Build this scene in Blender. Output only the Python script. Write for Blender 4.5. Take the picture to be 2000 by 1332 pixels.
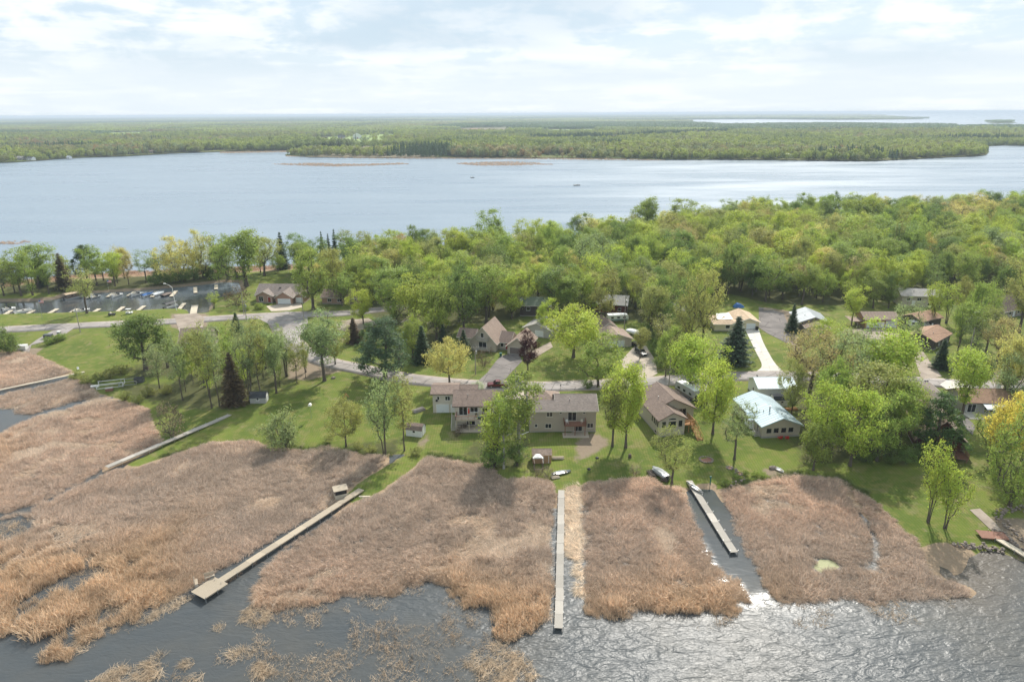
import bpy, bmesh, math, random
import numpy as np
from mathutils import Vector, Matrix
from mathutils.geometry import tessellate_polygon

for _o in list(bpy.data.objects):
    bpy.data.objects.remove(_o)
SC = bpy.context.scene
COL = SC.collection
rnd = random.Random(7)
RNG = np.random.default_rng(11)

# ------------------------------------------------------------------ camera
CAM_H = 72.0
FPX = 1333.0                                  # focal length, in pixels of a 2000 px wide frame
PITCH = math.atan((666 - 222) / FPX)
ROLL = math.radians(0.315)
_r0 = np.array([1.0, 0, 0]); CF = np.array([0, math.cos(PITCH), -math.sin(PITCH)]); _u0 = np.array([0, math.sin(PITCH), math.cos(PITCH)])
CR = math.cos(ROLL) * _r0 - math.sin(ROLL) * _u0
CU = math.sin(ROLL) * _r0 + math.cos(ROLL) * _u0
cam = bpy.data.cameras.new('camera'); cam.lens = 36 * FPX / 2000; cam.sensor_width = 36
cam.clip_start = 1.0; cam.clip_end = 120000
camo = bpy.data.objects.new('camera', cam); COL.objects.link(camo)
_m = Matrix.Identity(4)
for i in range(3):
    _m[i][0], _m[i][1], _m[i][2] = CR[i], CU[i], -CF[i]
_m[2][3] = CAM_H
camo.matrix_world = _m
SC.camera = camo

# ------------------------------------------------------------------ sky, sun, exposure
SUN_AZ, SUN_EL = math.radians(20), math.radians(43)
SUND = Vector((math.sin(SUN_AZ) * math.cos(SUN_EL), math.cos(SUN_AZ) * math.cos(SUN_EL), math.sin(SUN_EL)))
SC.view_settings.view_transform = 'Standard'
SC.view_settings.look = 'None'
SC.view_settings.gamma = 1
SC.view_settings.exposure = 0.70
SC.view_settings.use_curve_mapping = False
SC.cycles.use_denoising = True
SC.cycles.max_bounces = 8
SC.cycles.diffuse_bounces = 4
SC.cycles.glossy_bounces = 3
SC.cycles.transmission_bounces = 4
SC.cycles.volume_bounces = 0
SC.cycles.caustics_reflective = False
SC.cycles.caustics_refractive = False

sl = bpy.data.lights.new('sun', 'SUN'); sl.energy = 3.6; sl.angle = math.radians(1.0); sl.color = (1.0, 0.95, 0.87)
slo = bpy.data.objects.new('sun', sl); COL.objects.link(slo)
slo.rotation_euler = (-SUND).to_track_quat('-Z', 'Y').to_euler(); slo.location = (0, 0, 500)

W = bpy.data.worlds.new('World'); SC.world = W; W.use_nodes = True


class NT:
    """tiny helper to write node trees"""
    def __init__(s, tree):
        s.t = tree; tree.nodes.clear()
    def n(s, typ, ins=None, **props):
        nd = s.t.nodes.new(typ)
        for k, v in props.items():
            setattr(nd, k, v)
        for k, v in (ins or {}).items():
            sock = nd.inputs[k]
            if isinstance(v, bpy.types.NodeSocket):
                s.t.links.new(v, sock)
            else:
                try:
                    sock.default_value = v
                except Exception:
                    sock.default_value = (*v, 1.0)
        return nd
    def math(s, op, a, b=0.0, c=0.0, clamp=False):
        return s.n('ShaderNodeMath', {0: a, 1: b, 2: c}, operation=op, use_clamp=clamp).outputs[0]
    def mix(s, f, a, b, blend='MIX'):
        nd = s.n('ShaderNodeMix', data_type='RGBA', blend_type=blend)
        for i, v in ((0, f), (6, a), (7, b)):
            if isinstance(v, bpy.types.NodeSocket):
                s.t.links.new(v, nd.inputs[i])
            else:
                nd.inputs[i].default_value = v if i == 0 else ((*v, 1.0) if len(v) == 3 else v)
        return nd.outputs[2]
    def noise(s, vec, scale, detail=4, rough=0.55, dist=0.0, out=0):
        return s.n('ShaderNodeTexNoise', {'Vector': vec, 'Scale': scale, 'Detail': detail, 'Roughness': rough, 'Distortion': dist}).outputs[out]
    def ramp(s, fac, stops, interp='LINEAR'):
        nd = s.n('ShaderNodeValToRGB', {0: fac})
        cr = nd.color_ramp; cr.interpolation = interp
        while len(cr.elements) < len(stops):
            cr.elements.new(0.5)
        for e, (p, c) in zip(cr.elements, stops):
            e.position = p
            e.color = (c, c, c, 1) if isinstance(c, (int, float)) else (*c, 1)
        return nd.outputs[0]
    def step(s, v, a, b):
        return s.n('ShaderNodeMapRange', {0: v, 1: a, 2: b, 3: 0.0, 4: 1.0}, interpolation_type='SMOOTHSTEP').outputs[0]


def make_sky():
    t = NT(W.node_tree)
    tc = t.n('ShaderNodeTexCoord').outputs['Generated']
    sep = t.n('ShaderNodeSeparateXYZ', {0: tc})
    z = t.math('MAXIMUM', sep.outputs[2], 0.0)
    sky = t.n('ShaderNodeTexSky', sky_type='NISHITA', sun_disc=False, sun_elevation=SUN_EL, sun_rotation=SUN_AZ,
              altitude=300, air_density=1.0, dust_density=1.6, ozone_density=1.0).outputs[0]
    # a cloud layer: the direction projected on a flat sheet overhead, so that clouds flatten towards the horizon
    k = t.math('DIVIDE', 1.0, t.math('ADD', z, 0.075))
    pv = t.n('ShaderNodeCombineXYZ', {0: t.math('MULTIPLY', sep.outputs[0], k), 1: t.math('MULTIPLY', sep.outputs[1], k), 2: 0.0}).outputs[0]
    big = t.noise(pv, 0.34, 3, 0.5, 0.3)
    big = t.step(big, 0.40, 0.60)
    av = t.n('ShaderNodeCombineXYZ', {0: sep.outputs[0], 1: sep.outputs[1], 2: t.math('MULTIPLY', z, 2.4)}).outputs[0]
    puff = t.noise(av, 9.0, 7, 0.6, 0.25)
    puff2 = t.noise(pv, 1.25, 6, 0.6, 0.4)
    pm = t.step(t.math('ADD', t.math('MULTIPLY', puff, 0.6), t.math('MULTIPLY', puff2, 0.4)), 0.44, 0.56)
    grey = t.mix(0.0, (6.2, 7.4, 8.4), (6.2, 7.4, 8.4))               # thin veiled sky and cloud undersides
    skyc = t.mix(0.85, sky, grey)
    white = (9.0, 9.3, 9.5)
    c = t.mix(t.math('MULTIPLY', pm, 0.85), skyc, white)
    c = t.mix(t.math('MULTIPLY', big, 0.72), c, (5.3, 6.5, 7.5))
    # a broad bright veil low over the horizon, as thin cloud and haze make it
    veil = t.step(z, 0.10, 0.025)
    c = t.mix(t.math('MULTIPLY', veil, 0.65), c, (8.2, 8.7, 9.0))
    bg = t.n('ShaderNodeBackground', {0: c, 1: 0.073})
    out = t.n('ShaderNodeOutputWorld')
    t.t.links.new(bg.outputs[0], out.inputs[0])


make_sky()


# ------------------------------------------------------------------ general helpers
def px(x, y, z=1.5):
    """photo pixel -> point on the level z"""
    d = CF * FPX + CR * (x - 1000) + CU * (666 - y)
    t = (z - CAM_H) / min(d[2], -1e-4)
    return np.array([d[0] * t, d[1] * t])


def img(p):
    v = np.asarray(p, float) - [0, 0, CAM_H]
    w = v @ CF
    return np.stack([1000 + FPX * (v @ CR) / w, 666 - FPX * (v @ CU) / w], -1)


def poly(pts, z=0.3):
    return np.array([px(a[0], a[1], a[2] if len(a) > 2 else z) for a in pts])


def inside(P, pts):
    P = np.asarray(P); x, y = pts[..., 0], pts[..., 1]
    r = np.zeros(x.shape, bool); n = len(P)
    for i in range(n):
        x0, y0 = P[i]; x1, y1 = P[i - 1]
        if y0 == y1:
            continue
        c = ((y0 > y) != (y1 > y)) & (x < (x1 - x0) * (y - y0) / (y1 - y0) + x0)
        r ^= c
    return r


def edge_dist(P, pts, closed=True):
    P = np.asarray(P); d = np.full(pts.shape[:-1], 1e9); n = len(P)
    for i in range(0 if closed else 1, n):
        a, b = P[i - 1], P[i]
        ab = b - a; L = max(ab @ ab, 1e-9)
        t = np.clip(((pts - a) @ ab) / L, 0, 1)
        q = pts - (a + t[..., None] * ab)
        d = np.minimum(d, np.hypot(q[..., 0], q[..., 1]))
    return d


def sdist(P, pts):
    d = edge_dist(P, pts)
    return np.where(inside(P, pts), d, -d)


def sstep(v, a, b):
    t = np.clip((v - a) / (b - a), 0, 1)
    return t * t * (3 - 2 * t)


def vnoise(x, y, s, seed=0):
    """smooth value noise in [0,1], vectorised"""
    x = np.asarray(x) / s + 131.7 * seed; y = np.asarray(y) / s + 57.3 * seed
    xi, yi = np.floor(x), np.floor(y); fx, fy = x - xi, y - yi
    def h(a, b):
        v = np.sin(a * 127.1 + b * 311.7 + seed * 17.3) * 43758.5453
        return v - np.floor(v)
    u, v = fx * fx * (3 - 2 * fx), fy * fy * (3 - 2 * fy)
    return (h(xi, yi) * (1 - u) + h(xi + 1, yi) * u) * (1 - v) + (h(xi, yi + 1) * (1 - u) + h(xi + 1, yi + 1) * u) * v


def obj(name, mesh, parent=None, loc=None):
    o = bpy.data.objects.new(name, mesh); COL.objects.link(o)
    if parent is not None:
        o.parent = parent
    if loc is not None:
        o.location = loc
    return o


def tag(o, label=None, cat=None, group=None, kind=None):
    for k, v in (('label', label), ('category', cat), ('group', group), ('kind', kind)):
        if v:
            o[k] = v
    return o


def thing(name, label, cat, loc=(0, 0, 0), rz=0.0, group=None):
    o = bpy.data.objects.new(name, None); COL.objects.link(o)
    o.location = loc; o.rotation_euler = (0, 0, rz); o.empty_display_size = 0.5
    return tag(o, label, cat, group)


def np_mesh(name, verts, faces, mat=None, smooth=False):
    """verts (N,3), faces (M,3 or 4)"""
    verts = np.asarray(verts, np.float32); faces = np.asarray(faces, np.int32)
    me = bpy.data.meshes.new(name); k = faces.shape[1]
    me.vertices.add(len(verts)); me.vertices.foreach_set('co', verts.ravel())
    me.loops.add(faces.size); me.loops.foreach_set('vertex_index', faces.ravel())
    me.polygons.add(len(faces)); me.polygons.foreach_set('loop_start', np.arange(0, faces.size, k, dtype=np.int32))
    me.polygons.foreach_set('loop_total', np.full(len(faces), k, np.int32))
    if smooth:
        me.polygons.foreach_set('use_smooth', np.ones(len(faces), bool))
    me.update(calc_edges=True); me.validate()
    if mat:
        me.materials.append(mat)
    return me


class MB:
    """collects simple shapes into one mesh"""
    def __init__(s):
        s.v = []; s.f = []
    def add(s, vs, fs):
        n = len(s.v); s.v += [tuple(v) for v in vs]; s.f += [tuple(i + n for i in f) for f in fs]; return s
    def box(s, x0, y0, z0, x1, y1, z1):
        if x0 > x1: x0, x1 = x1, x0
        if y0 > y1: y0, y1 = y1, y0
        if z0 > z1: z0, z1 = z1, z0
        return s.add([(x0, y0, z0), (x1, y0, z0), (x1, y1, z0), (x0, y1, z0), (x0, y0, z1), (x1, y0, z1), (x1, y1, z1), (x0, y1, z1)],
                     [(0, 3, 2, 1), (4, 5, 6, 7), (0, 1, 5, 4), (1, 2, 6, 5), (2, 3, 7, 6), (3, 0, 4, 7)])
    def bar(s, a, b, w, h=None):
        """box beam from a to b, w wide and h tall"""
        a, b = Vector(a), Vector(b); d = (b - a).normalized(); h = h or w
        up = Vector((0, 0, 1)) if abs(d.z) < 0.95 else Vector((0, 1, 0))
        sx = d.cross(up).normalized() * w / 2; sz = sx.cross(d).normalized() * h / 2
        vs = [p + i * sx + j * sz for p in (a, b) for i, j in ((-1, -1), (1, -1), (1, 1), (-1, 1))]
        return s.add(vs, [(0, 1, 2, 3), (7, 6, 5, 4), (0, 4, 5, 1), (1, 5, 6, 2), (2, 6, 7, 3), (3, 7, 4, 0)])
    def tube(s, pts, rad, n=6, cap=True):
        pts = [Vector(p) for p in pts]; rad = rad if isinstance(rad, (list, tuple)) else [rad] * len(pts)
        base = len(s.v)
        for i, p in enumerate(pts):
            d = (pts[min(i + 1, len(pts) - 1)] - pts[max(i - 1, 0)]).normalized()
            up = Vector((0, 0, 1)) if abs(d.z) < 0.9 else Vector((0, 1, 0))
            a = d.cross(up).normalized(); b = a.cross(d)
            for k in range(n):
                t = 2 * math.pi * k / n
                s.v.append(tuple(p + rad[i] * (math.cos(t) * a + math.sin(t) * b)))
        for i in range(len(pts) - 1):
            for k in range(n):
                q = base + i * n
                s.f.append((q + k, q + (k + 1) % n, q + n + (k + 1) % n, q + n + k))
        if cap:
            s.f.append(tuple(base + k for k in range(n))[::-1]); s.f.append(tuple(base + (len(pts) - 1) * n + k for k in range(n)))
        return s
    def prism(s, prof, y0, y1, axis='y'):
        """extrude a profile [(u, z)] along y (or x)"""
        n = len(prof)
        if axis == 'y':
            vs = [(u, y0, z) for u, z in prof] + [(u, y1, z) for u, z in prof]
        else:
            vs = [(y0, u, z) for u, z in prof] + [(y1, u, z) for u, z in prof]
        fs = [tuple(range(n)), tuple(range(2 * n - 1, n - 1, -1))] + [(i, (i + 1) % n + 0, (i + 1) % n + n, i + n) for i in range(n)]
        return s.add(vs, fs)
    def mesh(s, name, mat, smooth=False):
        me = bpy.data.meshes.new(name); me.from_pydata(s.v, [], s.f)
        bm = bmesh.new(); bm.from_mesh(me); bmesh.ops.recalc_face_normals(bm, faces=bm.faces); bm.to_mesh(me); bm.free()
        if smooth:
            for p in me.polygons:
                p.use_smooth = True
        if mat:
            me.materials.append(mat)
        return me
    def build(s, name, mat, parent=None, loc=None, smooth=False):
        return obj(name, s.mesh(name, mat, smooth), parent, loc)


# ------------------------------------------------------------------ materials
MAT = {}


def mat(name):
    m = bpy.data.materials.new(name); m.use_nodes = True
    MAT[name] = m
    return m, NT(m.node_tree)


def out(t, sh, vol=None):
    o = t.n('ShaderNodeOutputMaterial')
    if sh: t.t.links.new(sh, o.inputs[0])
    if vol: t.t.links.new(vol, o.inputs[1])


def simple(name, col, rough=0.6, var=0.12, scale=3.0, bump=0.0, bscale=20.0, metal=0.0, spec=0.3, streak=None, dirt=0.0, rvar=0.2):
    """plain painted / wood / stone material with uneven tone, optional streaks and fine relief"""
    m, t = mat(name)
    co = t.n('ShaderNodeTexCoord').outputs['Object']
    v = co
    if streak:
        v = t.n('ShaderNodeMapping', {0: co, 3: streak}).outputs[0]
    nz = t.noise(v, scale, 5, 0.6)
    lo = tuple(max(0, c * (1 - var)) for c in col); hi = tuple(min(1, c * (1 + var)) for c in col)
    c = t.mix(nz, lo, hi)
    orr = t.n('ShaderNodeObjectInfo').outputs['Random']
    c = t.mix(0.8, c, t.n('ShaderNodeHueSaturation', {'Value': t.math('ADD', 1 - rvar / 2, t.math('MULTIPLY', orr, rvar)), 'Color': c}).outputs[0])
    if dirt:
        d = t.step(t.noise(co, 0.6, 6, 0.65), 0.5, 0.72)
        c = t.mix(t.math('MULTIPLY', d, dirt), c, tuple(x * 0.45 for x in col))
    p = t.n('ShaderNodeBsdfPrincipled', {'Base Color': c, 'Roughness': rough, 'Metallic': metal, 'Specular IOR Level': spec})
    if bump:
        b = t.n('ShaderNodeBump', {'Strength': bump, 'Distance': 0.03, 'Height': t.noise(v, bscale, 4, 0.6)})
        t.t.links.new(b.outputs[0], p.inputs['Normal'])
    out(t, p.outputs[0])
    return m


def siding(name, col, pitch=0.2, vert=False, var=0.08):
    m, t = mat(name)
    co = t.n('ShaderNodeTexCoord').outputs['Object']
    sep = t.n('ShaderNodeSeparateXYZ', {0: co})
    src = t.math('ADD', sep.outputs[0], sep.outputs[1]) if vert else sep.outputs[2]
    saw = t.math('FRACT', t.math('DIVIDE', src, pitch))
    nz = t.noise(co, 1.4, 5, 0.6)
    c = t.mix(nz, tuple(x * (1 - var) for x in col), tuple(min(1, x * (1 + var)) for x in col))
    p = t.n('ShaderNodeBsdfPrincipled', {'Base Color': c, 'Roughness': 0.6, 'Specular IOR Level': 0.25})
    b = t.n('ShaderNodeBump', {'Strength': 0.8, 'Distance': 0.03, 'Height': saw})
    t.t.links.new(b.outputs[0], p.inputs['Normal'])
    out(t, p.outputs[0]); return m


def shingle(name, col):
    m, t = mat(name)
    co = t.n('ShaderNodeTexCoord').outputs['Object']
    sep = t.n('ShaderNodeSeparateXYZ', {0: co})
    row = t.math('DIVIDE', sep.outputs[2], 0.09)
    rid = t.math('FLOOR', row)
    v = t.n('ShaderNodeCombineXYZ', {0: t.math('ADD', t.math('ADD', sep.outputs[0], sep.outputs[1]), t.math('MULTIPLY', rid, 0.37)), 1: t.math('MULTIPLY', rid, 3.1), 2: 0.0}).outputs[0]
    cell = t.n('ShaderNodeTexWhiteNoise', {0: t.n('ShaderNodeVectorMath', {0: t.n('ShaderNodeVectorMath', {0: v, 1: (3.3, 1, 1)}, operation='MULTIPLY').outputs[0]}, operation='FLOOR').outputs[0]}, noise_dimensions='3D').outputs[0]
    c = t.mix(cell, tuple(x * 0.8 for x in col), tuple(x * 1.2 for x in col))
    big = t.noise(co, 0.45, 4, 0.6)
    streak = t.noise(t.n('ShaderNodeMapping', {0: co, 3: (1.5, 1.5, 0.25)}).outputs[0], 1.5, 4, 0.6)
    c = t.mix(t.math('MULTIPLY', t.step(big, 0.42, 0.7), 0.5), c, tuple(x * 0.72 for x in col))
    c = t.mix(t.math('MULTIPLY', t.step(streak, 0.5, 0.75), 0.35), c, tuple(min(1, x * 1.25) for x in col))
    p = t.n('ShaderNodeBsdfPrincipled', {'Base Color': c, 'Roughness': 0.85, 'Specular IOR Level': 0.2})
    b = t.n('ShaderNodeBump', {'Strength': 0.7, 'Distance': 0.02, 'Height': t.math('FRACT', row)})
    t.t.links.new(b.outputs[0], p.inputs['Normal'])
    out(t, p.outputs[0]); return m


def leaf_mat(name, instancer=False, trans=0.5):
    """leaves: the tree's own tint (object colour or instance tint) with a little change from leaf to leaf; light passes through"""
    m, t = mat(name)
    if instancer:
        col = t.n('ShaderNodeAttribute', attribute_type='INSTANCER', attribute_name='tint').outputs['Color']
    else:
        col = t.n('ShaderNodeObjectInfo').outputs['Color']
    isl = t.n('ShaderNodeNewGeometry').outputs['Random Per Island']
    hsv = t.n('ShaderNodeHueSaturation', {'Hue': t.math('ADD', 0.485, t.math('MULTIPLY', isl, 0.03)), 'Saturation': 1.0,
                                          'Value': t.math('ADD', 0.74, t.math('MULTIPLY', isl, 0.72)), 'Color': col}).outputs[0]
    d = t.n('ShaderNodeBsdfPrincipled', {'Base Color': hsv, 'Roughness': 0.6, 'Specular IOR Level': 0.25})
    tr = t.n('ShaderNodeBsdfTranslucent', {'Color': t.mix(0.3, hsv, (1.0, 1.0, 0.4), 'MULTIPLY')})
    ms = t.n('ShaderNodeMixShader', {0: trans, 1: d.outputs[0], 2: tr.outputs[0]})
    out(t, ms.outputs[0]); return m


def water_mat():
    m, t = mat('lake_water')
    co = t.n('ShaderNodeTexCoord').outputs['Object']
    mp = t.n('ShaderNodeMapping', {0: co, 2: (0, 0, math.radians(-24)), 3: (0.55, 1.25, 1)}).outputs[0]
    w1 = t.noise(mp, 0.62, 2.6, 0.5, 0.9)
    w2 = t.noise(mp, 2.6, 2, 0.5, 0.6)
    w3 = t.noise(t.n('ShaderNodeMapping', {0: co, 2: (0, 0, 0.6), 3: (0.8, 1.2, 1)}).outputs[0], 0.16, 3, 0.5, 0.2)
    gust = t.step(t.noise(t.n('ShaderNodeMapping', {0: co, 2: (0, 0, -0.15), 3: (0.35, 1.5, 1)}).outputs[0], 0.012, 6, 0.6), 0.3, 0.7)
    # sheltered water lies calmer on the lee side of the reed beds and in the canal
    h = t.math('ADD', t.math('MULTIPLY', w1, 0.62), t.math('ADD', t.math('MULTIPLY', w2, 0.15), t.math('MULTIPLY', w3, 0.35)))
    amp = t.n('ShaderNodeAttribute', attribute_type='GEOMETRY', attribute_name='chop').outputs['Fac']
    st = t.math('MULTIPLY', amp, t.math('ADD', 0.55, t.math('MULTIPLY', gust, 0.45)))
    b = t.n('ShaderNodeBump', {'Strength': st, 'Distance': 1.0, 'Height': h})
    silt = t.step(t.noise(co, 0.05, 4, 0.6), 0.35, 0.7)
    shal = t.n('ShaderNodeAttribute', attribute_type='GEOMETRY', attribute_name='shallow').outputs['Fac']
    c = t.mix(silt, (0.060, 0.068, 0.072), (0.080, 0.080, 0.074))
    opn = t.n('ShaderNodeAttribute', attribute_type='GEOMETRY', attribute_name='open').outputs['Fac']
    c = t.mix(opn, c, t.mix(gust, (0.165, 0.220, 0.275), (0.225, 0.280, 0.330)))          # open lake: brightness of the reflected sky put into the base colour
    c = t.mix(shal, c, (0.13, 0.085, 0.045))
    rgh = t.math('ADD', 0.07, t.math('MULTIPLY', t.math('MINIMUM', t.math('MULTIPLY', st, 2.6), 1.0), 0.33))       # small ripples below the size of a picture point
    p = t.n('ShaderNodeBsdfPrincipled', {'Base Color': c, 'Roughness': rgh, 'IOR': 1.333, 'Specular IOR Level': 0.5})
    t.t.links.new(b.outputs[0], p.inputs['Normal'])
    out(t, p.outputs[0]); return m


def ground_mat():
    m, t = mat('ground_cover')
    co = t.n('ShaderNodeTexCoord').outputs['Object']
    at = t.n('ShaderNodeAttribute', attribute_type='GEOMETRY', attribute_name='cover')
    ch = t.n('ShaderNodeSeparateColor', {0: at.outputs['Color']})
    n1 = t.noise(co, 0.06, 6, 0.6); n2 = t.noise(co, 0.45, 6, 0.65); n3 = t.noise(co, 4.5, 4, 0.7)
    g = t.mix(t.step(n1, 0.35, 0.68), (0.100, 0.138, 0.027), (0.168, 0.204, 0.040))
    g = t.mix(t.step(n2, 0.44, 0.70), g, (0.205, 0.192, 0.062))
    g = t.mix(t.math('MULTIPLY', t.step(t.noise(co, 0.17, 7, 0.7, 0.4), 0.53, 0.72), 0.8), g, (0.255, 0.210, 0.115))       # worn, dry patches
    g = t.mix(0.5, g, t.mix(n3, (0.35, 0.35, 0.35), (1.6, 1.6, 1.6)), 'MULTIPLY')
    mow = t.n('ShaderNodeTexWave', {'Vector': co, 'Scale': 0.55, 'Distortion': 5.0, 'Detail': 2.0, 'Detail Scale': 0.25}).outputs[1]
    g = t.mix(t.math('MULTIPLY', mow, 0.22), g, (0.05, 0.075, 0.015))
    straw = t.mix(t.noise(co, 1.4, 6, 0.75), (0.20, 0.14, 0.092), (0.45, 0.335, 0.225))
    dirt = t.mix(t.noise(co, 0.9, 6, 0.7), (0.165, 0.125, 0.088), (0.320, 0.255, 0.185))
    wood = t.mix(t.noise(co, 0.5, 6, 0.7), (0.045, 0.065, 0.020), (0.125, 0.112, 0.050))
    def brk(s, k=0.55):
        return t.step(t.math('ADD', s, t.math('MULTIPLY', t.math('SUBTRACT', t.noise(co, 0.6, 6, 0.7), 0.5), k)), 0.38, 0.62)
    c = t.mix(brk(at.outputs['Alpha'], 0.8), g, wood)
    c = t.mix(brk(ch.outputs[0]), c, straw)
    c = t.mix(brk(ch.outputs[1]), c, dirt)
    c = t.mix(brk(ch.outputs[2], 0.3), c, t.mix(t.noise(co, 2.0, 6, 0.7), (0.22, 0.155, 0.10), (0.42, 0.315, 0.215)))
    p = t.n('ShaderNodeBsdfPrincipled', {'Base Color': c, 'Roughness': 0.95, 'Specular IOR Level': 0.1})
    b = t.n('ShaderNodeBump', {'Strength': 0.9, 'Distance': 0.12, 'Height': t.noise(co, 3.0, 6, 0.7)})
    t.t.links.new(b.outputs[0], p.inputs['Normal'])
    out(t, p.outputs[0]); return m


def far_mat():
    m, t = mat('far_ground')
    co = t.n('ShaderNodeTexCoord').outputs['Object']
    n1 = t.noise(co, 0.004, 6, 0.6); n2 = t.noise(co, 0.03, 5, 0.6)
    c = t.mix(t.step(n1, 0.4, 0.62), (0.075, 0.110, 0.028), (0.150, 0.150, 0.060))
    c = t.mix(t.math('MULTIPLY', t.step(n2, 0.45, 0.75), 0.6), c, (0.200, 0.150, 0.090))
    p = t.n('ShaderNodeBsdfPrincipled', {'Base Color': c, 'Roughness': 1.0, 'Specular IOR Level': 0.05})
    out(t, p.outputs[0]); return m


def asphalt(name, lo, hi, crack=True):
    m, t = mat(name)
    co = t.n('ShaderNodeTexCoord').outputs['Object']
    c = t.mix(t.step(t.noise(co, 0.22, 6, 0.65), 0.3, 0.7), lo, hi)
    c = t.mix(0.35, c, t.mix(t.noise(co, 7.0, 3, 0.7), (0.5, 0.5, 0.5), (1.45, 1.45, 1.45)), 'MULTIPLY')
    if crack:
        vo = t.n('ShaderNodeTexVoronoi', {'Vector': t.n('ShaderNodeMapping', {0: co, 3: (1, 1, 1)}).outputs[0], 'Scale': 0.16, 'Randomness': 1.0}, feature='DISTANCE_TO_EDGE').outputs[0]
        c = t.mix(t.math('MULTIPLY', t.step(vo, 0.02, 0.006), 0.7), c, tuple(x * 0.4 for x in lo))
        pt = t.step(t.noise(co, 0.09, 2, 0.4), 0.62, 0.64)
        c = t.mix(t.math('MULTIPLY', pt, 0.5), c, tuple(x * 0.62 for x in lo))
    p = t.n('ShaderNodeBsdfPrincipled', {'Base Color': c, 'Roughness': 0.9, 'Specular IOR Level': 0.2})
    out(t, p.outputs[0]); return m


def reed_mat():
    m, t = mat('dry_reed')
    col = t.n('ShaderNodeAttribute', attribute_type='INSTANCER', attribute_name='tint').outputs['Color']
    isl = t.n('ShaderNodeNewGeometry').outputs['Random Per Island']
    c = t.n('ShaderNodeHueSaturation', {'Value': t.math('ADD', 0.55, t.math('MULTIPLY', isl, 0.9)), 'Color': col}).outputs[0]
    d = t.n('ShaderNodeBsdfPrincipled', {'Base Color': c, 'Roughness': 0.75, 'Specular IOR Level': 0.2})
    tr = t.n('ShaderNodeBsdfTranslucent', {'Color': c})
    ms = t.n('ShaderNodeMixShader', {0: 0.3, 1: d.outputs[0], 2: tr.outputs[0]})
    out(t, ms.outputs[0]); return m


def glass_mat():
    m, t = mat('window_glass')
    p = t.n('ShaderNodeBsdfPrincipled', {'Base Color': (0.012, 0.015, 0.018), 'Roughness': 0.06, 'IOR': 1.5, 'Specular IOR Level': 0.6})
    out(t, p.outputs[0]); return m


M_LEAF = leaf_mat('leaf'); M_LEAF_FAR = leaf_mat('leaf_far', True, 0.45); M_REED = reed_mat()
M_BARK = simple('bark', (0.105, 0.085, 0.068), 0.9, 0.4, 2.0, 0.8, 6.0, streak=(3, 3, 0.6))
M_PALE = simple('pale_bark', (0.36, 0.34, 0.31), 0.85, 0.4, 1.6, 0.6, 6.0, streak=(1.5, 1.5, 1.5), dirt=0.8)
M_WATER = water_mat(); M_GROUND = ground_mat(); M_FAR = far_mat(); M_GLASS = glass_mat()
M_ROAD = asphalt('worn_asphalt', (0.245, 0.218, 0.200), (0.350, 0.315, 0.292))
M_ASPH = asphalt('grey_asphalt_drive', (0.150, 0.135, 0.125), (0.225, 0.200, 0.185))
M_GRAVEL = asphalt('gravel', (0.240, 0.195, 0.155), (0.380, 0.315, 0.255), False)
M_CONC = simple('pale_concrete', (0.56, 0.52, 0.46), 0.85, 0.12, 0.8, 0.2, 14, dirt=0.25)
M_CONC2 = simple('tan_concrete', (0.46, 0.39, 0.315), 0.9, 0.14, 0.5, 0.2, 14, dirt=0.3)
# ================================================================== the setting
# shoreline of the drier ground on the peninsula, front edge left to right, then the back shore
FRONT = [(-260, 690), (-60, 684), (0, 686), (35, 684), (70, 691), (140, 722), (165, 729), (150, 745), (190, 765), (225, 776), (290, 796), (300, 832), (322, 862),
         (300, 880), (245, 905), (262, 912), (340, 884), (410, 862), (500, 858), (530, 874), (590, 878), (640, 868), (700, 884), (760, 886), (792, 886),
         (760, 905), (700, 942), (668, 972), (690, 985), (736, 962), (800, 918), (832, 888), (880, 892), (922, 903), (950, 900), (985, 935), (1040, 930), (1080, 938),
         (1086, 966), (1106, 966), (1130, 952), (1142, 940), (1200, 936), (1268, 928), (1300, 946), (1338, 950), (1400, 955), (1440, 945), (1492, 938), (1522, 930), (1562, 926), (1640, 934), (1690, 962),
         (1740, 1010), (1790, 1056), (1800, 1066), (1830, 1098), (1868, 1128), (1888, 1112), (1898, 1088), (1915, 1074), (1945, 1073), (1985, 1088), (2010, 1100), (2060, 1060), (2260, 1000)]
BACK = [(2420, 425), (2000, 425), (1800, 428), (1600, 432), (1450, 440), (1300, 455), (1150, 480), (1000, 503), (850, 508), (700, 513), (560, 521), (430, 528), (300, 532), (170, 538), (60, 548), (0, 555), (-60, 560), (-260, 570)]
UP = poly(FRONT + BACK)
LAG = poly([(-260, 592), (0, 591), (60, 590), (110, 586), (135, 577), (200, 573), (270, 569), (330, 564), (400, 557), (432, 553), (462, 553), (468, 570), (440, 580), (412, 586), (404, 600), (402, 613), (376, 615), (370, 604),
            (330, 605), (250, 609), (100, 613), (0, 615), (-260, 622)], 0.0)
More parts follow.
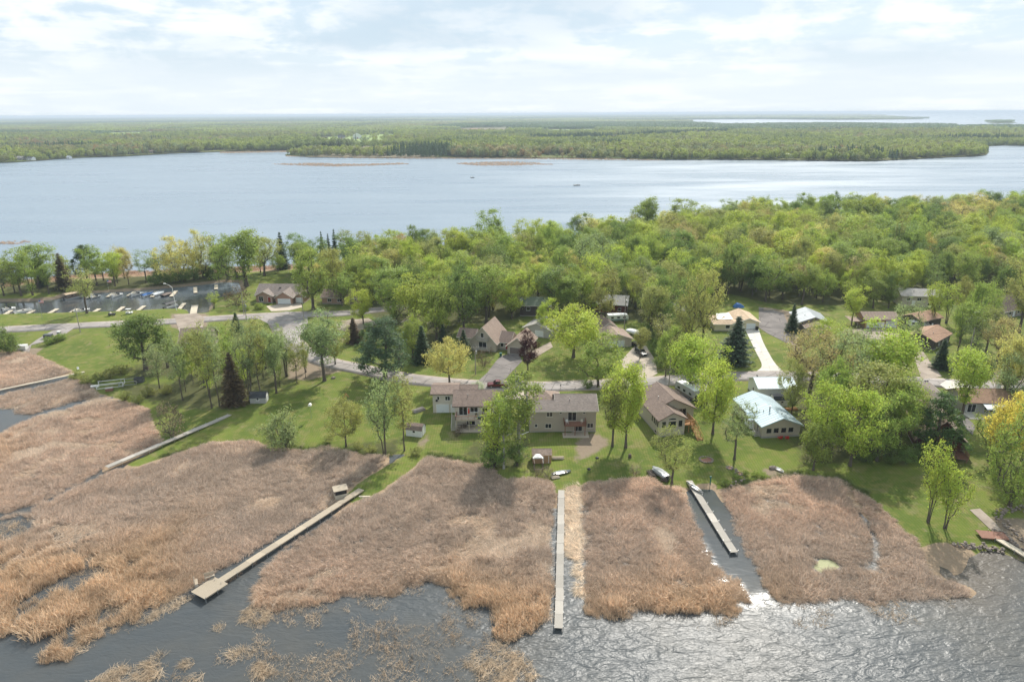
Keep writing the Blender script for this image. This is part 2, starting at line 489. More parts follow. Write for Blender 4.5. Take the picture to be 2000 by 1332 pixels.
# reed beds, each a bed of dry cattail between two docks
BEDS = {
    'a': poly([(-60, 680), (0, 683), (60, 690), (140, 724), (140, 728), (60, 750), (0, 763), (-60, 775)]),
    'b': poly([(-60, 790), (0, 770), (60, 756), (150, 736), (190, 766), (190, 772), (120, 790), (66, 808), (40, 808), (22, 800), (0, 796), (-60, 800)]),
    'c': poly([(-120, 856), (0, 848), (36, 826), (66, 811), (130, 796), (195, 776), (290, 797), (300, 835), (318, 864), (210, 913), (122, 958), (60, 988), (0, 1003), (-120, 1010)]),
    'd': poly([(-100, 1012), (0, 1006), (60, 991), (128, 960), (212, 917), (262, 914), (340, 886), (410, 864), (500, 860), (530, 876), (590, 880), (640, 870), (700, 886), (757, 889), (755, 900), (695, 940), (655, 975), (630, 1000),
               (560, 1050), (500, 1100), (430, 1140), (372, 1150), (300, 1185), (240, 1225), (170, 1262), (120, 1290), (70, 1292), (20, 1255), (-10, 1240), (-100, 1240)]),
    'e': poly([(740, 964), (802, 920), (834, 890), (880, 894), (922, 905), (950, 902), (985, 937), (1040, 932), (1080, 942), (1086, 970), (1086, 1080), (1083, 1195), (1050, 1222), (1000, 1248), (958, 1238), (955, 1192), (915, 1184), (880, 1150),
               (840, 1136), (800, 1150), (760, 1166), (700, 1158), (650, 1168), (600, 1178), (540, 1190), (498, 1185), (490, 1160), (508, 1104), (545, 1078), (620, 1023), (700, 977)]),
    'f': poly([(1134, 955), (1144, 942), (1200, 938), (1268, 932), (1300, 950), (1330, 954), (1348, 985), (1368, 1030), (1385, 1070), (1400, 1098), (1440, 1130), (1466, 1165), (1440, 1172), (1428, 1200), (1380, 1188), (1330, 1200), (1290, 1188), (1240, 1208), (1190, 1200), (1142, 1190)]),
    'g': poly([(1412, 970), (1405, 958), (1440, 947), (1492, 940), (1522, 932), (1562, 928), (1640, 936), (1690, 964), (1740, 1012), (1790, 1058), (1798, 1068), (1805, 1100), (1840, 1130), (1900, 1150), (1896, 1166), (1800, 1170), (1720, 1178), (1640, 1168), (1570, 1178), (1520, 1172), (1490, 1150), (1478, 1110), (1462, 1070), (1440, 1030)]),
}
POOLS = [poly(p, 0) for p in ([(1585, 1108), (1600, 1090), (1630, 1092), (1645, 1108), (1625, 1120), (1598, 1120)], [(120, 1140), (140, 1118), (190, 1110), (205, 1125), (170, 1150), (128, 1160)],
                              [(-30, 1040), (0, 1010), (60, 1012), (78, 1028), (40, 1050), (0, 1062)], [(1700, 1112), (1725, 1102), (1740, 1120), (1722, 1128)], [(0, 800), (22, 806), (40, 826), (20, 840), (0, 850), (-60, 860), (-60, 800)])]
BEACH = poly([(1798, 1062), (1840, 1056), (1880, 1064), (1915, 1074), (1898, 1090), (1890, 1115), (1868, 1130), (1840, 1118), (1808, 1095)])
LAUNCH = poly([(1352, 950), (1352, 944), (1392, 942), (1402, 955), (1395, 962), (1372, 965)])
WOODS = poly([(690, 512), (850, 506), (1000, 501), (1150, 478), (1300, 453), (1450, 438), (1600, 430), (2000, 423), (2300, 423), (2300, 700), (2060, 640), (1990, 610), (1930, 560), (1900, 590), (1830, 600), (1700, 592), (1640, 604), (1540, 602), (1500, 600), (1420, 580), (1390, 600),
              (1335, 655), (1312, 715), (1290, 712), (1266, 655), (1240, 632), (1170, 640), (1085, 636), (1060, 618), (1000, 632), (960, 640), (900, 640), (880, 682), (850, 692), (812, 690), (800, 660), (770, 640), (740, 640), (700, 600), (680, 560)])


def hz(x, y):
    x = np.asarray(x, float); y = np.asarray(y, float)
    p = np.stack([x, y], -1)
    du = sdist(UP, p)
    z = np.full(x.shape, -0.45)
    mb = np.full(x.shape, -1e3)
    for b in BEDS.values():
        mb = np.maximum(mb, sdist(b, p))
    z = np.maximum(z, -0.45 + 0.36 * sstep(mb, -0.5, 1.5))
    z = np.maximum(z, -0.45 + 0.54 * sstep(du, -12, -2) * sstep(mb, -2.5, -0.5))
    z = np.maximum(z, -0.45 + 0.75 * sstep(du, -1.2, 1.0) + 1.2 * sstep(du, 1.0, 22.0) + 0.25 * (vnoise(x, y, 28, 3) - 0.5) * sstep(du, 4, 20))
    bch = sdist(BEACH, p); z = np.where(bch > -2, np.minimum(z, 0.10 + 0.03 * np.clip(du, 0, 12) + 0.5 * sstep(-bch, 0, 2)), z)
    lag = sdist(LAG, p)
    z = np.where(lag > -4.5, np.minimum(z, -0.6 + (z + 0.6) * sstep(-lag, -0.8, 4.5)), z)
    return z


def hz1(x, y):
    return float(hz(np.array([x]), np.array([y]))[0])


def P(x, y, dz=0.0):
    """photo pixel -> point on the real ground"""
    z = 1.5
    for _ in range(4):
        q = px(x, y, z); z = hz1(q[0], q[1])
    return Vector((q[0], q[1], z + dz))


def drape(name, pts, m, dz=0.06, sub=2, parent=None, skirt=0.25, world=False):
    """a flat sheet laid over the ground along a polygon of photo points"""
    W2 = pts if world else poly(pts, 1.5)
    bm = bmesh.new()
    vs = [bm.verts.new((a[0], a[1], 0)) for a in W2]
    bm.faces.new(vs)
    bmesh.ops.triangulate(bm, faces=bm.faces[:])
    for _ in range(6):
        es = [e for e in bm.edges if e.calc_length() > 5.0]
        if not es:
            break
        bmesh.ops.subdivide_edges(bm, edges=es, cuts=1)
        bmesh.ops.triangulate(bm, faces=[f for f in bm.faces if len(f.verts) > 3])
    bm.verts.ensure_lookup_table()
    co = np.array([v.co[:2] for v in bm.verts])
    zz = hz(co[:, 0], co[:, 1])
    for v, z in zip(bm.verts, zz):
        v.co.z = z + dz
    be = [e for e in bm.edges if e.is_boundary]
    r = bmesh.ops.extrude_edge_only(bm, edges=be)
    for v in r['geom']:
        if isinstance(v, bmesh.types.BMVert):
            v.co.z -= skirt
    bmesh.ops.recalc_face_normals(bm, faces=bm.faces)
    me = bpy.data.meshes.new(name); bm.to_mesh(me); bm.free(); me.materials.append(m)
    return obj(name, me, parent)


def smooth_line(pts, n=6):
    """Catmull-Rom through the points"""
    p = np.asarray(pts, float); q = []
    for i in range(len(p) - 1):
        a, b, c, d = p[max(i - 1, 0)], p[i], p[i + 1], p[min(i + 2, len(p) - 1)]
        for k in range(n):
            t = k / n
            q.append(0.5 * ((2 * b) + (c - a) * t + (2 * a - 5 * b + 4 * c - d) * t * t + (3 * b - a - 3 * c + d) * t ** 3))
    q.append(p[-1]); return np.array(q)


def ribbon(name, line, width, m, dz, skirt=0.2):
    l = smooth_line(line); d = np.gradient(l, axis=0); d /= np.linalg.norm(d, axis=1)[:, None]
    nrm = np.stack([-d[:, 1], d[:, 0]], -1); cols = (-1, -0.5, 0, 0.5, 1)
    n = len(l); V = []
    wob = [(vnoise(l[:, 0], l[:, 1], 5.0, 5 + j) - 0.5) * 0.5 if abs(c) == 1 else 0 for j, c in enumerate(cols)]
    for j, c in enumerate(cols):
        q = l + nrm * (c * width / 2 + wob[j])[:, None] if abs(c) == 1 else l + nrm * c * width / 2
        V.append(np.column_stack([q, hz(q[:, 0], q[:, 1]) + dz]))
    lo = V[0].copy(); lo[:, 2] -= skirt; hi = V[-1].copy(); hi[:, 2] -= skirt
    V = [lo] + V + [hi]; A = np.concatenate(V); F = []
    for j in range(len(V) - 1):
        for i in range(n - 1):
            F.append((j * n + i, j * n + i + 1, (j + 1) * n + i + 1, (j + 1) * n + i))
    me = np_mesh(name, A, np.array(F)[:, ::-1], m, False)
    return obj(name, me)


# ---- ground of the peninsula and its marsh
def build_ground():
    xs = np.arange(-340, 520, 1.6); ys = np.arange(64, 580, 1.6)
    X, Y = np.meshgrid(xs, ys); Z = hz(X, Y)
    p = np.stack([X, Y], -1)
    nx, ny = len(xs), len(ys)
    V = np.stack([X, Y, Z], -1).reshape(-1, 3)
    idx = np.arange(nx * ny).reshape(ny, nx)
    F = np.stack([idx[:-1, :-1], idx[:-1, 1:], idx[1:, 1:], idx[1:, :-1]], -1).reshape(-1, 4)
    keep = (Z.reshape(-1)[F] > -0.44).any(axis=1)
    F = F[keep]
    used, inv = np.unique(F, return_inverse=True)
    me = np_mesh('ground', V[used], inv.reshape(F.shape), M_GROUND, True)
    reed = np.zeros(X.shape)
    for b in BEDS.values():
        reed = np.maximum(reed, sstep(sdist(b, p), -1.5, 1.0))
    reed = np.maximum(reed, sstep(-sdist(UP, p), -1.0, 1.0))
    # straw mown strip beside the middle dock, cut path across the left marsh, reedy fringe along the back shore
    strip = sstep(sdist(poly([(1104, 950), (1132, 946), (1136, 1180), (1130, 1180), (1118, 1080), (1106, 1075)]), p), -1.0, 0.8)
    reed = np.maximum(reed, strip)
    back = poly(BACK); bd = edge_dist(back, p, False)
    reed = np.maximum(reed, sstep(14 - bd, 0, 6) * (p[..., 0] < 0))
    dirt = np.zeros(X.shape); sand = np.zeros(X.shape)
    for q in DIRT:
        dirt = np.maximum(dirt, 0.66 * sstep(sdist(q, p), -2.2, 1.8))
    lag = sdist(LAG, p)
    dirt = np.maximum(dirt, sstep(-lag, 4.0, 1.5) * (Y > px(300, 600)[1]) * 0.9)
    sand = np.maximum(sstep(sdist(BEACH, p), -0.8, 1.0), sstep(sdist(LAUNCH, p), -0.8, 0.8))
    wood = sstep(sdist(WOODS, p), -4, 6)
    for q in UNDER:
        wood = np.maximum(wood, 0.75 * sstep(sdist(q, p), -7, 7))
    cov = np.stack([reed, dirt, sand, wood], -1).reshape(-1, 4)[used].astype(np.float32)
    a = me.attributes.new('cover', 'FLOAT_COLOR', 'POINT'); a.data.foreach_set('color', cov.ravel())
    return tag(obj('ground', me), kind='structure')


DIRT = [poly(q, 1.5) for q in (
    [(1425, 600), (1500, 600), (1560, 610), (1545, 660), (1490, 640), (1480, 600)], [(1530, 655), (1560, 650), (1570, 700), (1550, 690)],
    [(815, 850), (830, 835), (842, 850), (815, 885), (806, 884)], [(1120, 860), (1160, 838), (1200, 860), (1170, 880), (1120, 900)], [(1640, 640), (1770, 640), (1800, 680), (1760, 660), (1660, 655)],
    [(1380, 880), (1400, 880), (1400, 905), (1380, 895)], [(1478, 900), (1560, 912), (1600, 918), (1560, 930), (1500, 925)], [(1280, 838), (1250, 815), (1240, 790), (1252, 790), (1275, 835)],
    [(945, 858), (962, 862), (955, 880), (942, 876)], [(1780, 1005), (1800, 1015), (1840, 1035), (1832, 1040), (1790, 1018)], [(1890, 985), (1935, 1010), (1955, 1040), (1990, 1080), (2060, 1090), (2060, 1000), (1985, 1000), (1940, 1000)],
    [(30, 690), (45, 672), (90, 672), (60, 692)], [(330, 612), (410, 612), (410, 640), (370, 650), (330, 640)], [(600, 665), (680, 660), (690, 668), (600, 676)], [(560, 700), (640, 690), (690, 720), (600, 745), (560, 740)])]
UNDER = [poly(q, 1.0) for q in ([(225, 745), (330, 745), (420, 700), (600, 700), (640, 730), (560, 760), (480, 790), (400, 805), (310, 790), (230, 770)], [(1540, 700), (1720, 690), (1780, 760), (1760, 900), (1560, 910), (1540, 860)],
                                [(900, 860), (1040, 850), (1040, 915), (950, 915), (900, 890)], [(650, 860), (800, 850), (790, 895), (700, 885)], [(1255, 655), (1330, 660), (1345, 740), (1290, 735)], [(0, 545), (460, 530), (460, 552), (330, 560), (110, 575), (0, 580)], [(280, 690), (350, 680), (360, 740), (240, 740)])]
build_ground()


# ---- water: one sheet to the horizon
def build_water():
    def ax(lo, hi, d, a, b):
        c = np.arange(a, b + d, d); r = [hi]; 
        left = []; x = a; s = d
        while x > lo:
            s *= 1.35; x -= s; left.append(max(x, lo))
        right = []; x = c[-1]; s = d
        while x < hi:
            s *= 1.35; x += s; right.append(min(x, hi))
        return np.concatenate([left[::-1], c, right])
    xs = ax(-45000, 45000, 2.5, -150, 160); ys = ax(-3000, 60000, 2.5, 50, 135)
    X, Y = np.meshgrid(xs, ys); p = np.stack([X, Y], -1)
    nx, ny = len(xs), len(ys); idx = np.arange(nx * ny).reshape(ny, nx)
    V = np.stack([X, Y, np.zeros_like(X)], -1).reshape(-1, 3)
    F = np.stack([idx[:-1, :-1], idx[:-1, 1:], idx[1:, 1:], idx[1:, :-1]], -1).reshape(-1, 4)
    me = np_mesh('lake_water', V, F, M_WATER, True)
    chop = np.full(X.shape, 0.56)
    shelter = np.zeros(X.shape)
    for b in BEDS.values():
        shelter = np.maximum(shelter, np.maximum(sstep(edge_dist(b, p), 10, 0) * 0.08, sstep(edge_dist(b, p), 2.5, 0.5) * 0.2))
    ch = poly([(1320, 920), (1420, 920), (1475, 1060), (1500, 1150), (1470, 1165), (1400, 1120), (1350, 1020)], 0); shelter = np.maximum(shelter, sstep(sdist(ch, p), -3, 0.5) * 0.93)
    wl = poly([(-400, 1000), (480, 1180), (960, 1190), (980, 1260), (1100, 1340), (1150, 1500), (-400, 1500)], 0)
    shelter = np.maximum(shelter, sstep(sdist(wl, p), -3, 6) * 0.55)
    chop *= 1 - shelter
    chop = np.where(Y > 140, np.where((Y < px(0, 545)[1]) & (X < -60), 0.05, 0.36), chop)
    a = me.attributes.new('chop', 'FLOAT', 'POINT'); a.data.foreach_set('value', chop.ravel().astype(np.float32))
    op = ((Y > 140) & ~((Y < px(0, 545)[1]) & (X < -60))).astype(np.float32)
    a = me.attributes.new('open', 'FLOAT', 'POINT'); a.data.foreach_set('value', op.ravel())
    sh = 0.4 * sstep(edge_dist(BEACH, p), 12, 0.5) * (Y < 112)
    a = me.attributes.new('shallow', 'FLOAT', 'POINT'); a.data.foreach_set('value', sh.ravel().astype(np.float32))
    return tag(obj('lake_water', me), kind='structure')


build_water()

# ---- roads and drives
ROAD_MAIN = np.array([px(*q, 1.75) for q in ((-260, 660), (-60, 645), (60, 639), (200, 633), (330, 627), (440, 620), (520, 615), (600, 612), (660, 611), (720, 606), (800, 596))])
ROAD_SHORE = np.array([px(*q, 1.75) for q in ((536, 616), (548, 632), (560, 655), (590, 684), (640, 706), (700, 718), (780, 735), (860, 745), (960, 752), (1080, 753), (1200, 748), (1310, 742), (1420, 735), (1500, 732), (1600, 733), (1700, 738), (1800, 744), (1900, 750), (2080, 756), (2300, 765))])
for _l, _w in ((ROAD_MAIN, 7.9), (ROAD_SHORE, 7.5)):
    tag(ribbon('road_shoulder', _l, _w, M_GRAVEL, 0.04), kind='structure')
tag(ribbon('road', ROAD_MAIN, 6.6, M_ROAD, 0.07), kind='structure')
tag(ribbon('road', ROAD_SHORE, 6.2, M_ROAD, 0.075), kind='structure')
for nm, m, pts in (('road', M_ROAD, [(500, 620), (560, 608), (600, 612), (602, 640), (572, 668), (545, 655), (528, 634)]),
                   ('driveway', M_CONC2, [(520, 598), (588, 590), (590, 600), (565, 606), (530, 608)]),
                   ('driveway', M_ASPH, [(980, 694), (1012, 690), (1020, 705), (996, 730), (982, 748), (930, 748), (952, 728), (968, 706)]),
                   ('driveway', M_GRAVEL, [(1030, 690), (1075, 668), (1080, 678), (1040, 702), (1022, 706)]),
                   ('driveway', M_CONC2, [(1213, 705), (1240, 676), (1262, 676), (1280, 705), (1284, 730), (1270, 738), (1222, 740)]),
                   ('driveway', M_ROAD, [(1345, 745), (1385, 742), (1375, 775), (1335, 790), (1330, 765)]),
                   ('driveway', M_ASPH, [(1482, 600), (1530, 612), (1545, 650), (1540, 672), (1500, 652), (1482, 640)]),
                   ('driveway', M_GRAVEL, [(1640, 644), (1765, 642), (1790, 668), (1815, 705), (1840, 736), (1800, 742), (1790, 712), (1765, 680), (1720, 664), (1650, 656)]),
                   ('driveway', M_CONC, [(1835, 752), (1850, 742), (1900, 758), (1905, 775), (1870, 775)]),
                   ('driveway', M_GRAVEL, [(1935, 725), (1990, 720), (2060, 730), (2060, 752), (1935, 750)]),
                   ('driveway', M_GRAVEL, [(655, 628), (720, 622), (740, 634), (690, 650), (660, 645)]),
                   ('driveway', M_CONC2, [(990, 766), (1085, 764), (1090, 778), (985, 780)]),
                   ('driveway', M_GRAVEL, [(340, 616), (385, 612), (400, 622), (395, 645), (350, 648)]),
                   ('driveway', M_ROAD, [(100, 646), (150, 638), (120, 656), (90, 662), (60, 668), (55, 680), (40, 678), (70, 660)]),
                   ('path', M_GRAVEL, [(1895, 990), (1915, 988), (1945, 1012), (1962, 1032), (1950, 1036), (1925, 1015)]),
                   ('path', M_ASPH, [(1862, 815), (1880, 808), (1905, 832), (1900, 850)]),
                   ):
    tag(drape(nm, pts, m, 0.085 if nm != 'road' else 0.08), kind='structure')
# the white drive of poured slabs with open joints
_a = [np.array(px(*q, 1.7)) for q in ((1455, 642), (1475, 684), (1488, 712), (1478, 724))]
_b = [np.array(px(*q, 1.7)) for q in ((1482, 642), (1491, 668), (1512, 706), (1530, 724))]
slab_drive = tag(thing('driveway', None, None), kind='structure')
SL, SR = smooth_line(_a, 4), smooth_line(_b, 4)
for i in range(len(SL) - 1):
    for u0, u1 in ((0, 0.5), (0.5, 1)):
        q = []
        for (k, u) in ((i, u0), (i, u1), (i + 1, u1), (i + 1, u0)):
            q.append(SL[k] * (1 - u) + SR[k] * u)
        q = np.array(q); c = q.mean(0); q = c + (q - c) * 0.985
        drape('slab', q, M_CONC, 0.10 + rnd.uniform(0, .012), parent=slab_drive, world=True)


# ---- far land beyond the lake
def far_poly(pts, z=0.0):
    return np.array([px(a[0], a[1], a[2] if len(a) > 2 else z) for a in pts])


T = 17.0
FARLAND = far_poly([(-160, 326), (0, 319), (30, 318), (60, 316), (110, 312), (160, 309), (250, 306), (330, 301), (420, 297.5), (500, 296), (560, 295), (610, 294), (650, 293), (690, 296), (660, 299), (600, 300), (560, 302), (556, 304), (600, 307), (700, 308), (800, 308), (900, 309), (1000, 309.5),
                    (1100, 310), (1200, 311), (1300, 313), (1400, 313), (1500, 313.5), (1600, 315), (1700, 316), (1760, 313), (1850, 308.5), (1900, 306.5), (1926, 303.5), (1932, 297), (1924, 290), (1915, 287), (1960, 285), (2000, 286), (2200, 286),
                    (2200, 243, T), (2000, 242.5, T), (1900, 241, T), (1780, 239.5, T), (1600, 238.5, T), (1500, 239.5, T), (1420, 240.5, T), (1350, 237, T), (1338, 234.6), (1400, 234.0), (1480, 233.6), (1620, 235.0), (1700, 234.6), (1800, 233.6), (1809, 231.0), (1790, 228.4, T), (1740, 226.2, T), (1690, 224.0, T),
                    (1650, 222.4, T), (1000, 224.3, T), (300, 228.1, T), (-300, 231.4, T)])
FARISLE = far_poly([(1926, 240.5), (1940, 239), (1960, 238.4), (1980, 238.8), (1986, 240.2), (1975, 241.6), (1940, 242)])
FARSHORE = far_poly([(1640, 223.2), (1800, 222.4), (2200, 220.2), (2200, 219.2, T), (1640, 222.0, T)])
CLEAR = [far_poly(q, 1.0) for q in ([(600, 274), (640, 268), (760, 262), (790, 268), (760, 276), (750, 283), (690, 285), (620, 282)], [(690, 300), (640, 293), (690, 286), (830, 284), (900, 290), (850, 296), (760, 300)], [(170, 272), (320, 270), (330, 258), (190, 260)], [(870, 264), (1025, 264), (1015, 250), (880, 251)],
                                     [(1150, 268), (1240, 263), (1260, 268), (1200, 274)], [(600, 307), (640, 300), (800, 300), (860, 306), (760, 308)], [(1040, 266), (1190, 262), (1180, 252), (1050, 254)], [(590, 270), (640, 268), (640, 274), (590, 274)])]
PONDS = [far_poly(q, 1.0) for q in ([(750, 287), (790, 285), (830, 286), (825, 290), (770, 291)], [(590, 296), (640, 291), (690, 288), (660, 296), (610, 299)])]


def flat_poly(name, P2, m, z, holes=()):
    loops = [[Vector((a[0], a[1], z)) for a in P2]] + [[Vector((a[0], a[1], z)) for a in h] for h in holes]
    tri = tessellate_polygon(loops)
    vs = [v for l in loops for v in l]
    mb = MB(); mb.v = [tuple(v) for v in vs]; mb.f = [tuple(t) for t in tri]
    o = mb.build(name, m)
    for p in o.data.polygons:
        if p.normal.z < 0:
            p.flip()
    return tag(o, kind='structure')


flat_poly('terrain', FARLAND, M_FAR, 1.0)
flat_poly('island', FARISLE, M_FAR, 1.0)
flat_poly('terrain', FARSHORE, M_FAR, 1.0)
M_FIELD = simple('spring_field', (0.22, 0.29, 0.08), 1.0, 0.25, 0.02)
M_SEDGE = simple('dry_sedge', (0.19, 0.16, 0.10), 1.0, 0.25, 0.03)
M_POND = simple('pond_water', (0.03, 0.04, 0.045), 0.08, 0.1, 0.05, spec=0.5)
tag(flat_poly('field', CLEAR[0], M_FIELD, 1.3), kind='structure')
tag(flat_poly('field', CLEAR[6], M_FIELD, 1.3), kind='structure')
for c in (CLEAR[1], CLEAR[3], CLEAR[4], CLEAR[5], CLEAR[7]):
    tag(flat_poly('marsh', c, M_SEDGE, 1.3), kind='structure')
tag(flat_poly('field', CLEAR[2], M_FIELD, 1.3), kind='structure')
for c in PONDS:
    tag(flat_poly('pond', c, M_POND, 1.6), kind='structure')

M_ALGAE = simple('pond_algae', (0.33, 0.33, 0.19), 0.9, 0.35, 0.9)
for _q in ([(1588, 1108), (1601, 1092), (1628, 1094), (1640, 1107), (1624, 1118), (1600, 1118)], [(1545, 1062), (1556, 1058), (1560, 1066), (1548, 1070)]):
    tag(flat_poly('algae', poly(_q, 0), M_ALGAE, 0.012), kind='structure')

# ---- the air: pale even haze round the whole place
hm, ht = mat('haze')
HAZE = 1.1e-4
out(ht, None, ht.n('ShaderNodeVolumePrincipled', {'Color': (0.77, 0.88, 1.0), 'Density': HAZE, 'Anisotropy': 0.0}).outputs[0])
MB().box(-46000, -3500, -2, 46000, 61000, 78).build('haze', hm)['kind'] = 'stuff'
# ================================================================== plants
def tubes(paths, mat_, name, sides=5):
    """paths: list of (points (k,3), radii (k))"""
    V, F, n0 = [], [], 0
    for pts, rad, sd in paths:
        pts = np.asarray(pts); k = len(pts)
        d = np.gradient(pts, axis=0); d /= np.maximum(np.linalg.norm(d, axis=1), 1e-6)[:, None]
        ref = np.where(np.abs(d[:, 2:3]) < 0.9, [[0, 0, 1.0]], [[0, 1.0, 0]])
        a = np.cross(d, ref); a /= np.maximum(np.linalg.norm(a, axis=1), 1e-6)[:, None]; b = np.cross(a, d)
        th = np.arange(sd) * 2 * math.pi / sd
        ring = pts[:, None, :] + np.asarray(rad)[:, None, None] * (np.cos(th)[None, :, None] * a[:, None, :] + np.sin(th)[None, :, None] * b[:, None, :])
        V.append(ring.reshape(-1, 3))
        i = np.arange(k - 1)[:, None] * sd; j = np.arange(sd)[None, :]; jn = (j + 1) % sd
        F.append(np.stack([n0 + i + j, n0 + i + jn, n0 + i + sd + jn, n0 + i + sd + j], -1).reshape(-1, 4)); n0 += k * sd
    return np_mesh(name, np.concatenate(V), np.concatenate(F), mat_, True)


def leaves(c, n, size, rng, aspect=0.62, up=0.25):
    """kite-shaped leaf sprays: centres c (N,3), facing n (N,3)"""
    N = len(c)
    nn = n + rng.normal(0, 0.75, (N, 3)) + [0, 0, up]
    nn /= np.linalg.norm(nn, axis=1)[:, None]
    t = rng.normal(0, 1, (N, 3)); t -= (t * nn).sum(1)[:, None] * nn; t /= np.linalg.norm(t, axis=1)[:, None]
    b = np.cross(nn, t)
    s = size * rng.uniform(0.65, 1.35, N)[:, None]
    fold = nn * s * 0.16
    V = np.stack([c - t * s * 0.5, c + b * s * aspect * 0.5 + fold, c + t * s * 0.5, c - b * s * aspect * 0.5 + fold], 1).reshape(-1, 3)
    F = np.arange(N * 4).reshape(N, 4)
    return V, F


def broadleaf(seed, h=15.0, rad=4.5, base=0.28, tips=110, per=60, leaf=0.36, clump=0.75, shape='round', stems=1, trunk_r=0.26, bark=None, wob=0.35, droop=0.0, lean=0.0):
    """trunk and limbs grown towards tips spread through the crown's volume; leaf sprays round the tips. Returns (wood mesh, leaf mesh)"""
    rng = np.random.default_rng(seed)
    # crown envelope, uneven
    lob = rng.normal(0, 1, (13, 3)); lob /= np.linalg.norm(lob, axis=1)[:, None]; la = rng.uniform(-0.5, 0.5, 13)
    pts = []
    while len(pts) < tips:
        u = rng.normal(0, 1, 3); u /= np.linalg.norm(u)
        r = rng.uniform(0.25, 1.0) ** (1 / 2.2)
        f = 1 + (la * np.maximum(0, lob @ u) ** 4).sum()
        p = u * r * f
        t = (p[2] + 1) / 2                          # 0 bottom .. 1 top
        if shape == 'round': w = 1.0
        elif shape == 'vase': w = 0.45 + 0.85 * np.clip(t, 0, 1) ** 0.8
        elif shape == 'spread': w = 0.75 + 0.4 * math.sin(np.clip(t, 0, 1) * 3.0)
        elif shape == 'cone': w = 1.15 - 0.75 * np.clip(t, 0, 1)
        else: w = 1.0
        pts.append([p[0] * rad * w, p[1] * rad * w, base * h + (h * (1 - base)) * np.clip(t, 0, 1.03)])
    pts = np.array(pts)
    hz_ = base * h
    # skeleton: stems, then each tip joins the nearest fitting node
    nodes, par = [], []
    for s in range(stems):
        ang = 2 * math.pi * s / stems + rng.uniform(0, 1); off = 0.0 if stems == 1 else 0.25
        a = np.array([math.cos(ang) * off, math.sin(ang) * off, 0.0])
        tilt = (0.0 if stems == 1 else rad * 0.42)
        topz = h * (0.74 if shape != 'spread' else 0.55)
        nseg = 9; prev = -1; wv = rng.normal(0, wob, (nseg + 1, 2)).cumsum(0) * 0.35
        for k in range(nseg + 1):
            f = k / nseg
            q = a + np.array([math.cos(ang) * tilt * f ** 1.4 + wv[k, 0] * f + lean * h * 0.1 * f, math.sin(ang) * tilt * f ** 1.4 + wv[k, 1] * f, topz * f])
            nodes.append(q); par.append(prev); prev = len(nodes) - 1
    cen = np.array([0, 0, hz_ * 0.9])
    order = np.argsort(np.linalg.norm((pts - cen) * [1, 1, 0.8], axis=1))
    kids = [0.0] * len(nodes)
    tipid = []
    for i in order:
        p = pts[i]; N = np.array(nodes)
        d = np.linalg.norm(N - p, axis=1)
        dz = p[2] - N[:, 2]
        cost = d + np.where(dz < 0.25 * d, 1.6 * (0.25 * d - dz), 0) + np.where(N[:, 2] < hz_ * 0.62, 40, 0)
        j = int(np.argmin(cost)); q = N[j]
        L = d[j]; ns = 1 if L < 1.2 else (2 if L < 3 else 3); prev = j
        for k in range(1, ns + 1):
            f = k / ns
            w = q + (p - q) * f + (np.array([0, 0, (0.10 - droop) * L * math.sin(f * math.pi)]) + rng.normal(0, 0.05 * L, 3) * (1 if k < ns else 0))
            nodes.append(w); par.append(prev); prev = len(nodes) - 1
        tipid.append(prev)
    N = np.array(nodes); cnt = np.zeros(len(N))
    for i in tipid: cnt[i] += 1
    for i in range(len(N) - 1, -1, -1):
        if par[i] >= 0: cnt[par[i]] += cnt[i]
    tot = cnt.max(); R = np.maximum(trunk_r * np.maximum(cnt, 0.3) ** 0.5 / tot ** 0.5, 0.022)
    # chains
    child = {}
    for i, q in enumerate(par): child.setdefault(q, []).append(i)
    paths = []
    stack = [(r, None) for r in child[-1]]
    while stack:
        i, fr = stack.pop(); ch = [] if fr is None else [fr]; ch.append(i)
        while True:
            cs = child.get(i, [])
            if not cs: break
            cs = sorted(cs, key=lambda c: -cnt[c])
            for c in cs[1:]: stack.append((c, i))
            i = cs[0]; ch.append(i)
        r = R[ch].copy()
        if fr is not None: r[0] = min(r[0], r[1] * 1.25)
        else: r[0] *= 1.55
        if len(ch) > 1: paths.append((N[ch], r, 7 if fr is None else 4))
    wood = tubes(paths, bark or M_BARK, 'trunk')
    # leaves
    cc = []
    for i in tipid:
        q = N[par[i]] if par[i] >= 0 else N[i]
        m = max(4, int(per * rng.uniform(0.2, 1.8)))
        f = rng.uniform(0, 1, m) ** 0.7
        c = q + (N[i] - q) * f[:, None] + rng.normal(0, clump, (m, 3)) * [1, 1, 0.7] * rng.uniform(0.5, 1.2)
        if droop: c[:, 2] -= np.abs(rng.normal(0, droop * 1.2, m))
        cc.append(c)
    c = np.concatenate(cc); c[:, 2] = np.maximum(c[:, 2], 0.12 + 0.1 * rng.random(len(c)))
    n = c - [0, 0, base * h + 0.4 * (h * (1 - base))]; n /= np.linalg.norm(n, axis=1)[:, None]
    V, F = leaves(c, n * 0.7, leaf, rng)
    return wood, np_mesh('crown', V, F, M_LEAF)


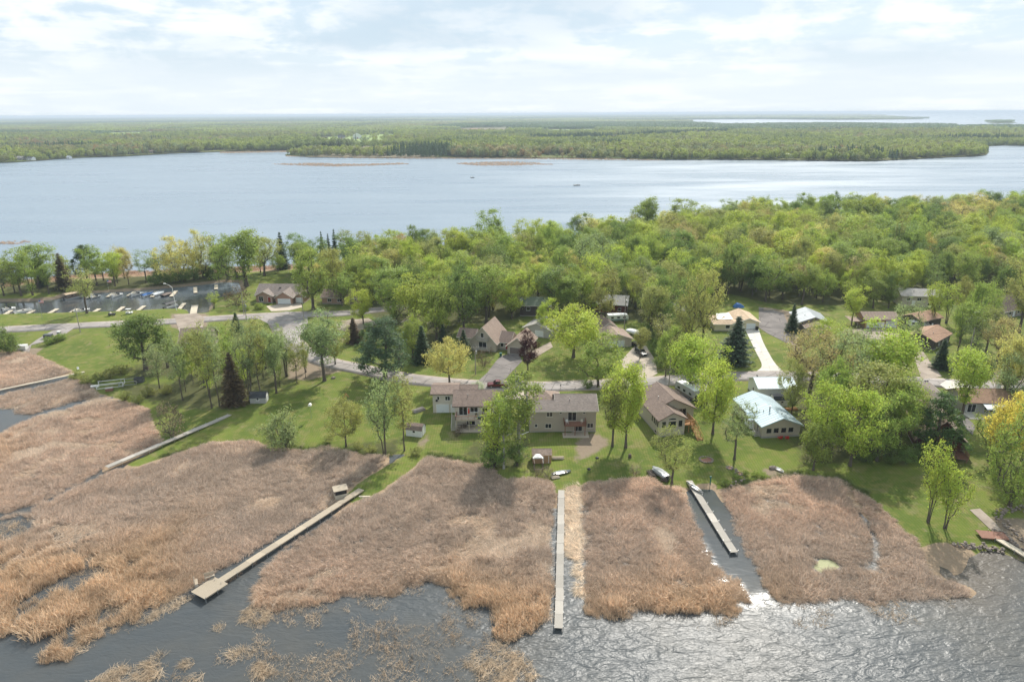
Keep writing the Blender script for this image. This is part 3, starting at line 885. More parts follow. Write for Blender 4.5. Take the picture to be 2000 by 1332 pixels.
def spruce(seed, h=14.0, rad=2.6, levels=34, dense=1.0, gap=0.05):
    rng = np.random.default_rng(seed); paths = [(np.array([[0, 0, 0], [0.05, 0, h * 0.5], [0, 0.03, h * 0.98]]), np.array([0.22, 0.13, 0.02]), 6)]
    C, D, U = [], [], []
    for l in range(levels):
        f = (l + 0.5 * rng.random()) / levels
        z = h * (gap + (1 - gap) * f); R = rad * ((1 - f) ** 0.85) * rng.uniform(0.78, 1.12) + 0.12
        nb = max(4, int((6 + 5 * (1 - f)) * dense)); a0 = rng.uniform(0, 6.28)
        for b in range(nb):
            a = a0 + 6.283 * b / nb + rng.normal(0, 0.2); r = R * rng.uniform(0.65, 1.15)
            dirv = np.array([math.cos(a), math.sin(a), 0]); tip = dirv * r + [0, 0, z - r * 0.28 + 0.10 * r]
            st = np.array([0, 0, z]); mid = dirv * r * 0.55 + [0, 0, z - r * 0.22]
            if r > 0.7: paths.append((np.array([st, mid, tip]), np.array([0.035, 0.025, 0.01]), 3))
            m = int(3 + 9 * r * dense)
            for k in range(m):
                g = (k + rng.random()) / m
                q = st * (1 - g) ** 2 + 2 * mid * g * (1 - g) + tip * g * g
                sp = 0.34 * r * (1 - g * 0.7) + 0.08
                C.append(q + np.array([-dirv[1], dirv[0], 0]) * rng.normal(0, sp * 0.6) + rng.normal(0, 0.05, 3)); D.append(dirv)
    C = np.array(C); D = np.array(D); nn = rng.normal(0, 0.4, (len(C), 3)) + [0, 0, 1.0]; nn /= np.linalg.norm(nn, axis=1)[:, None]
    t = D + rng.normal(0, 0.35, (len(C), 3)) + [0, 0, -0.2]; t /= np.linalg.norm(t, axis=1)[:, None]; b = np.cross(nn, t); b /= np.linalg.norm(b, axis=1)[:, None]
    s = rng.uniform(0.3, 0.6, len(C))[:, None] * (0.6 + 0.5 * rad / 2.6)
    V = np.stack([C - t * s * 0.5, C + b * s * 0.27, C + t * s * 0.6, C - b * s * 0.27], 1).reshape(-1, 3)
    return tubes(paths, M_BARK, 'trunk'), np_mesh('crown', V, np.arange(len(V)).reshape(-1, 4), M_LEAF)


def shrub(seed, h=4.0, rad=2.6, tips=70, per=55, leaf=0.22):
    return broadleaf(seed, h, rad, 0.02, tips, per, leaf, 0.42, 'round', 5, 0.10, None, 0.2)


# name -> list of (wood, crown, height, crown diameter)
KIND = {}


def kind(name, fn, seeds, h, dia, **kw):
    KIND[name] = []
    for s in seeds:
        w, c = fn(s, h=h, **kw)
        co = np.empty(len(c.vertices) * 3, np.float32); c.vertices.foreach_get('co', co); co = co.reshape(-1, 3)
        rr = np.hypot(co[:, 0], co[:, 1]); KIND[name].append((w, c, float(np.percentile(co[:, 2], 99.5)), 2 * float(np.percentile(rr, 96))))


kind('maple', broadleaf, (1, 2, 3), 13, 0, rad=4.6, base=0.22, tips=130, per=68, leaf=0.32, clump=0.70)
kind('ash', broadleaf, (4, 5, 6), 17, 0, rad=3.6, base=0.30, tips=120, per=58, leaf=0.32, clump=0.70, shape='vase')
kind('oak', broadleaf, (7, 8, 9), 15, 0, rad=5.4, base=0.26, tips=160, per=42, leaf=0.31, clump=0.68, shape='spread', trunk_r=0.36, wob=0.6)
kind('cottonwood', broadleaf, (10, 11), 21, 0, rad=6.6, base=0.20, tips=170, per=58, leaf=0.46, clump=0.95, trunk_r=0.5)
kind('willow', broadleaf, (12, 13), 19, 0, rad=6.4, base=0.15, tips=170, per=50, leaf=0.42, clump=0.85, shape='spread', stems=3, trunk_r=0.3, droop=0.45)
kind('aspen', broadleaf, (14, 15, 16), 15, 0, rad=2.2, base=0.36, tips=75, per=30, leaf=0.30, clump=0.55, trunk_r=0.13, wob=0.5)
kind('clump', broadleaf, (17, 18, 19), 14, 0, rad=3.4, base=0.16, tips=115, per=30, leaf=0.31, clump=0.62, shape='vase', stems=3, trunk_r=0.15)
kind('poplar', broadleaf, (20,), 18, 0, rad=3.4, base=0.30, tips=115, per=44, leaf=0.34, clump=0.66, bark=M_PALE, trunk_r=0.27)
kind('sparse', broadleaf, (21, 22, 23), 15, 0, rad=3.2, base=0.25, tips=110, per=28, leaf=0.27, clump=0.5, stems=1, trunk_r=0.2, wob=0.5)
kind('spruce', spruce, (31, 32, 33), 14, 0, rad=2.7)
kind('pine', broadleaf, (41, 42), 16, 0, rad=4.2, base=0.16, tips=120, per=78, leaf=0.34, clump=0.52, shape='cone', trunk_r=0.3)
kind('shrub', shrub, (51, 52, 53), 4, 0)
kind('brush', broadleaf, (54, 55), 3.2, 0, rad=2.4, base=0.02, tips=90, per=14, leaf=0.16, clump=0.35, stems=6, trunk_r=0.05)
SRC = bpy.data.collections.new('plant_sources')

TINT = dict(lime=(0.208, 0.258, 0.030), green=(0.146, 0.196, 0.034), dark=(0.094, 0.142, 0.032), deep=(0.055, 0.100, 0.028), yellow=(0.300, 0.275, 0.085), gold=(0.340, 0.305, 0.050), olive=(0.175, 0.190, 0.052), tan=(0.235, 0.200, 0.085),
            rust=(0.240, 0.150, 0.060), silver=(0.150, 0.195, 0.080), purple=(0.050, 0.012, 0.014), pine=(0.054, 0.092, 0.046), blue=(0.052, 0.085, 0.052), spruce=(0.036, 0.064, 0.028), brown=(0.085, 0.062, 0.035), white=(0.62, 0.63, 0.50), grey=(0.150, 0.125, 0.085))
for _k in TINT:
    if _k not in ('purple', 'white'): _c = [c * 1.95 for c in TINT[_k]]; _l = 0.3 * _c[0] + 0.6 * _c[1] + 0.1 * _c[2]; TINT[_k] = tuple(min(0.85, c * 0.88 + _l * 0.12 * g) for c, g in zip(_c, (1.25, 1.0, 0.75)))
TREES = []            # (x, y) of every tree standing, to keep the wood from growing into them


def plant(kd, loc, hgt, width, tint, label, rng, cat='tree', group=None, name=None, trunk_lean=0.0):
    w, c, h0, d0 = KIND[kd][rng.randrange(len(KIND[kd]))]
    nm = name or {'maple': 'maple_tree', 'ash': 'broadleaf_tree', 'oak': 'oak_tree', 'cottonwood': 'cottonwood_tree', 'willow': 'willow_tree', 'aspen': 'slender_tree', 'clump': 'multi_stem_tree', 'poplar': 'poplar_tree', 'sparse': 'bare_branched_tree', 'spruce': 'spruce_tree', 'pine': 'pine_tree', 'shrub': 'shrub', 'brush': 'bush'}[kd]
    root = thing(nm, label, cat, loc, rng.uniform(0, 6.28), group)
    s = width / d0; root.scale = (s, s, hgt / h0)
    if trunk_lean: root.rotation_euler = (0, trunk_lean, 0)
    obj('trunk' if kd not in ('shrub', 'brush') else 'stems', w, root)
    cr = obj('crown', c, root)
    b = TINT[tint] if isinstance(tint, str) else tint
    k = rng.uniform(0.9, 1.1)
    cr.color = (b[0] * k * rng.uniform(0.95, 1.05), b[1] * k, b[2] * k, 1)
    TREES.append((loc[0], loc[1], width))
    return root


def height_at(p, ytop):
    lo, hi = 0.2, 60.0
    for _ in range(30):
        m = (lo + hi) / 2
        if img((p[0], p[1], p[2] + m))[1] > ytop: lo = m
        else: hi = m
    return m


# kind, base x, base y, top y, crown width (photo pixels), tint, label
NAMED = [
    ('sparse', 8, 578, 505, 46, 'silver', 'thin pale tree at the far left end of the canal bank'),
    ('ash', 42, 578, 490, 50, 'green', 'leafy green tree left of the two canal-bank spruces'),
    ('clump', 64, 577, 500, 40, 'green', 'bushy green tree touching the first canal-bank spruce'),
    ('spruce', 84, 560, 492, 24, 'spruce', 'narrow dark spruce behind the green trees on the canal bank'),
    ('ash', 96, 574, 516, 34, 'green', 'short green tree at the foot of the first canal-bank spruce'),
    ('spruce', 127, 565, 496, 32, 'brown', 'dark brownish spruce standing alone on the canal bank'),
    ('pine', 172, 550, 480, 46, 'pine', 'round-topped dark pine on the canal bank'),
    ('sparse', 170, 612, 522, 62, 'olive', 'pale yellow-green tree on the near canal bank beside the moored boats'),
    ('ash', 225, 559, 494, 40, 'lime', 'fan-shaped bright green tree behind the boat slips'),
    ('sparse', 252, 556, 504, 30, 'tan', 'small brownish tree right of the fan-shaped green tree'),
    ('sparse', 286, 552, 487, 44, 'silver', 'thin grey-green tree left of the yellow willows'),
    ('willow', 352, 553, 462, 84, 'yellow', 'yellow-green willow on the canal bank, left one of two'),
    ('willow', 398, 550, 450, 66, 'yellow', 'taller yellow willow on the canal bank, right one of two'),
    ('clump', 437, 548, 454, 52, 'green', 'upright green tree between the yellow willow and the great cottonwood'),
    ('cottonwood', 482, 560, 450, 108, 'green', 'great spreading green cottonwood left of the brick house'),
    ('brush', 465, 598, 558, 60, 'brown', 'reddish brown bush at the corner of the brick house'),
    ('clump', 418, 603, 572, 26, 'lime', 'small bright green bush tree at the canal end'),
    ('spruce', 553, 526, 455, 28, 'spruce', 'lone tall spruce on the back shore right of the cottonwood'),
    ('cottonwood', 612, 606, 488, 74, 'green', 'dense dark green tree right of the brick house garage'),
    ('ash', 655, 590, 484, 48, 'olive', 'pale olive tree right of the dense tree by the brick house'),
    ('spruce', 632, 517, 453, 15, 'spruce', 'first of the thin spruces on the back shore behind the houses'),
    ('spruce', 645, 516, 458, 15, 'spruce', 'second of the thin spruces on the back shore, shorter one'),
    ('spruce', 657, 516, 449, 17, 'spruce', 'tallest of the thin spruces on the back shore'),
    ('aspen', 678, 524, 449, 34, 'olive', 'slender tree with a tall bare trunk on the back shore beside the thin spruces'),
    ('aspen', 712, 520, 452, 40, 'olive', 'slender pale tree right of the thin spruces'),
    ('oak', 722, 548, 480, 66, 'olive', 'olive oak with dark branches behind the lakeside lane'),
    ('oak', 745, 524, 470, 50, 'tan', 'brownish oak with bare limbs on the back shore'),
    ('oak', 795, 522, 458, 66, 'rust', 'rusty brown oak on the back shore'),
    ('maple', 803, 548, 484, 62, 'lime', 'round bright lime tree in front of the rusty oak'),
    ('ash', 848, 522, 450, 36, 'silver', 'tall pale tree rising right of the rusty oak'),
    ('ash', 888, 516, 446, 44, 'olive', 'pale tall tree on the back shore above the dense wood'),
    ('cottonwood', 960, 505, 410, 62, 'green', 'tall round green tree standing highest against the lake'),
    ('ash', 770, 618, 518, 84, 'green', 'large mid-green tree above the lane right of the brick house'),
    ('maple', 710, 634, 564, 54, 'lime', 'lime green round tree beside the lane junction'),
    ('maple', 860, 648, 535, 84, 'green', 'big green tree filling the wood left of the chalet'),
    ('maple', 906, 644, 515, 90, 'dark', 'dark green tree behind the chalet, left one'),
    ('ash', 950, 632, 520, 80, 'green', 'tall green tree behind the chalet, middle one'),
    ('maple', 1000, 622, 530, 76, 'lime', 'light green tree behind the chalet, right one'),
    ('pine', 752, 738, 622, 108, 'pine', 'large dark pine leaning over the shore road'),
    ('spruce', 692, 668, 622, 34, 'brown', 'brownish spruce left of the large dark pine'),
    ('pine', 722, 672, 632, 40, 'deep', 'rounded dark conifer between the brownish spruce and the large pine'),
    ('maple', 806, 700, 627, 54, 'green', 'bright green tree behind the large dark pine'),
    ('spruce', 826, 708, 638, 42, 'spruce', 'broad dark spruce right of the large dark pine'),
    ('spruce', 866, 670, 634, 20, 'spruce', 'small spruce on the chalet lawn behind the yellow tree'),
    ('spruce', 906, 690, 645, 26, 'spruce', 'small spruce close to the chalet front'),
    ('maple', 878, 752, 660, 86, 'yellow', 'pale yellow tree on the road edge in front of the chalet'),
    ('brush', 945, 715, 683, 46, 'brown', 'brownish shrub bed in front of the chalet'),
    ('maple', 1031, 724, 650, 54, 'purple', 'dark purple maple by the chalet drive'),
    ('ash', 634, 744, 614, 84, 'silver', 'tall airy green tree at the road bend by the boulder'),
    ('aspen', 580, 748, 672, 30, 'olive', 'thin bare young tree left of the airy tree at the road bend'),
    ('aspen', 597, 738, 670, 22, 'olive', 'second thin young tree left of the airy tree at the road bend'),
    ('cottonwood', 285, 722, 612, 104, 'dark', 'broad dense dark green tree in the left meadow'),
    ('clump', 328, 718, 640, 44, 'green', 'green tree joined to the right side of the dense meadow tree'),
    ('aspen', 312, 760, 672, 40, 'silver', 'bent thin tree below the dense meadow tree'),
    ('aspen', 357, 782, 650, 44, 'silver', 'thin tall tree with a bare lower trunk in the left grove'),
    ('spruce', 388, 702, 656, 18, 'brown', 'narrow reddish spruce beside the brown-roofed cabin'),
    ('aspen', 414, 797, 632, 46, 'olive', 'slender pale tree in the left grove, first of the front row'),
    ('aspen', 429, 794, 640, 40, 'silver', 'slender pale tree in the left grove, second of the front row'),
    ('ash', 400, 756, 645, 58, 'olive', 'loose pale tree at the back of the left grove'),
    ('spruce', 460, 790, 690, 48, 'brown', 'broad brownish spruce in the left grove'),
    ('clump', 490, 782, 630, 52, 'silver', 'tall multi-stem tree above the lean shed in the left grove'),
    ('aspen', 510, 776, 622, 44, 'olive', 'tall slender tree right of the lean shed'),
    ('ash', 540, 768, 640, 50, 'silver', 'pale tree at the right end of the left grove'),
    ('aspen', 450, 770, 640, 40, 'green', 'green slender tree behind the brownish spruce of the grove'),
    ('spruce', 464, 652, 612, 27, 'spruce', 'small dark spruce on the lane verge beside the utility poles'),
    ('shrub', 17, 690, 638, 46, 'dark', 'dense dark shrub at the left end of the meadow'),
    ('shrub', 557, 872, 802, 78, 'silver', 'big rounded grey-green shrub at the marsh edge'),
    ('maple', 676, 872, 776, 72, 'olive', 'small round tree with a dark trunk at the marsh edge'),
    ('clump', 752, 888, 728, 74, 'silver', 'tall pale multi-stem tree at the marsh edge left of the white barn shed'),
    ('aspen', 790, 880, 735, 50, 'olive', 'tall slim tree just left of the white barn shed'),
    ('brush', 336, 852, 788, 60, 'grey', 'grey twiggy bush beside the grey boardwalk'),
    ('shrub', 900, 812, 812, 10, 'green', 'low clipped shrub by the deck steps'),
    ('poplar', 1014, 896, 738, 92, 'green', 'pale-trunked poplar between the two nearest lake houses'),
    ('clump', 966, 912, 772, 84, 'lime', 'leaning bright green trees left of the pale-trunked poplar'),
    ('poplar', 984, 915, 775, 50, 'green', 'slim white-stemmed tree at the marsh edge below the cream house'),
    ('shrub', 960, 912, 855, 62, 'dark', 'dark thicket at the foot of the slim white-stemmed tree'),
    ('shrub', 1010, 908, 860, 52, 'dark', 'dark thicket at the foot of the pale-trunked poplar'),
    ('ash', 1196, 872, 740, 62, 'olive', 'olive tree beside the tan lake house, left of the bright one'),
    ('maple', 1222, 874, 708, 92, 'lime', 'bright green three-trunked tree between the tan house and the gabled house'),
    ('maple', 1120, 698, 596, 122, 'lime', 'large lime green leaning tree on the lawn right of the purple maple'),
    ('maple', 1168, 756, 660, 122, 'green', 'broad green tree overhanging the road above the tan lake house'),
    ('maple', 1346, 770, 655, 104, 'lime', 'bright green tree above the motorhome by the road'),
    ('maple', 1392, 848, 706, 88, 'lime', 'dense bright green tree right of the gabled house'),
    ('sparse', 1434, 897, 786, 72, 'silver', 'pale grey-green tree on the lawn between the gabled and the blue-roofed house'),
    ('oak', 1312, 945, 836, 88, 'olive', 'low olive-grey tree in front of the gabled house'),
    ('spruce', 1435, 708, 620, 58, 'blue', 'single blue-green spruce on the lawn left of the white drive'),
    ('spruce', 1546, 648, 594, 26, 'spruce', 'narrow spruce left of the grey metal-roofed house'),
    ('oak', 1372, 690, 526, 84, 'olive', 'tall yellowish tree left of the cream garage'),
    ('oak', 1338, 690, 575, 66, 'olive', 'olive tree behind the bright green tree by the motorhome'),
    ('sparse', 1295, 690, 610, 70, 'olive', 'loose olive tree beside the dark car drive'),
    ('oak', 1578, 785, 645, 140, 'tan', 'wide pale oak with dark limbs above the blue garage'),
    ('oak', 1655, 795, 645, 132, 'silver', 'pale silver oak right of the wide pale oak'),
    ('ash', 1722, 805, 632, 104, 'lime', 'feathery light green tree by the gravel drive'),
    ('maple', 1606, 880, 740, 118, 'lime', 'bright green tree right of the blue-roofed house, upper one'),
    ('maple', 1660, 910, 752, 128, 'lime', 'big leafy lime tree in the middle of the right-hand grove'),
    ('maple', 1588, 918, 828, 72, 'green', 'small forked green tree in front of the blue-roofed house'),
    ('maple', 1712, 900, 768, 112, 'green', 'green tree at the right edge of the right-hand grove'),
    ('ash', 1690, 855, 712, 104, 'olive', 'tall olive-green tree at the back of the right-hand grove'),
    ('aspen', 1776, 840, 752, 50, 'lime', 'light green thin tree before the grey roof'),
    ('pine', 1826, 890, 770, 98, 'deep', 'dark drooping pine in front of the log chalet'),
    ('ash', 1876, 822, 686, 78, 'lime', 'green tree with a thick dark trunk above the log chalet'),
    ('clump', 1812, 1020, 858, 62, 'lime', 'taller lime tree of the pair on the right lawn'),
    ('clump', 1846, 1032, 906, 64, 'lime', 'shorter lime tree of the pair on the right lawn'),
    ('willow', 1972, 988, 800, 136, 'green', 'big leaning green tree by the stone wall at the right edge'),
    ('maple', 1958, 915, 768, 92, 'gold', 'golden-leaved tree rising behind the big leaning tree at right'),
    ('spruce', 1836, 720, 664, 36, 'spruce', 'dark little spruce before the orange-roofed cottage'),
    ('sparse', 1764, 716, 586, 58, 'silver', 'thin pale tree in front of the two-door garage'),
    ('clump', 1642, 668, 628, 38, 'lime', 'round lime bush tree right of the grey metal-roofed house'),
    ('ash', 1662, 642, 558, 42, 'lime', 'young lime tree left of the two-door garage'),
    ('maple', 1735, 602, 526, 48, 'dark', 'dark green round tree behind the two-door garage'),
    ('ash', 1705, 602, 530, 50, 'green', 'green tree behind the two-door garage, left of the dark one'),
    ('clump', 1820, 634, 548, 44, 'lime', 'light green tree between the tan house and the orange-roofed cottage'),
    ('clump', 1848, 632, 552, 40, 'lime', 'second light green tree beside the orange-roofed cottage'),
    ('maple', 1898, 672, 550, 56, 'green', 'green tree right of the orange-roofed cottage'),
    ('sparse', 1900, 700, 608, 62, 'silver', 'grey-green tree below the orange-roofed cottage'),
    ('oak', 1945, 715, 620, 60, 'tan', 'crooked tan oak near the right edge'),
    ('oak', 1975, 800, 690, 92, 'silver', 'wide grey oak over the brown-roofed house at right'),
    ('ash', 1990, 650, 500, 74, 'olive', 'tall olive tree at the right edge beside the brown house'),
    ('maple', 1960, 790, 655, 60, 'yellow', 'yellow-tinged tree at the right edge above the brown-roofed house'),
    ('maple', 566, 812, 806, 8, 'white', 'small white-flowering sapling on the left lawn'),
    ('maple', 933, 772, 744, 30, 'white', 'white-blossomed small tree by the mailboxes'),
    ('shrub', 1003, 760, 728, 26, 'dark', 'rounded dark shrub by the road utility pole'),
    ('shrub', 1148, 758, 742, 26, 'dark', 'dark low shrub on the road edge above the tan lake house'),
    ('oak', 1158, 570, 455, 92, 'silver', 'wide silver-grey oak standing above the middle of the wood'),
    ('cottonwood', 1262, 470, 386, 62, 'green', 'tall loose-crowned tree on the back shore, left of two'),
    ('cottonwood', 1326, 464, 390, 74, 'green', 'tall loose-crowned tree on the back shore, right of two'),
    ('oak', 1330, 500, 448, 46, 'rust', 'rusty tree below the loose-crowned pair'),
    ('sparse', 1385, 470, 414, 26, 'grey', 'bare grey tree in the gap of the back shore'),
    ('sparse', 1748, 520, 402, 24, 'olive', 'tall bare-trunked tree rising out of the wood at right'),
    ('maple', 1978, 432, 386, 34, 'dark', 'round dark tree on the back shore at the far right'),
    ('maple', 1545, 812, 700, 60, 'olive', 'olive tree overhanging the right end of the blue-roofed garage'),
    ('maple', 1620, 830, 700, 84, 'green', 'green tree at the centre back of the right-hand grove'),
    ('ash', 1640, 745, 640, 70, 'olive', 'olive tree across the road from the pale silver oak'),
    ('maple', 1755, 870, 740, 96, 'green', 'green tree between the right-hand grove and the dark pine'),
    ('ash', 1745, 770, 660, 60, 'lime', 'light tree on the road edge at the foot of the gravel drive'),
    ('oak', 1925, 690, 600, 60, 'olive', 'olive oak above the crooked tan oak'),
    ('ash', 1870, 690, 590, 50, 'green', 'green tree directly right of the dark little spruce'),
    ('maple', 1910, 770, 690, 54, 'silver', 'grey-green tree at the roadside left of the brown-roofed house'),
    ('clump', 1930, 900, 790, 70, 'green', 'green tree between the log chalet and the golden-leaved tree'),
    ('maple', 1995, 900, 770, 90, 'green', 'shady green tree behind the golden-leaved tree at the right edge'),
    ('ash', 1250, 700, 640, 34, 'olive', 'small olive tree behind the black vehicle drive'),
    ('maple', 1300, 735, 640, 60, 'green', 'green tree between the tan drive and the roadside pole'),
    ('ash', 1270, 660, 560, 56, 'olive', 'olive tree behind the white-tarped boat'),
    ('ash', 1180, 640, 520, 60, 'olive', 'tall olive tree leaning over the red barn'),
    ('maple', 1065, 655, 585, 50, 'lime', 'lime tree between the outbuilding and the large leaning tree'),
    ('clump', 385, 735, 640, 46, 'green', 'green tree beside the brown-roofed cabin'),
    ('ash', 520, 720, 630, 44, 'olive', 'thin olive tree behind the left grove near the lane'),
    ('clump', 560, 735, 650, 50, 'silver', 'loose pale tree at the back right of the left grove'),
    ('spruce', 640, 690, 640, 24, 'brown', 'small brown spruce on the lawn inside the lane junction'),
    ('maple', 655, 712, 630, 60, 'olive', 'olive tree on the lawn behind the airy tree'),
]
rg = random.Random(5)
for kd, bx, by, ty, w, tn, lb in NAMED:
    if ty >= by - 3 or w < 9:
        continue
    p = P(bx, by)
    h = height_at(p, ty); ppm = FPX / ((np.array(p) - [0, 0, CAM_H]) @ CF)
    plant(kd, p, h, w / ppm, tn, lb, rg, 'tree' if kd not in ('shrub', 'brush') else 'shrub')

# low undergrowth along the canal bank and hedges, each bush its own
BUSHES = [('dark', [(305, 556), (322, 553), (338, 552), (360, 551), (380, 550), (405, 549), (425, 549)], 30, 24, 'dark green bank bush under the canal willows', 'bushes under the canal willows'),
          ('olive', [(150, 742), (170, 750), (195, 745), (215, 738), (238, 730)], 28, 18, 'low olive bush along the meadow marsh edge', 'olive bushes at the meadow edge'),
          ('olive', [(245, 782), (270, 788), (290, 772), (325, 770)], 28, 18, 'scrubby bush beside the stored boat lifts', 'scrub beside the boat lifts'),
          ('green', [(108, 668), (122, 664), (98, 672)], 22, 13, 'clipped green bush beside the dark utility box', 'bushes by the dark utility box'),
          ('dark', [(1278, 690), (1284, 704), (1290, 718), (1280, 676), (1268, 664), (1260, 655)], 24, 26, 'dark hedge bush along the right side of the tan drive', 'hedge along the tan drive'),
          ('green', [(1438, 935), (1455, 928), (1475, 930), (1492, 934), (1415, 946)], 20, 10, 'low leafy plant at the marsh edge by the boat landing', 'plants by the boat landing'),
          ('dark', [(1690, 900), (1740, 905), (1770, 905), (1795, 895)], 40, 30, 'shaded bush under the right-hand grove', 'bushes under the grove'),
          ('green', [(1300, 622), (1322, 640), (1345, 655)], 30, 30, 'bush in the tangle left of the cream garage', 'bushes left of the cream garage'),
          ('olive', [(700, 878), (725, 884), (812, 888), (640, 864)], 26, 14, 'low bush on the marsh edge of the left lawn', 'bushes on the left lawn edge'),
          ('brown', [(906, 838), (898, 846), (892, 852)], 16, 12, 'rocky bed shrub beside the deck steps of the cream house', 'shrubs by the deck steps'),
          ('grey', [(1050, 928), (1068, 930), (1240, 926)], 30, 16, 'twiggy grey bush at the marsh edge below the tan house', 'twiggy marsh-edge bushes'),
          ('green', [(480, 606), (505, 604)], 20, 12, 'garden shrub in front of the brick house', 'shrubs before the brick house')]
for tn, pts, w, hh, lb, gr in BUSHES:
    for i, q in enumerate(pts):
        p = P(*q); ppm = FPX / ((np.array(p) - [0, 0, CAM_H]) @ CF)
        k = sorted(pts).index(q); o_ = 'first second third fourth fifth sixth seventh'.split()[k]
        plant('shrub' if tn not in ('grey', 'brown') else 'brush', p, hh / ppm / 0.93, w / ppm * rg.uniform(0.85, 1.2), tn, '%s, %s from left' % (lb, o_), rg, 'shrub', gr)

# ---- scatter helper for what nobody could count
def scatter(name, pts, rot, scl, idx, tint, coll, label, cat):
    me = bpy.data.meshes.new(name); n = len(pts)
    me.vertices.add(n); me.vertices.foreach_set('co', np.asarray(pts, np.float32).ravel())
    for nm, ty, arr, key in (('rot', 'FLOAT_VECTOR', rot, 'vector'), ('scl', 'FLOAT_VECTOR', scl, 'vector'), ('tint', 'FLOAT_VECTOR', tint, 'vector')):
        a = me.attributes.new(nm, ty, 'POINT'); a.data.foreach_set(key, np.asarray(arr, np.float32).ravel())
    a = me.attributes.new('idx', 'INT', 'POINT'); a.data.foreach_set('value', np.asarray(idx, np.int32))
    o = obj(name, me); tag(o, label, cat, kind='stuff')
    ng = bpy.data.node_groups.new(name + '_scatter', 'GeometryNodeTree')
    ng.interface.new_socket('Geometry', in_out='INPUT', socket_type='NodeSocketGeometry'); ng.interface.new_socket('Geometry', in_out='OUTPUT', socket_type='NodeSocketGeometry')
    N = ng.nodes; L = ng.links
    gi, go = N.new('NodeGroupInput'), N.new('NodeGroupOutput')
    ci = N.new('GeometryNodeCollectionInfo'); ci.inputs['Collection'].default_value = coll; ci.inputs['Separate Children'].default_value = True; ci.inputs['Reset Children'].default_value = True
    ip = N.new('GeometryNodeInstanceOnPoints'); ip.inputs['Pick Instance'].default_value = True
    def na(nm, ty):
        x = N.new('GeometryNodeInputNamedAttribute'); x.data_type = ty; x.inputs['Name'].default_value = nm
        return x.outputs[0]
    L.new(gi.outputs[0], ip.inputs['Points']); L.new(ci.outputs[0], ip.inputs['Instance'])
    L.new(na('idx', 'INT'), ip.inputs['Instance Index']); L.new(na('rot', 'FLOAT_VECTOR'), ip.inputs['Rotation']); L.new(na('scl', 'FLOAT_VECTOR'), ip.inputs['Scale'])
    L.new(ip.outputs[0], go.inputs[0])
    md = o.modifiers.new('scatter', 'NODES'); md.node_group = ng
    return o


def source(cname, meshes):
    c = bpy.data.collections.new(cname)
    for i, me in enumerate(meshes):
        c.objects.link(bpy.data.objects.new('%s_%02d' % (cname, i), me))
    return c


# ---- the wood on the peninsula: nearest trees one by one, the rest as one mass
def poisson(poly_, r, rng, extra=None):
    lo, hi = poly_.min(0), poly_.max(0); g = {}; res = []
    n = int((hi - lo).prod() / (r * r) * 3.2)
    c = rng.uniform(lo, hi, (n, 2)); c = c[inside(poly_, c)]
    if extra is not None: c = c[extra(c)]
    for q in c:
        k = (int(q[0] // r), int(q[1] // r)); ok = True
        for a in (-1, 0, 1):
            for b in (-1, 0, 1):
                for s in g.get((k[0] + a, k[1] + b), ()):
                    if (s[0] - q[0]) ** 2 + (s[1] - q[1]) ** 2 < r * r: ok = False; break
                if not ok: break
            if not ok: break
        if ok: g.setdefault(k, []).append(q); res.append(q)
    return np.array(res)


KEEPOUT = []      # building footprints and clearings, world polygons, filled before the wood is planted


BELTS = [('of the left grove', [(345, 765), (400, 705), (470, 690), (570, 690), (610, 735), (540, 768), (470, 785), (420, 795)], 4.6),
         ('on the canal bank', [(0, 560), (170, 545), (300, 538), (450, 532), (450, 546), (330, 556), (130, 568), (0, 580)], 7.5),
         ('behind the brick house', [(480, 526), (560, 522), (700, 514), (700, 560), (620, 572), (600, 545), (480, 545)], 8.0),
         ('behind the lane', [(640, 575), (720, 560), (760, 600), (650, 600)], 7.0),
         ('by the gravel drive', [(1560, 690), (1640, 700), (1760, 715), (1740, 735), (1600, 725)], 9.0),
         ('by the orange cottage', [(1850, 600), (1920, 620), (1960, 700), (1900, 730), (1860, 700), (1880, 640)], 7.5)]


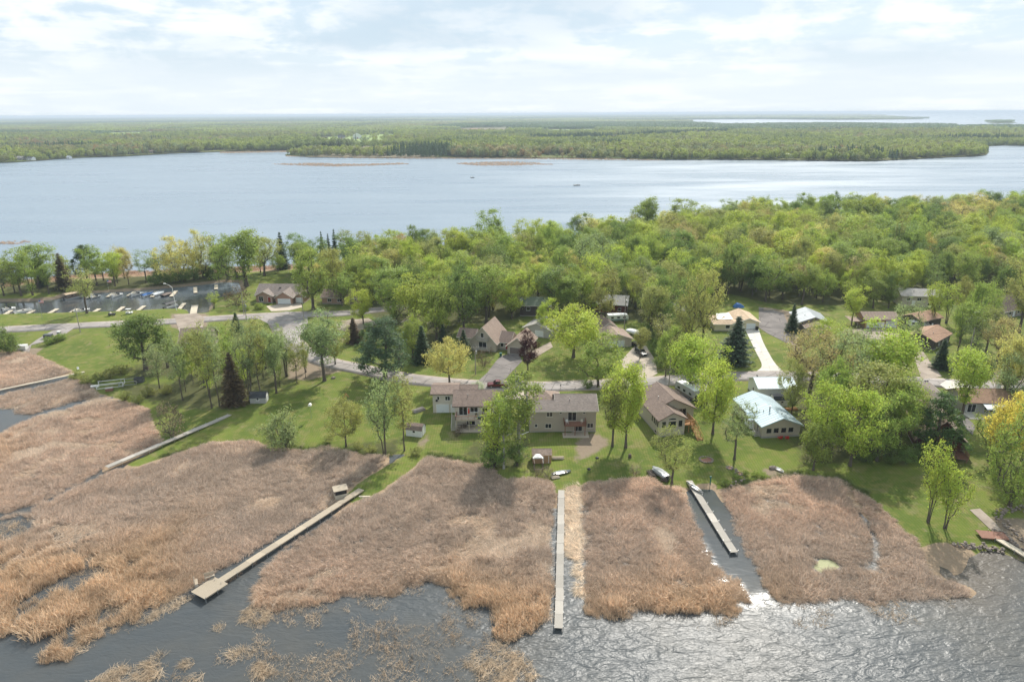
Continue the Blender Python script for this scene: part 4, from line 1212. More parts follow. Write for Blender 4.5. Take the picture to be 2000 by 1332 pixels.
def plant_wood():
    t = np.array([(a, b, c) for a, b, c in TREES])
    def free(c):
        ok = np.ones(len(c), bool)
        for x, y, w in t:
            ok &= (c[:, 0] - x) ** 2 + (c[:, 1] - y) ** 2 > (w * 0.36 + 1.6) ** 2
        for k in KEEPOUT: ok &= sdist(k, c) < -1.0
        ok &= edge_dist(ROAD_MAIN, c, False) > 6; ok &= edge_dist(ROAD_SHORE, c, False) > 6
        # leave it out of sight beyond the frame
        q = img(np.column_stack([c, np.full(len(c), 10.0)])); ok &= (q[:, 0] > -60) & (q[:, 0] < 2080)
        return ok
    pts = poisson(WOODS, 6.0, RNG, free)
    z = hz(pts[:, 0], pts[:, 1]); pts = pts[z > 0.2]; z = z[z > 0.2]
    order = np.argsort(np.hypot(pts[:, 0], pts[:, 1])); pts, z = pts[order], z[order]
    NI = 235
    belt = []
    for zn, pg, sp in BELTS:
        q = poisson(poly(pg, 1.2), sp, RNG, free); zq = hz(q[:, 0], q[:, 1]); q, zq = q[zq > 0.15], zq[zq > 0.15]
        belt.append(len(q)); pts = np.concatenate([q, pts]); z = np.concatenate([zq, z])
    names = [zn for (zn, _, _), n in zip(BELTS[::-1], belt[::-1]) for _ in range(n)]; NB = len(names)
    NI += NB
    zones = vnoise(pts[:, 0], pts[:, 1], 34, 9); z2 = vnoise(pts[:, 0], pts[:, 1], 11, 4)
    kinds = ['maple', 'ash', 'clump', 'oak', 'maple', 'ash', 'aspen', 'sparse']
    tints = ['lime', 'green', 'green', 'olive', 'lime', 'silver', 'olive', 'tan', 'dark', 'rust', 'yellow']
    word = dict(lime='lime green', green='mid-green', olive='olive green', silver='grey-green', tan='tan-budded', dark='dark green', rust='rusty brown', yellow='yellow-green')
    r = random.Random(21); cols = []; made = {}
    ORD = 'first second third fourth fifth sixth seventh eighth ninth tenth eleventh twelfth thirteenth fourteenth fifteenth'.split()
    for i, p in enumerate(pts):
        v = 0.6 * zones[i] + 0.4 * z2[i] + r.uniform(-0.30, 0.30)
        kd = r.choices(kinds, (22, 26, 12, 14, 10, 8, 5, 5))[0]
        tn = 'dark' if v < 0.26 else 'green' if v < 0.44 else 'lime' if v < 0.58 else 'olive' if v < 0.68 else r.choice(('silver', 'lime', 'yellow')) if v < 0.77 else r.choice(('tan', 'olive', 'yellow', 'lime', 'lime'))
        far = np.hypot(*p)
        hgt = r.choice((r.uniform(10, 14), r.uniform(13, 18), r.uniform(16, 21))) * (0.85 if kd in ('clump', 'sparse') else 1.0); wd = hgt * r.uniform(0.48, 0.78) * (1.25 if kd == 'oak' else 1.0)
        if edge_dist(poly(BACK), p[None], False)[0] < 7: hgt *= 0.8
        if i < NB and names[i] == 'of the left grove':
            kd = r.choice(('aspen', 'aspen', 'sparse', 'clump')); hgt = r.uniform(9, 14.5); wd = hgt * r.uniform(0.24, 0.36); tn = r.choice(('silver', 'olive', 'green', 'lime'))
        if i < NI:
            x = img((p[0], p[1], 8.0))[0]
            zone = 'left of the chalet' if x < 1000 else 'above the leaning lime tree' if x < 1250 else 'behind the cream garage' if x < 1520 else 'behind the grey metal-roofed house' if x < 1700 else 'behind the tan house' if x < 1860 else 'round the brown right-hand house'
            if i < NB: zone = names[i]
            shape = dict(maple='round', ash='tall', clump='multi-stemmed', oak='wide oak', aspen='slender', sparse='thin')[kd]
            if i < NB: hgt *= 0.9
            o = plant(kd, (p[0], p[1], z[i]), hgt, wd, tn, 'x', r, 'tree', 'trees of the dense wood ' + zone)
            made.setdefault((word[tn], shape, zone), []).append((x, o))
        else:
            cols.append((p[0], p[1], z[i], hgt, wd, kd, tn))
    for (w_, s_, zn), lst in made.items():
        lst.sort(key=lambda k: k[0])
        for i, (_, o) in enumerate(lst):
            o['label'] = ('only %s %s tree in the wood %s' % (w_, s_, zn)) if len(lst) == 1 else ('%s %s %s tree from left in the wood %s' % (ORD[min(i, 14)], w_, s_, zn))
    src, look = [], {}
    for kd in ('maple', 'ash', 'clump', 'oak', 'aspen', 'sparse'):
        look[kd] = []
        for w, c, h0, d0 in KIND[kd]:
            look[kd].append((len(src), h0, d0))
            nv, nw = len(c.vertices), len(w.vertices)
            a = np.empty(nv * 3, np.float32); c.vertices.foreach_get('co', a); b = np.empty(nw * 3, np.float32); w.vertices.foreach_get('co', b)
            fa = np.arange(nv).reshape(-1, 4); fb = np.empty(len(w.loops), np.int32); w.loops.foreach_get('vertex_index', fb)
            me = np_mesh('wood_tree', np.concatenate([a.reshape(-1, 3), b.reshape(-1, 3)]), np.concatenate([fa, fb.reshape(-1, 4) + nv]), M_LEAF_FAR)
            me.materials.append(M_BARK)
            mi = np.zeros(len(me.polygons), np.int32); mi[len(fa):] = 1; me.polygons.foreach_set('material_index', mi)
            src.append(me)
    coll = source('wood_tree_source', src)
    pos, rot, scl, idx, tint = [], [], [], [], []
    for x, y, zz, hgt, wd, kd, tn in cols:
        i, h0, d0 = r.choice(look[kd]); k = r.uniform(0.88, 1.12); b = TINT[tn]
        pos.append((x, y, zz)); rot.append((0, 0, r.uniform(0, 6.28))); scl.append((wd / d0, wd / d0, hgt / h0)); idx.append(i); tint.append((b[0] * k * r.uniform(.94, 1.06), b[1] * k, b[2] * k))
    scatter('woodland', pos, rot, scl, idx, tint, coll, 'dense spring wood running along the back shore of the peninsula', 'woodland')
    print('wood trees', len(pts))
# ================================================================== reeds
def reed_clump(seed, n, rad, h, lean, flat=0.0, w=0.07):
    rng = np.random.default_rng(seed); V = []; F = []; k = 0
    main = rng.uniform(0, 6.28)
    for i in range(n):
        a = rng.uniform(0, 6.28); r = rad * math.sqrt(rng.random()); base = np.array([math.cos(a) * r, math.sin(a) * r, rng.uniform(0, 0.5) * flat])
        hh = h * rng.uniform(0.6, 1.15); da = main * flat + rng.uniform(0, 6.28) * (1 - 0.65 * flat)
        ln = abs(rng.normal(lean, lean * 0.5)); d = np.array([math.cos(da) * math.sin(ln), math.sin(da) * math.sin(ln), math.cos(ln)])
        l2 = min(1.65, ln + rng.uniform(0.1, 0.9)); d2 = np.array([math.cos(da) * math.sin(l2), math.sin(da) * math.sin(l2), math.cos(l2)])
        m = base + d * hh * 0.6; t = m + d2 * hh * 0.45
        s = np.cross(d, rng.normal(0, 1, 3)); s /= max(np.linalg.norm(s), 1e-6); s *= w * rng.uniform(0.6, 1.4) / 2
        V += [base - s, base + s, m + s, m - s, t + s * 0.4, t - s * 0.4]; F += [(k, k + 1, k + 2, k + 3), (k + 3, k + 2, k + 4, k + 5)]; k += 6
    return np_mesh('reed_clump', np.array(V), np.array(F), M_REED)


REEDS = source('reed_source', [reed_clump(1, 84, 0.85, 1.5, 0.2, 0, 0.045), reed_clump(2, 84, 0.85, 1.6, 0.26, 0, 0.045), reed_clump(3, 76, 0.8, 1.4, 0.3, 0, 0.045),      # standing
                               reed_clump(4, 92, 1.0, 1.2, 0.8, 0.6, 0.045), reed_clump(5, 92, 1.0, 1.25, 0.95, 0.7, 0.045), reed_clump(6, 92, 1.0, 1.1, 0.7, 0.4, 0.045),   # bent and tangled
                               reed_clump(7, 14, 0.9, 1.0, 0.5, 0, 0.04), reed_clump(8, 12, 0.9, 0.8, 0.8, 0, 0.04),                                                       # sparse
                               reed_clump(9, 95, 1.0, 1.3, 1.38, 0.95, 0.04)])                                                                            # washed flat


def reed_bed(key, label, dens=2.5, edges=()):
    rng = np.random.default_rng(hash(key) % 1000 if False else ord(key)); B = BEDS[key]
    lo, hi = B.min(0), B.max(0); lo = np.maximum(lo, [-220, 60]); n = int((hi - lo).prod() * dens)
    c = rng.uniform(lo, hi, (n, 2))
    d = sdist(B, c); wob = (vnoise(c[:, 0], c[:, 1], 3.0, 2) - 0.5) * 2.6 + (vnoise(c[:, 0], c[:, 1], 9.0, 12) - 0.5) * 2.0
    q = img(np.column_stack([c, np.zeros(len(c))])); vis = (q[:, 0] > -50) & (q[:, 0] < 2050) & (q[:, 1] < 1390)
    water = edge_dist(UP, c); wet = sstep(water, 18, 42)                 # 0 inland .. 1 out at the open water
    frag = np.where(wet > 0.6, wob, wob * 0.6)
    ok = (d + frag > 0.1) & vis & (hz(c[:, 0], c[:, 1]) < 0.35)
    for p in POOLS: ok &= sdist(p, c) + (vnoise(c[:, 0], c[:, 1], 2.0, 7) - 0.5) * 1.5 < 0.0
    for l, w in edges: ok &= edge_dist(l, c, False) > w
    # thin, wind-broken patches and muskrat runs
    hole = vnoise(c[:, 0], c[:, 1], 5.5, 21) * 0.6 + vnoise(c[:, 0], c[:, 1], 2.3, 22) * 0.4
    ok &= ~((hole > 0.74) & (rng.random(len(c)) < 0.8) & (wet > 0.35))
    if key == 'd':    # the ragged outer left corner stands thinly in the water
        thin = sdist(poly([(-150, 1000), (120, 990), (170, 1060), (230, 1130), (330, 1180), (120, 1300), (-150, 1300)], 0), c)
        ok &= ~((thin > 0) & (rng.random(len(c)) < 0.30 + 0.5 * (vnoise(c[:, 0], c[:, 1], 7, 31) > 0.52)))
    c, d, wet = c[ok], d[ok], wet[ok]; n = len(c)
    f1 = vnoise(c[:, 0], c[:, 1], 12, 41); f2 = vnoise(c[:, 0], c[:, 1], 3.5, 42); f3 = vnoise(c[:, 0], c[:, 1], 30, 43)
    stand = wet * 0.75 + (f1 - 0.5) * 0.8 + rng.normal(0, 0.12, n)
    idx = np.where(stand > 0.42, rng.integers(0, 3, n), rng.integers(3, 6, n))
    flat = (f1 * 0.5 + f2 * 0.5 > 0.71) & (stand < 0.75); idx = np.where(flat, 8, idx)
    ang = vnoise(c[:, 0], c[:, 1], 10, 44) * 9 + rng.normal(0, 0.5, n)
    tl = (vnoise(c[:, 0], c[:, 1], 6, 45) - 0.5) * 0.5
    rot = np.column_stack([tl + rng.normal(0, 0.08, n), rng.normal(0, 0.1, n) - 0.08, ang])
    s = (0.75 + 0.5 * f2) * rng.uniform(0.8, 1.2, n) * (0.80 + 0.30 * wet) * (0.55 + 0.45 * sstep(d, -0.5, 2.5))
    pink = np.array([0.67, 0.520, 0.405]); grey = np.array([0.52, 0.440, 0.370]); orange = np.array([0.64, 0.480, 0.325]); straw = np.array([0.62, 0.50, 0.385])
    w_ = np.clip(wet * 1.1 + (f3 - 0.5) * 0.7, 0, 1)[:, None]; g_ = np.clip((f3 - 0.42) * 2.4, 0, 1)[:, None] * (1 - w_)
    t = pink * (1 - w_) + orange * w_; t = t * (1 - 0.8 * g_) + grey * 0.8 * g_
    t = np.where(flat[:, None], straw, t) * (rng.uniform(0.92, 1.14, n) * (0.90 + 0.24 * f2))[:, None]
    pos = np.column_stack([c, np.maximum(hz(c[:, 0], c[:, 1]), -0.15)])
    scatter('reed_bed', pos, rot, np.column_stack([s, s, s * np.where(flat, 0.5, 1.0)]), idx, t, REEDS, label, 'reeds')
    return n


def dock_line(*q):
    return np.array([px(a, b, 0.5) for a, b in q])


D_PLAT = dock_line((380, 1150), (708, 954)); D_MID = dock_line((1096, 955), (1092, 1232)); D_RIGHT = dock_line((1344, 938), (1438, 1090)); D_GREY = dock_line((205, 915), (455, 808))
NR = 0
NR += reed_bed('a', 'dry brown reed bed behind the straw path at the left edge', 2.2)
NR += reed_bed('b', 'small dry reed bed between the straw path and the blue pool', 2.2)
NR += reed_bed('c', 'brown reed bed left of the grey boardwalk', 2.4, [(D_GREY, 1.3)])
NR += reed_bed('d', 'largest tan reed bed, between the grey boardwalk and the long platform dock', 2.8, [(D_PLAT, 1.5), (D_GREY, 1.3)])
NR += reed_bed('e', 'reed bed between the long platform dock and the straight middle dock', 2.8, [(D_MID, 1.0), (D_PLAT, 2.6)])
NR += reed_bed('f', 'reed bed right of the straight middle dock', 2.8, [(D_RIGHT, 2.4)])
NR += reed_bed('g', 'rightmost brown reed bed beside the sandy beach', 2.8, [(D_RIGHT, 2.0), (dock_line((1655, 950), (1668, 975), (1690, 1010), (1712, 1050), (1714, 1080), (1700, 1110)), 0.95)])


def loose_reeds(name, label, areas, dens, idxs, tint, seed, flatn=0.0, thr=0.5, sc=6.0):
    rng = np.random.default_rng(seed); pos, rot, scl, idx, tn = [], [], [], [], []
    for a in areas:
        B = poly(a, 0); lo, hi = B.min(0), B.max(0); n = int((hi - lo).prod() * dens); c = rng.uniform(lo, hi, (n, 2))
        nz = vnoise(c[:, 0], c[:, 1], sc, seed) * 0.65 + vnoise(c[:, 0], c[:, 1], sc * 0.3, seed + 1) * 0.35
        c = c[inside(B, c) & (nz > thr)]
        for q in c:
            s = rng.uniform(0.6, 1.1); pos.append((q[0], q[1], -0.05)); rot.append((rng.normal(0, 0.15), rng.normal(0, 0.15), float(vnoise(q[0], q[1], 8, 3)) * 6 + rng.normal(0, 0.4)))
            scl.append((s, s, s * (1 - flatn))); idx.append(rng.choice(idxs)); tn.append(np.array(tint) * rng.uniform(0.75, 1.25))
    scatter(name, pos, rot, scl, idx, tn, REEDS, label, 'reeds')


loose_reeds('reed_mat', 'flattened straw mats of reed washed up at the lower left', [[(140, 1225), (200, 1195), (300, 1190), (370, 1150), (380, 1165), (300, 1215), (230, 1250), (160, 1275)], [(180, 1332), (240, 1300), (310, 1280), (330, 1310), (260, 1340), (200, 1360)],
            [(350, 1320), (370, 1280), (430, 1255), (500, 1270), (530, 1310), (460, 1340), (380, 1350)], [(470, 1205), (490, 1182), (535, 1190), (545, 1210), (500, 1222)], [(950, 1265), (1000, 1250), (1040, 1300), (1055, 1345), (960, 1340), (900, 1300)], [(1800, 1140), (1860, 1130), (1900, 1150), (1880, 1165), (1820, 1165)], [(420, 1220), (440, 1215), (445, 1230), (430, 1238)]],
            1.5, (8, 7, 7, 8), (0.56, 0.44, 0.31), 71, 0.45, 0.45, 5.0)
loose_reeds('sparse_reeds', 'scattered thin reed stalks standing in the dark water below the beds', [[(500, 1190), (640, 1175), (840, 1150), (950, 1200), (960, 1250), (1000, 1260), (1060, 1345), (500, 1345)], [(-40, 1020), (120, 1010), (200, 1100), (180, 1180), (-40, 1260)], [(1480, 1160), (1600, 1180), (1880, 1172), (1800, 1215), (1560, 1225)],
            [(180, 1332), (540, 1250), (560, 1345), (200, 1345)], [(1200, 1205), (1440, 1200), (1420, 1225), (1230, 1225)], [(560, 1075), (620, 1040), (560, 1110), (500, 1180), (495, 1150)]], 1.7, (6, 7, 6, 7, 7), (0.54, 0.42, 0.30), 72, 0.25, 0.50, 6.0)
loose_reeds('straw_strip', 'mown pale straw strip beside the straight middle dock', [[(1104, 955), (1132, 948), (1136, 1175), (1131, 1150), (1126, 1090), (1106, 1072)]], 6.5, (8,), (0.80, 0.66, 0.50), 73, 0.75, 0.1)
loose_reeds('shore_weeds', 'green weedy fringe where the lawns meet the reeds', [[(500, 858), (530, 872), (700, 878), (790, 885), (770, 892), (600, 886)], [(830, 885), (930, 896), (930, 906), (850, 895)], [(330, 880), (420, 852), (410, 866), (300, 900)], [(1400, 950), (1500, 930), (1560, 922), (1560, 930), (1440, 950)], [(1560, 922), (1640, 930), (1700, 965), (1690, 970), (1630, 940)]], 2.5, (2, 5, 6), (0.150, 0.185, 0.060), 74, 0.5, 0.3)
loose_reeds('reed_fringe', 'brown reed fringe along the back shore behind the canal trees', [[(0, 552), (170, 536), (300, 530), (560, 519), (700, 511), (690, 520), (560, 530), (300, 546), (120, 560), (0, 572)], [(690, 500), (850, 496), (1000, 492), (1000, 503), (690, 512)]], 0.7, (3, 4, 5), (0.60, 0.42, 0.30), 75, 0.0, 0.2, 9)
loose_reeds('reed_island', 'low brown reed islands lying in the back lake', [[(530, 321), (620, 319), (700, 321), (780, 319), (800, 321), (700, 325), (650, 326), (560, 323)], [(888, 320), (930, 317.5), (1000, 316.5), (1060, 319), (1085, 322), (1000, 324), (930, 324)], [(-20, 474), (25, 471), (60, 473), (30, 477), (-20, 478)]], 0.14, (3, 4), (0.60, 0.44, 0.31), 76, 0.0, 0.30, 30)
loose_reeds('far_reed_fringe', 'brown reed margin along the far shore of the back lake', [[(430, 297), (560, 295), (610, 293), (610, 297), (430, 300)], [(556, 304), (640, 305), (800, 306), (1000, 307), (1200, 309), (1300, 311), (1300, 314), (1000, 311.5), (700, 310), (560, 306)]], 0.10, (3, 4), (0.58, 0.43, 0.29), 77, 0.0, 0.1, 30)
print('reeds', NR)


# ================================================================== far forest, one mass
def far_crown(seed, n=150, r=4.2, h=15, size=1.7, con=False):
    rng = np.random.default_rng(seed); u = rng.normal(0, 1, (n, 3)); u /= np.linalg.norm(u, axis=1)[:, None]
    if con:
        t = rng.random(n) ** 1.6; c = np.column_stack([u[:, 0] * 2.3 * (1 - t), u[:, 1] * 2.3 * (1 - t), 1.5 + t * h]); nn = u * [1, 1, 0.5]
    else:
        f = rng.uniform(0.72, 1.05, n) * (1 + 0.22 * np.sin(u[:, 0] * 4 + seed) * np.cos(u[:, 1] * 5 + seed)); c = u * f[:, None] * [r, r, h * 0.40] + [0, 0, h * 0.58]; nn = u
    V, F = leaves(c, nn * 1.4, size, rng, 0.8)
    tv = np.array([[-.25, 0, 0], [.25, 0, 0], [.15, 0, h * .5], [-.15, 0, h * .5], [0, -.25, 0], [0, .25, 0], [0, .15, h * .5], [0, -.15, h * .5]]); k = len(V)
    me = np_mesh('far_tree', np.concatenate([V, tv]), np.concatenate([F, [[k, k + 1, k + 2, k + 3], [k + 4, k + 5, k + 6, k + 7]]]), M_LEAF_FAR); me.materials.append(M_BARK)
    mi = np.zeros(len(me.polygons), np.int32); mi[-2:] = 1; me.polygons.foreach_set('material_index', mi)
    return me


def far_patch(seed, size=110.0, n=95, h=14):
    """many crowns joined: a patch of distant canopy"""
    rng = np.random.default_rng(seed); C, NN = [], []
    g = rng.uniform(-size / 2, size / 2, (n, 2))
    for q in g:
        hh = h * rng.uniform(0.75, 1.15); r = rng.uniform(3.6, 6.0); m = 15
        u = rng.normal(0, 1, (m, 3)); u[:, 2] = np.abs(u[:, 2]) * 1.1 - 0.35; u /= np.linalg.norm(u, axis=1)[:, None]
        C.append(u * [r, r, hh * 0.42] + [q[0], q[1], hh * 0.58]); NN.append(u)
    V, F = leaves(np.concatenate(C), np.concatenate(NN) * 2, 4.6, rng, 0.85)
    return np_mesh('far_canopy', V, F, M_LEAF_FAR)


def far_tints(x, y, rng):
    n = len(x); a = vnoise(x, y, 160, 51); b = vnoise(x, y, 700, 52); r = rng.random(n)
    T_ = np.array([TINT[k] for k in ('green', 'lime', 'olive', 'dark', 'tan', 'rust', 'silver')])
    v = 0.50 * a + 0.32 * b + 0.18 * r
    k = np.select([v < 0.30, v < 0.46, v < 0.60, v < 0.70, v < 0.77], [3, 0, 1, 2, 6], 4)
    k = np.where((k == 4) & (r > 0.9), 5, k)
    t = T_[k] * rng.uniform(0.75, 1.1, n)[:, None]
    return (t * 0.85 + 0.15 * np.array([0.2, 0.2, 0.13])) * 0.86


def far_forest():
    rng = np.random.default_rng(91)
    conif = far_poly([(1030, 272), (1180, 268), (1300, 265), (1420, 260), (1420, 266), (1300, 273), (1160, 279), (1040, 278)], 1.0)
    band = []
    # near band of single crowns, to about 2.4 km
    q = np.concatenate([rng.uniform([-1500, 950], [1900, 1700], (46000, 2)), rng.uniform([-2200, 1700], [2300, 2600], (42000, 2))])
    u = img(np.column_stack([q, np.full(len(q), 10.0)])); q = q[(u[:, 0] > -60) & (u[:, 0] < 2060)]
    q = q[inside(FARLAND, q)]; d = edge_dist(FARLAND, q); q = q[d > 3]
    for c in CLEAR + PONDS + FAR_KEEP:
        q = q[~inside(c, q) | (rng.random(len(q)) < (0.45 if c is CLEAR[5] else 0.04))]
    open_ = vnoise(q[:, 0], q[:, 1], 220, 61) * 0.7 + vnoise(q[:, 0], q[:, 1], 60, 62) * 0.3
    q = q[(open_ < 0.74) | (q[:, 0] > 250)]
    n = len(q); con = inside(conif, q) | (rng.random(n) < 0.03) | (vnoise(q[:, 0], q[:, 1], 190, 67) > 0.84)
    tn = far_tints(q[:, 0], q[:, 1], rng); tn = np.where(con[:, None], np.array(TINT['spruce']) * 1.25, tn)
    idx = np.where(con, 4, rng.integers(0, 4, n)); s = rng.uniform(0.72, 1.22, n); e = edge_dist(FARLAND, q); s *= 0.7 + 0.3 * sstep(e, 0, 40); s *= 0.72 + 0.5 * vnoise(q[:, 0], q[:, 1], 130, 66)
    col = source('far_tree_source', [far_crown(1, 260, 5.2), far_crown(2, 260, 4.8, 16), far_crown(3, 280, 6.0, 14), far_crown(4, 260, 5.2, 13), far_crown(5, con=True, h=15)])
    scatter('far_woodland', np.column_stack([q, np.ones(n)]), np.column_stack([np.zeros((n, 2)), rng.uniform(0, 6.28, n)]), np.column_stack([s, s, s * rng.uniform(0.9, 1.15, n)]), idx, tn, col, 'mixed spring forest along the far shore of the back lake', 'woodland')
    print('far trees', n)
    # further off: patches of canopy, growing with distance
    pos, scl, tin = [], [], []
    for y0, y1, w, k in ((2550, 5200, 95, 1.0), (5200, 11000, 190, 2.0), (11000, 34000, 520, 5.2)):
        lim = y1 * 0.85
        c = rng.uniform([-lim, y0], [lim, y1], (int(2 * lim * (y1 - y0) / (w * w) * 1.15), 2))
        u = img(np.column_stack([c, np.full(len(c), 10.0)])); c = c[(u[:, 0] > -80) & (u[:, 0] < 2080)]
        ok = np.zeros(len(c), bool)
        for Q in (FARLAND, FARISLE, FARSHORE): ok |= sdist(Q, c) > (w * 0.42 if y0 < 11000 else 60)
        c = c[ok]
        for cl in CLEAR + FAR_KEEP: c = c[~inside(cl, c)]
        if y0 < 11000:
            op = vnoise(c[:, 0], c[:, 1], 900 if y0 > 5000 else 420, 63); c = c[op < 0.80]
        pos.append(np.column_stack([c, np.ones(len(c))])); scl.append(np.full((len(c), 3), 1.0) * [k * 1.05, k * 1.05, 1.0 if k < 5 else 1.25]); tin.append(far_tints(c[:, 0], c[:, 1], rng))
    c = rng.uniform(FARISLE.min(0), FARISLE.max(0), (60, 2)); c = c[sdist(FARISLE, c) > 18]; pos.append(np.column_stack([c, np.ones(len(c))])); scl.append(np.full((len(c), 3), 0.4) * [1, 1, 2.6]); tin.append(np.tile(TINT['dark'], (len(c), 1)))
    pos, scl, tin = np.concatenate(pos), np.concatenate(scl), np.concatenate(tin)
    drk = vnoise(pos[:, 0], pos[:, 1], 1500, 64) > 0.52; tin = np.where(drk[:, None], np.array(TINT['deep']) * 0.9, tin)
    n = len(pos)
    col = source('far_canopy_source', [far_patch(1), far_patch(2), far_patch(3)])
    scatter('distant_forest', pos, np.column_stack([np.zeros((n, 2)), rng.uniform(0, 6.28, n)]), scl, rng.integers(0, 3, n), tin, col, 'hazy forest spreading to the horizon', 'forest')
    print('patches', n)


FAR_KEEP = []
# ================================================================== building kit
M_TAN = siding('tan_siding', (0.40, 0.345, 0.275)); M_CREAM = siding('cream_siding', (0.60, 0.55, 0.47)); M_BEIGE = siding('beige_siding', (0.48, 0.42, 0.34)); M_GREYS = siding('grey_siding', (0.40, 0.39, 0.37))
M_WHITES = siding('white_siding', (0.74, 0.74, 0.72)); M_YELLOW = siding('pale_yellow_siding', (0.66, 0.58, 0.40)); M_TAUPE = siding('taupe_siding', (0.30, 0.255, 0.21)); M_RED = siding('red_log', (0.115, 0.034, 0.022), 0.26); M_DARKW = siding('dark_wood', (0.075, 0.06, 0.05), 0.25, True); M_CEDAR = siding('cedar', (0.36, 0.215, 0.115), 0.2)
M_BRICK = simple('brick_face', (0.36, 0.235, 0.175), 0.9, 0.3, 7, 0.4, 14)
M_BROWN = shingle('brown_shingle', (0.215, 0.160, 0.130)); M_GREYB = shingle('grey_brown_shingle', (0.235, 0.195, 0.170)); M_PINKB = shingle('light_brown_shingle', (0.300, 0.225, 0.180)); M_GREYR = shingle('grey_shingle', (0.340, 0.320, 0.295)); M_ORANGE = shingle('orange_brown_shingle', (0.350, 0.220, 0.150)); M_DARKR = shingle('dark_shingle', (0.062, 0.066, 0.072)); M_TANR = shingle('tan_shingle', (0.520, 0.390, 0.265))
M_METAL = simple('grey_metal_roof', (0.45, 0.47, 0.48), 0.4, 0.06, 2, metal=0.3, spec=0.4, streak=(1, 1, 0.2)); M_BLUE = simple('pale_blue_metal', (0.50, 0.595, 0.63), 0.38, 0.06, 1.5, metal=0.25, spec=0.4, streak=(1, 1, 0.2)); M_GREENM = simple('green_metal_roof', (0.16, 0.20, 0.15), 0.5, 0.1, 2, metal=0.2)
M_WHITE = simple('white_paint', (0.78, 0.77, 0.74), 0.5, 0.05, 1.2, dirt=0.12); M_TRIM = simple('trim_cream', (0.62, 0.58, 0.50), 0.6, 0.05); M_TRIMB = simple('trim_brown', (0.16, 0.12, 0.10), 0.6, 0.1); M_DOORW = simple('white_door_panel', (0.66, 0.69, 0.70), 0.5, 0.04); M_DOORB = simple('brown_door_panel', (0.17, 0.14, 0.125), 0.55, 0.08); M_DOORR = simple('red_door_paint', (0.30, 0.05, 0.035), 0.5, 0.1)
M_WOOD = simple('weathered_grey_wood', (0.42, 0.385, 0.335), 0.85, 0.25, 4, 0.4, 10, streak=(0.6, 5, 3), rvar=0.5); M_WOODT = simple('tan_dock_wood', (0.40, 0.335, 0.25), 0.85, 0.2, 4, 0.4, 10, streak=(0.6, 5, 3), rvar=0.4); M_CEDARD = simple('orange_cedar_deck', (0.42, 0.215, 0.085), 0.75, 0.2, 4, 0.3, 8); M_REDW = simple('red_brown_deck', (0.25, 0.125, 0.085), 0.75, 0.2, 4, 0.3, 8); M_DECKT = simple('pale_deck', (0.55, 0.48, 0.37), 0.8, 0.12, 3)
M_STONE = simple('field_stone', (0.25, 0.205, 0.17), 0.9, 0.35, 1.2, 0.5, 8); M_FOUND = simple('foundation_block', (0.30, 0.28, 0.255), 0.9, 0.15, 1.5); M_BLACK = simple('black_plastic', (0.022, 0.022, 0.024), 0.5, 0.2); M_STEEL = simple('galvanised_steel', (0.48, 0.49, 0.50), 0.35, 0.1, metal=0.7); M_REDP = simple('red_plastic', (0.55, 0.03, 0.02), 0.45, 0.08); M_GREENP = simple('green_plastic', (0.03, 0.13, 0.10), 0.5, 0.1)
M_POLE = simple('weathered_pole', (0.30, 0.27, 0.24), 0.9, 0.25, 2, 0.4, 8, streak=(4, 4, 0.4)); M_TARPW = simple('white_tarp', (0.80, 0.81, 0.82), 0.5, 0.06, 1.0, 0.8, 3); M_TARPB = simple('blue_tarp', (0.05, 0.16, 0.42), 0.45, 0.15, 1.0, 0.6, 3); M_RUBBER = simple('tyre_rubber', (0.016, 0.016, 0.017), 0.8, 0.2); M_LAMP = simple('clear_lamp', (0.7, 0.7, 0.68), 0.15, 0.03); M_REDL = simple('red_lens', (0.4, 0.02, 0.015), 0.2, 0.05)
_win = {}


def face_rot(o, f):
    o.rotation_euler = (0, 0, {'F': 0.0, 'R': math.pi / 2, 'B': math.pi, 'L': -math.pi / 2}[f])


def window(r, f, u, plane, z, w, h, frame=None, name='window', panes=1, shutter=None):
    """a framed window with its glass, on face F (towards -y), R, B or L; u along the wall, z of the sill"""
    frame = frame or M_WHITE; k = (round(w, 2), round(h, 2), frame.name, panes)
    if k not in _win:
        t = 0.075; m = MB()
        m.box(-w / 2 - t, -0.05, -t, w / 2 + t, 0.04, 0); m.box(-w / 2 - t, -0.05, h, w / 2 + t, 0.04, h + t)
        m.box(-w / 2 - t, -0.05, 0, -w / 2, 0.04, h); m.box(w / 2, -0.05, 0, w / 2 + t, 0.04, h)
        for i in range(1, panes):
            x = -w / 2 + w * i / panes; m.box(x - 0.035, -0.045, 0, x + 0.035, 0.04, h)
        g = MB()
        for i in range(panes):
            g.box(-w / 2 + w * i / panes + 0.002, -0.012, 0.002, -w / 2 + w * (i + 1) / panes - 0.002, 0.03, h - 0.002)
        s = MB().box(-w / 2 - t - 0.05, -0.11, -t - 0.05, w / 2 + t + 0.05, -0.051, -t)
        _win[k] = (m.mesh('window', frame), g.mesh('pane', M_GLASS), s.mesh('sill', frame))
    a, b, c = _win[k]
    o = obj(name, a, r, {'F': (u, plane, z), 'B': (u, plane, z), 'L': (plane, u, z), 'R': (plane, u, z)}[f]); face_rot(o, f)
    obj('pane', b, o)
    if name == 'window': obj('sill', c, o)
    return o


def slider(r, f, u, plane, z, w, h, frame=None):
    return window(r, f, u, plane, z, w, h, frame, 'sliding_door', 2)


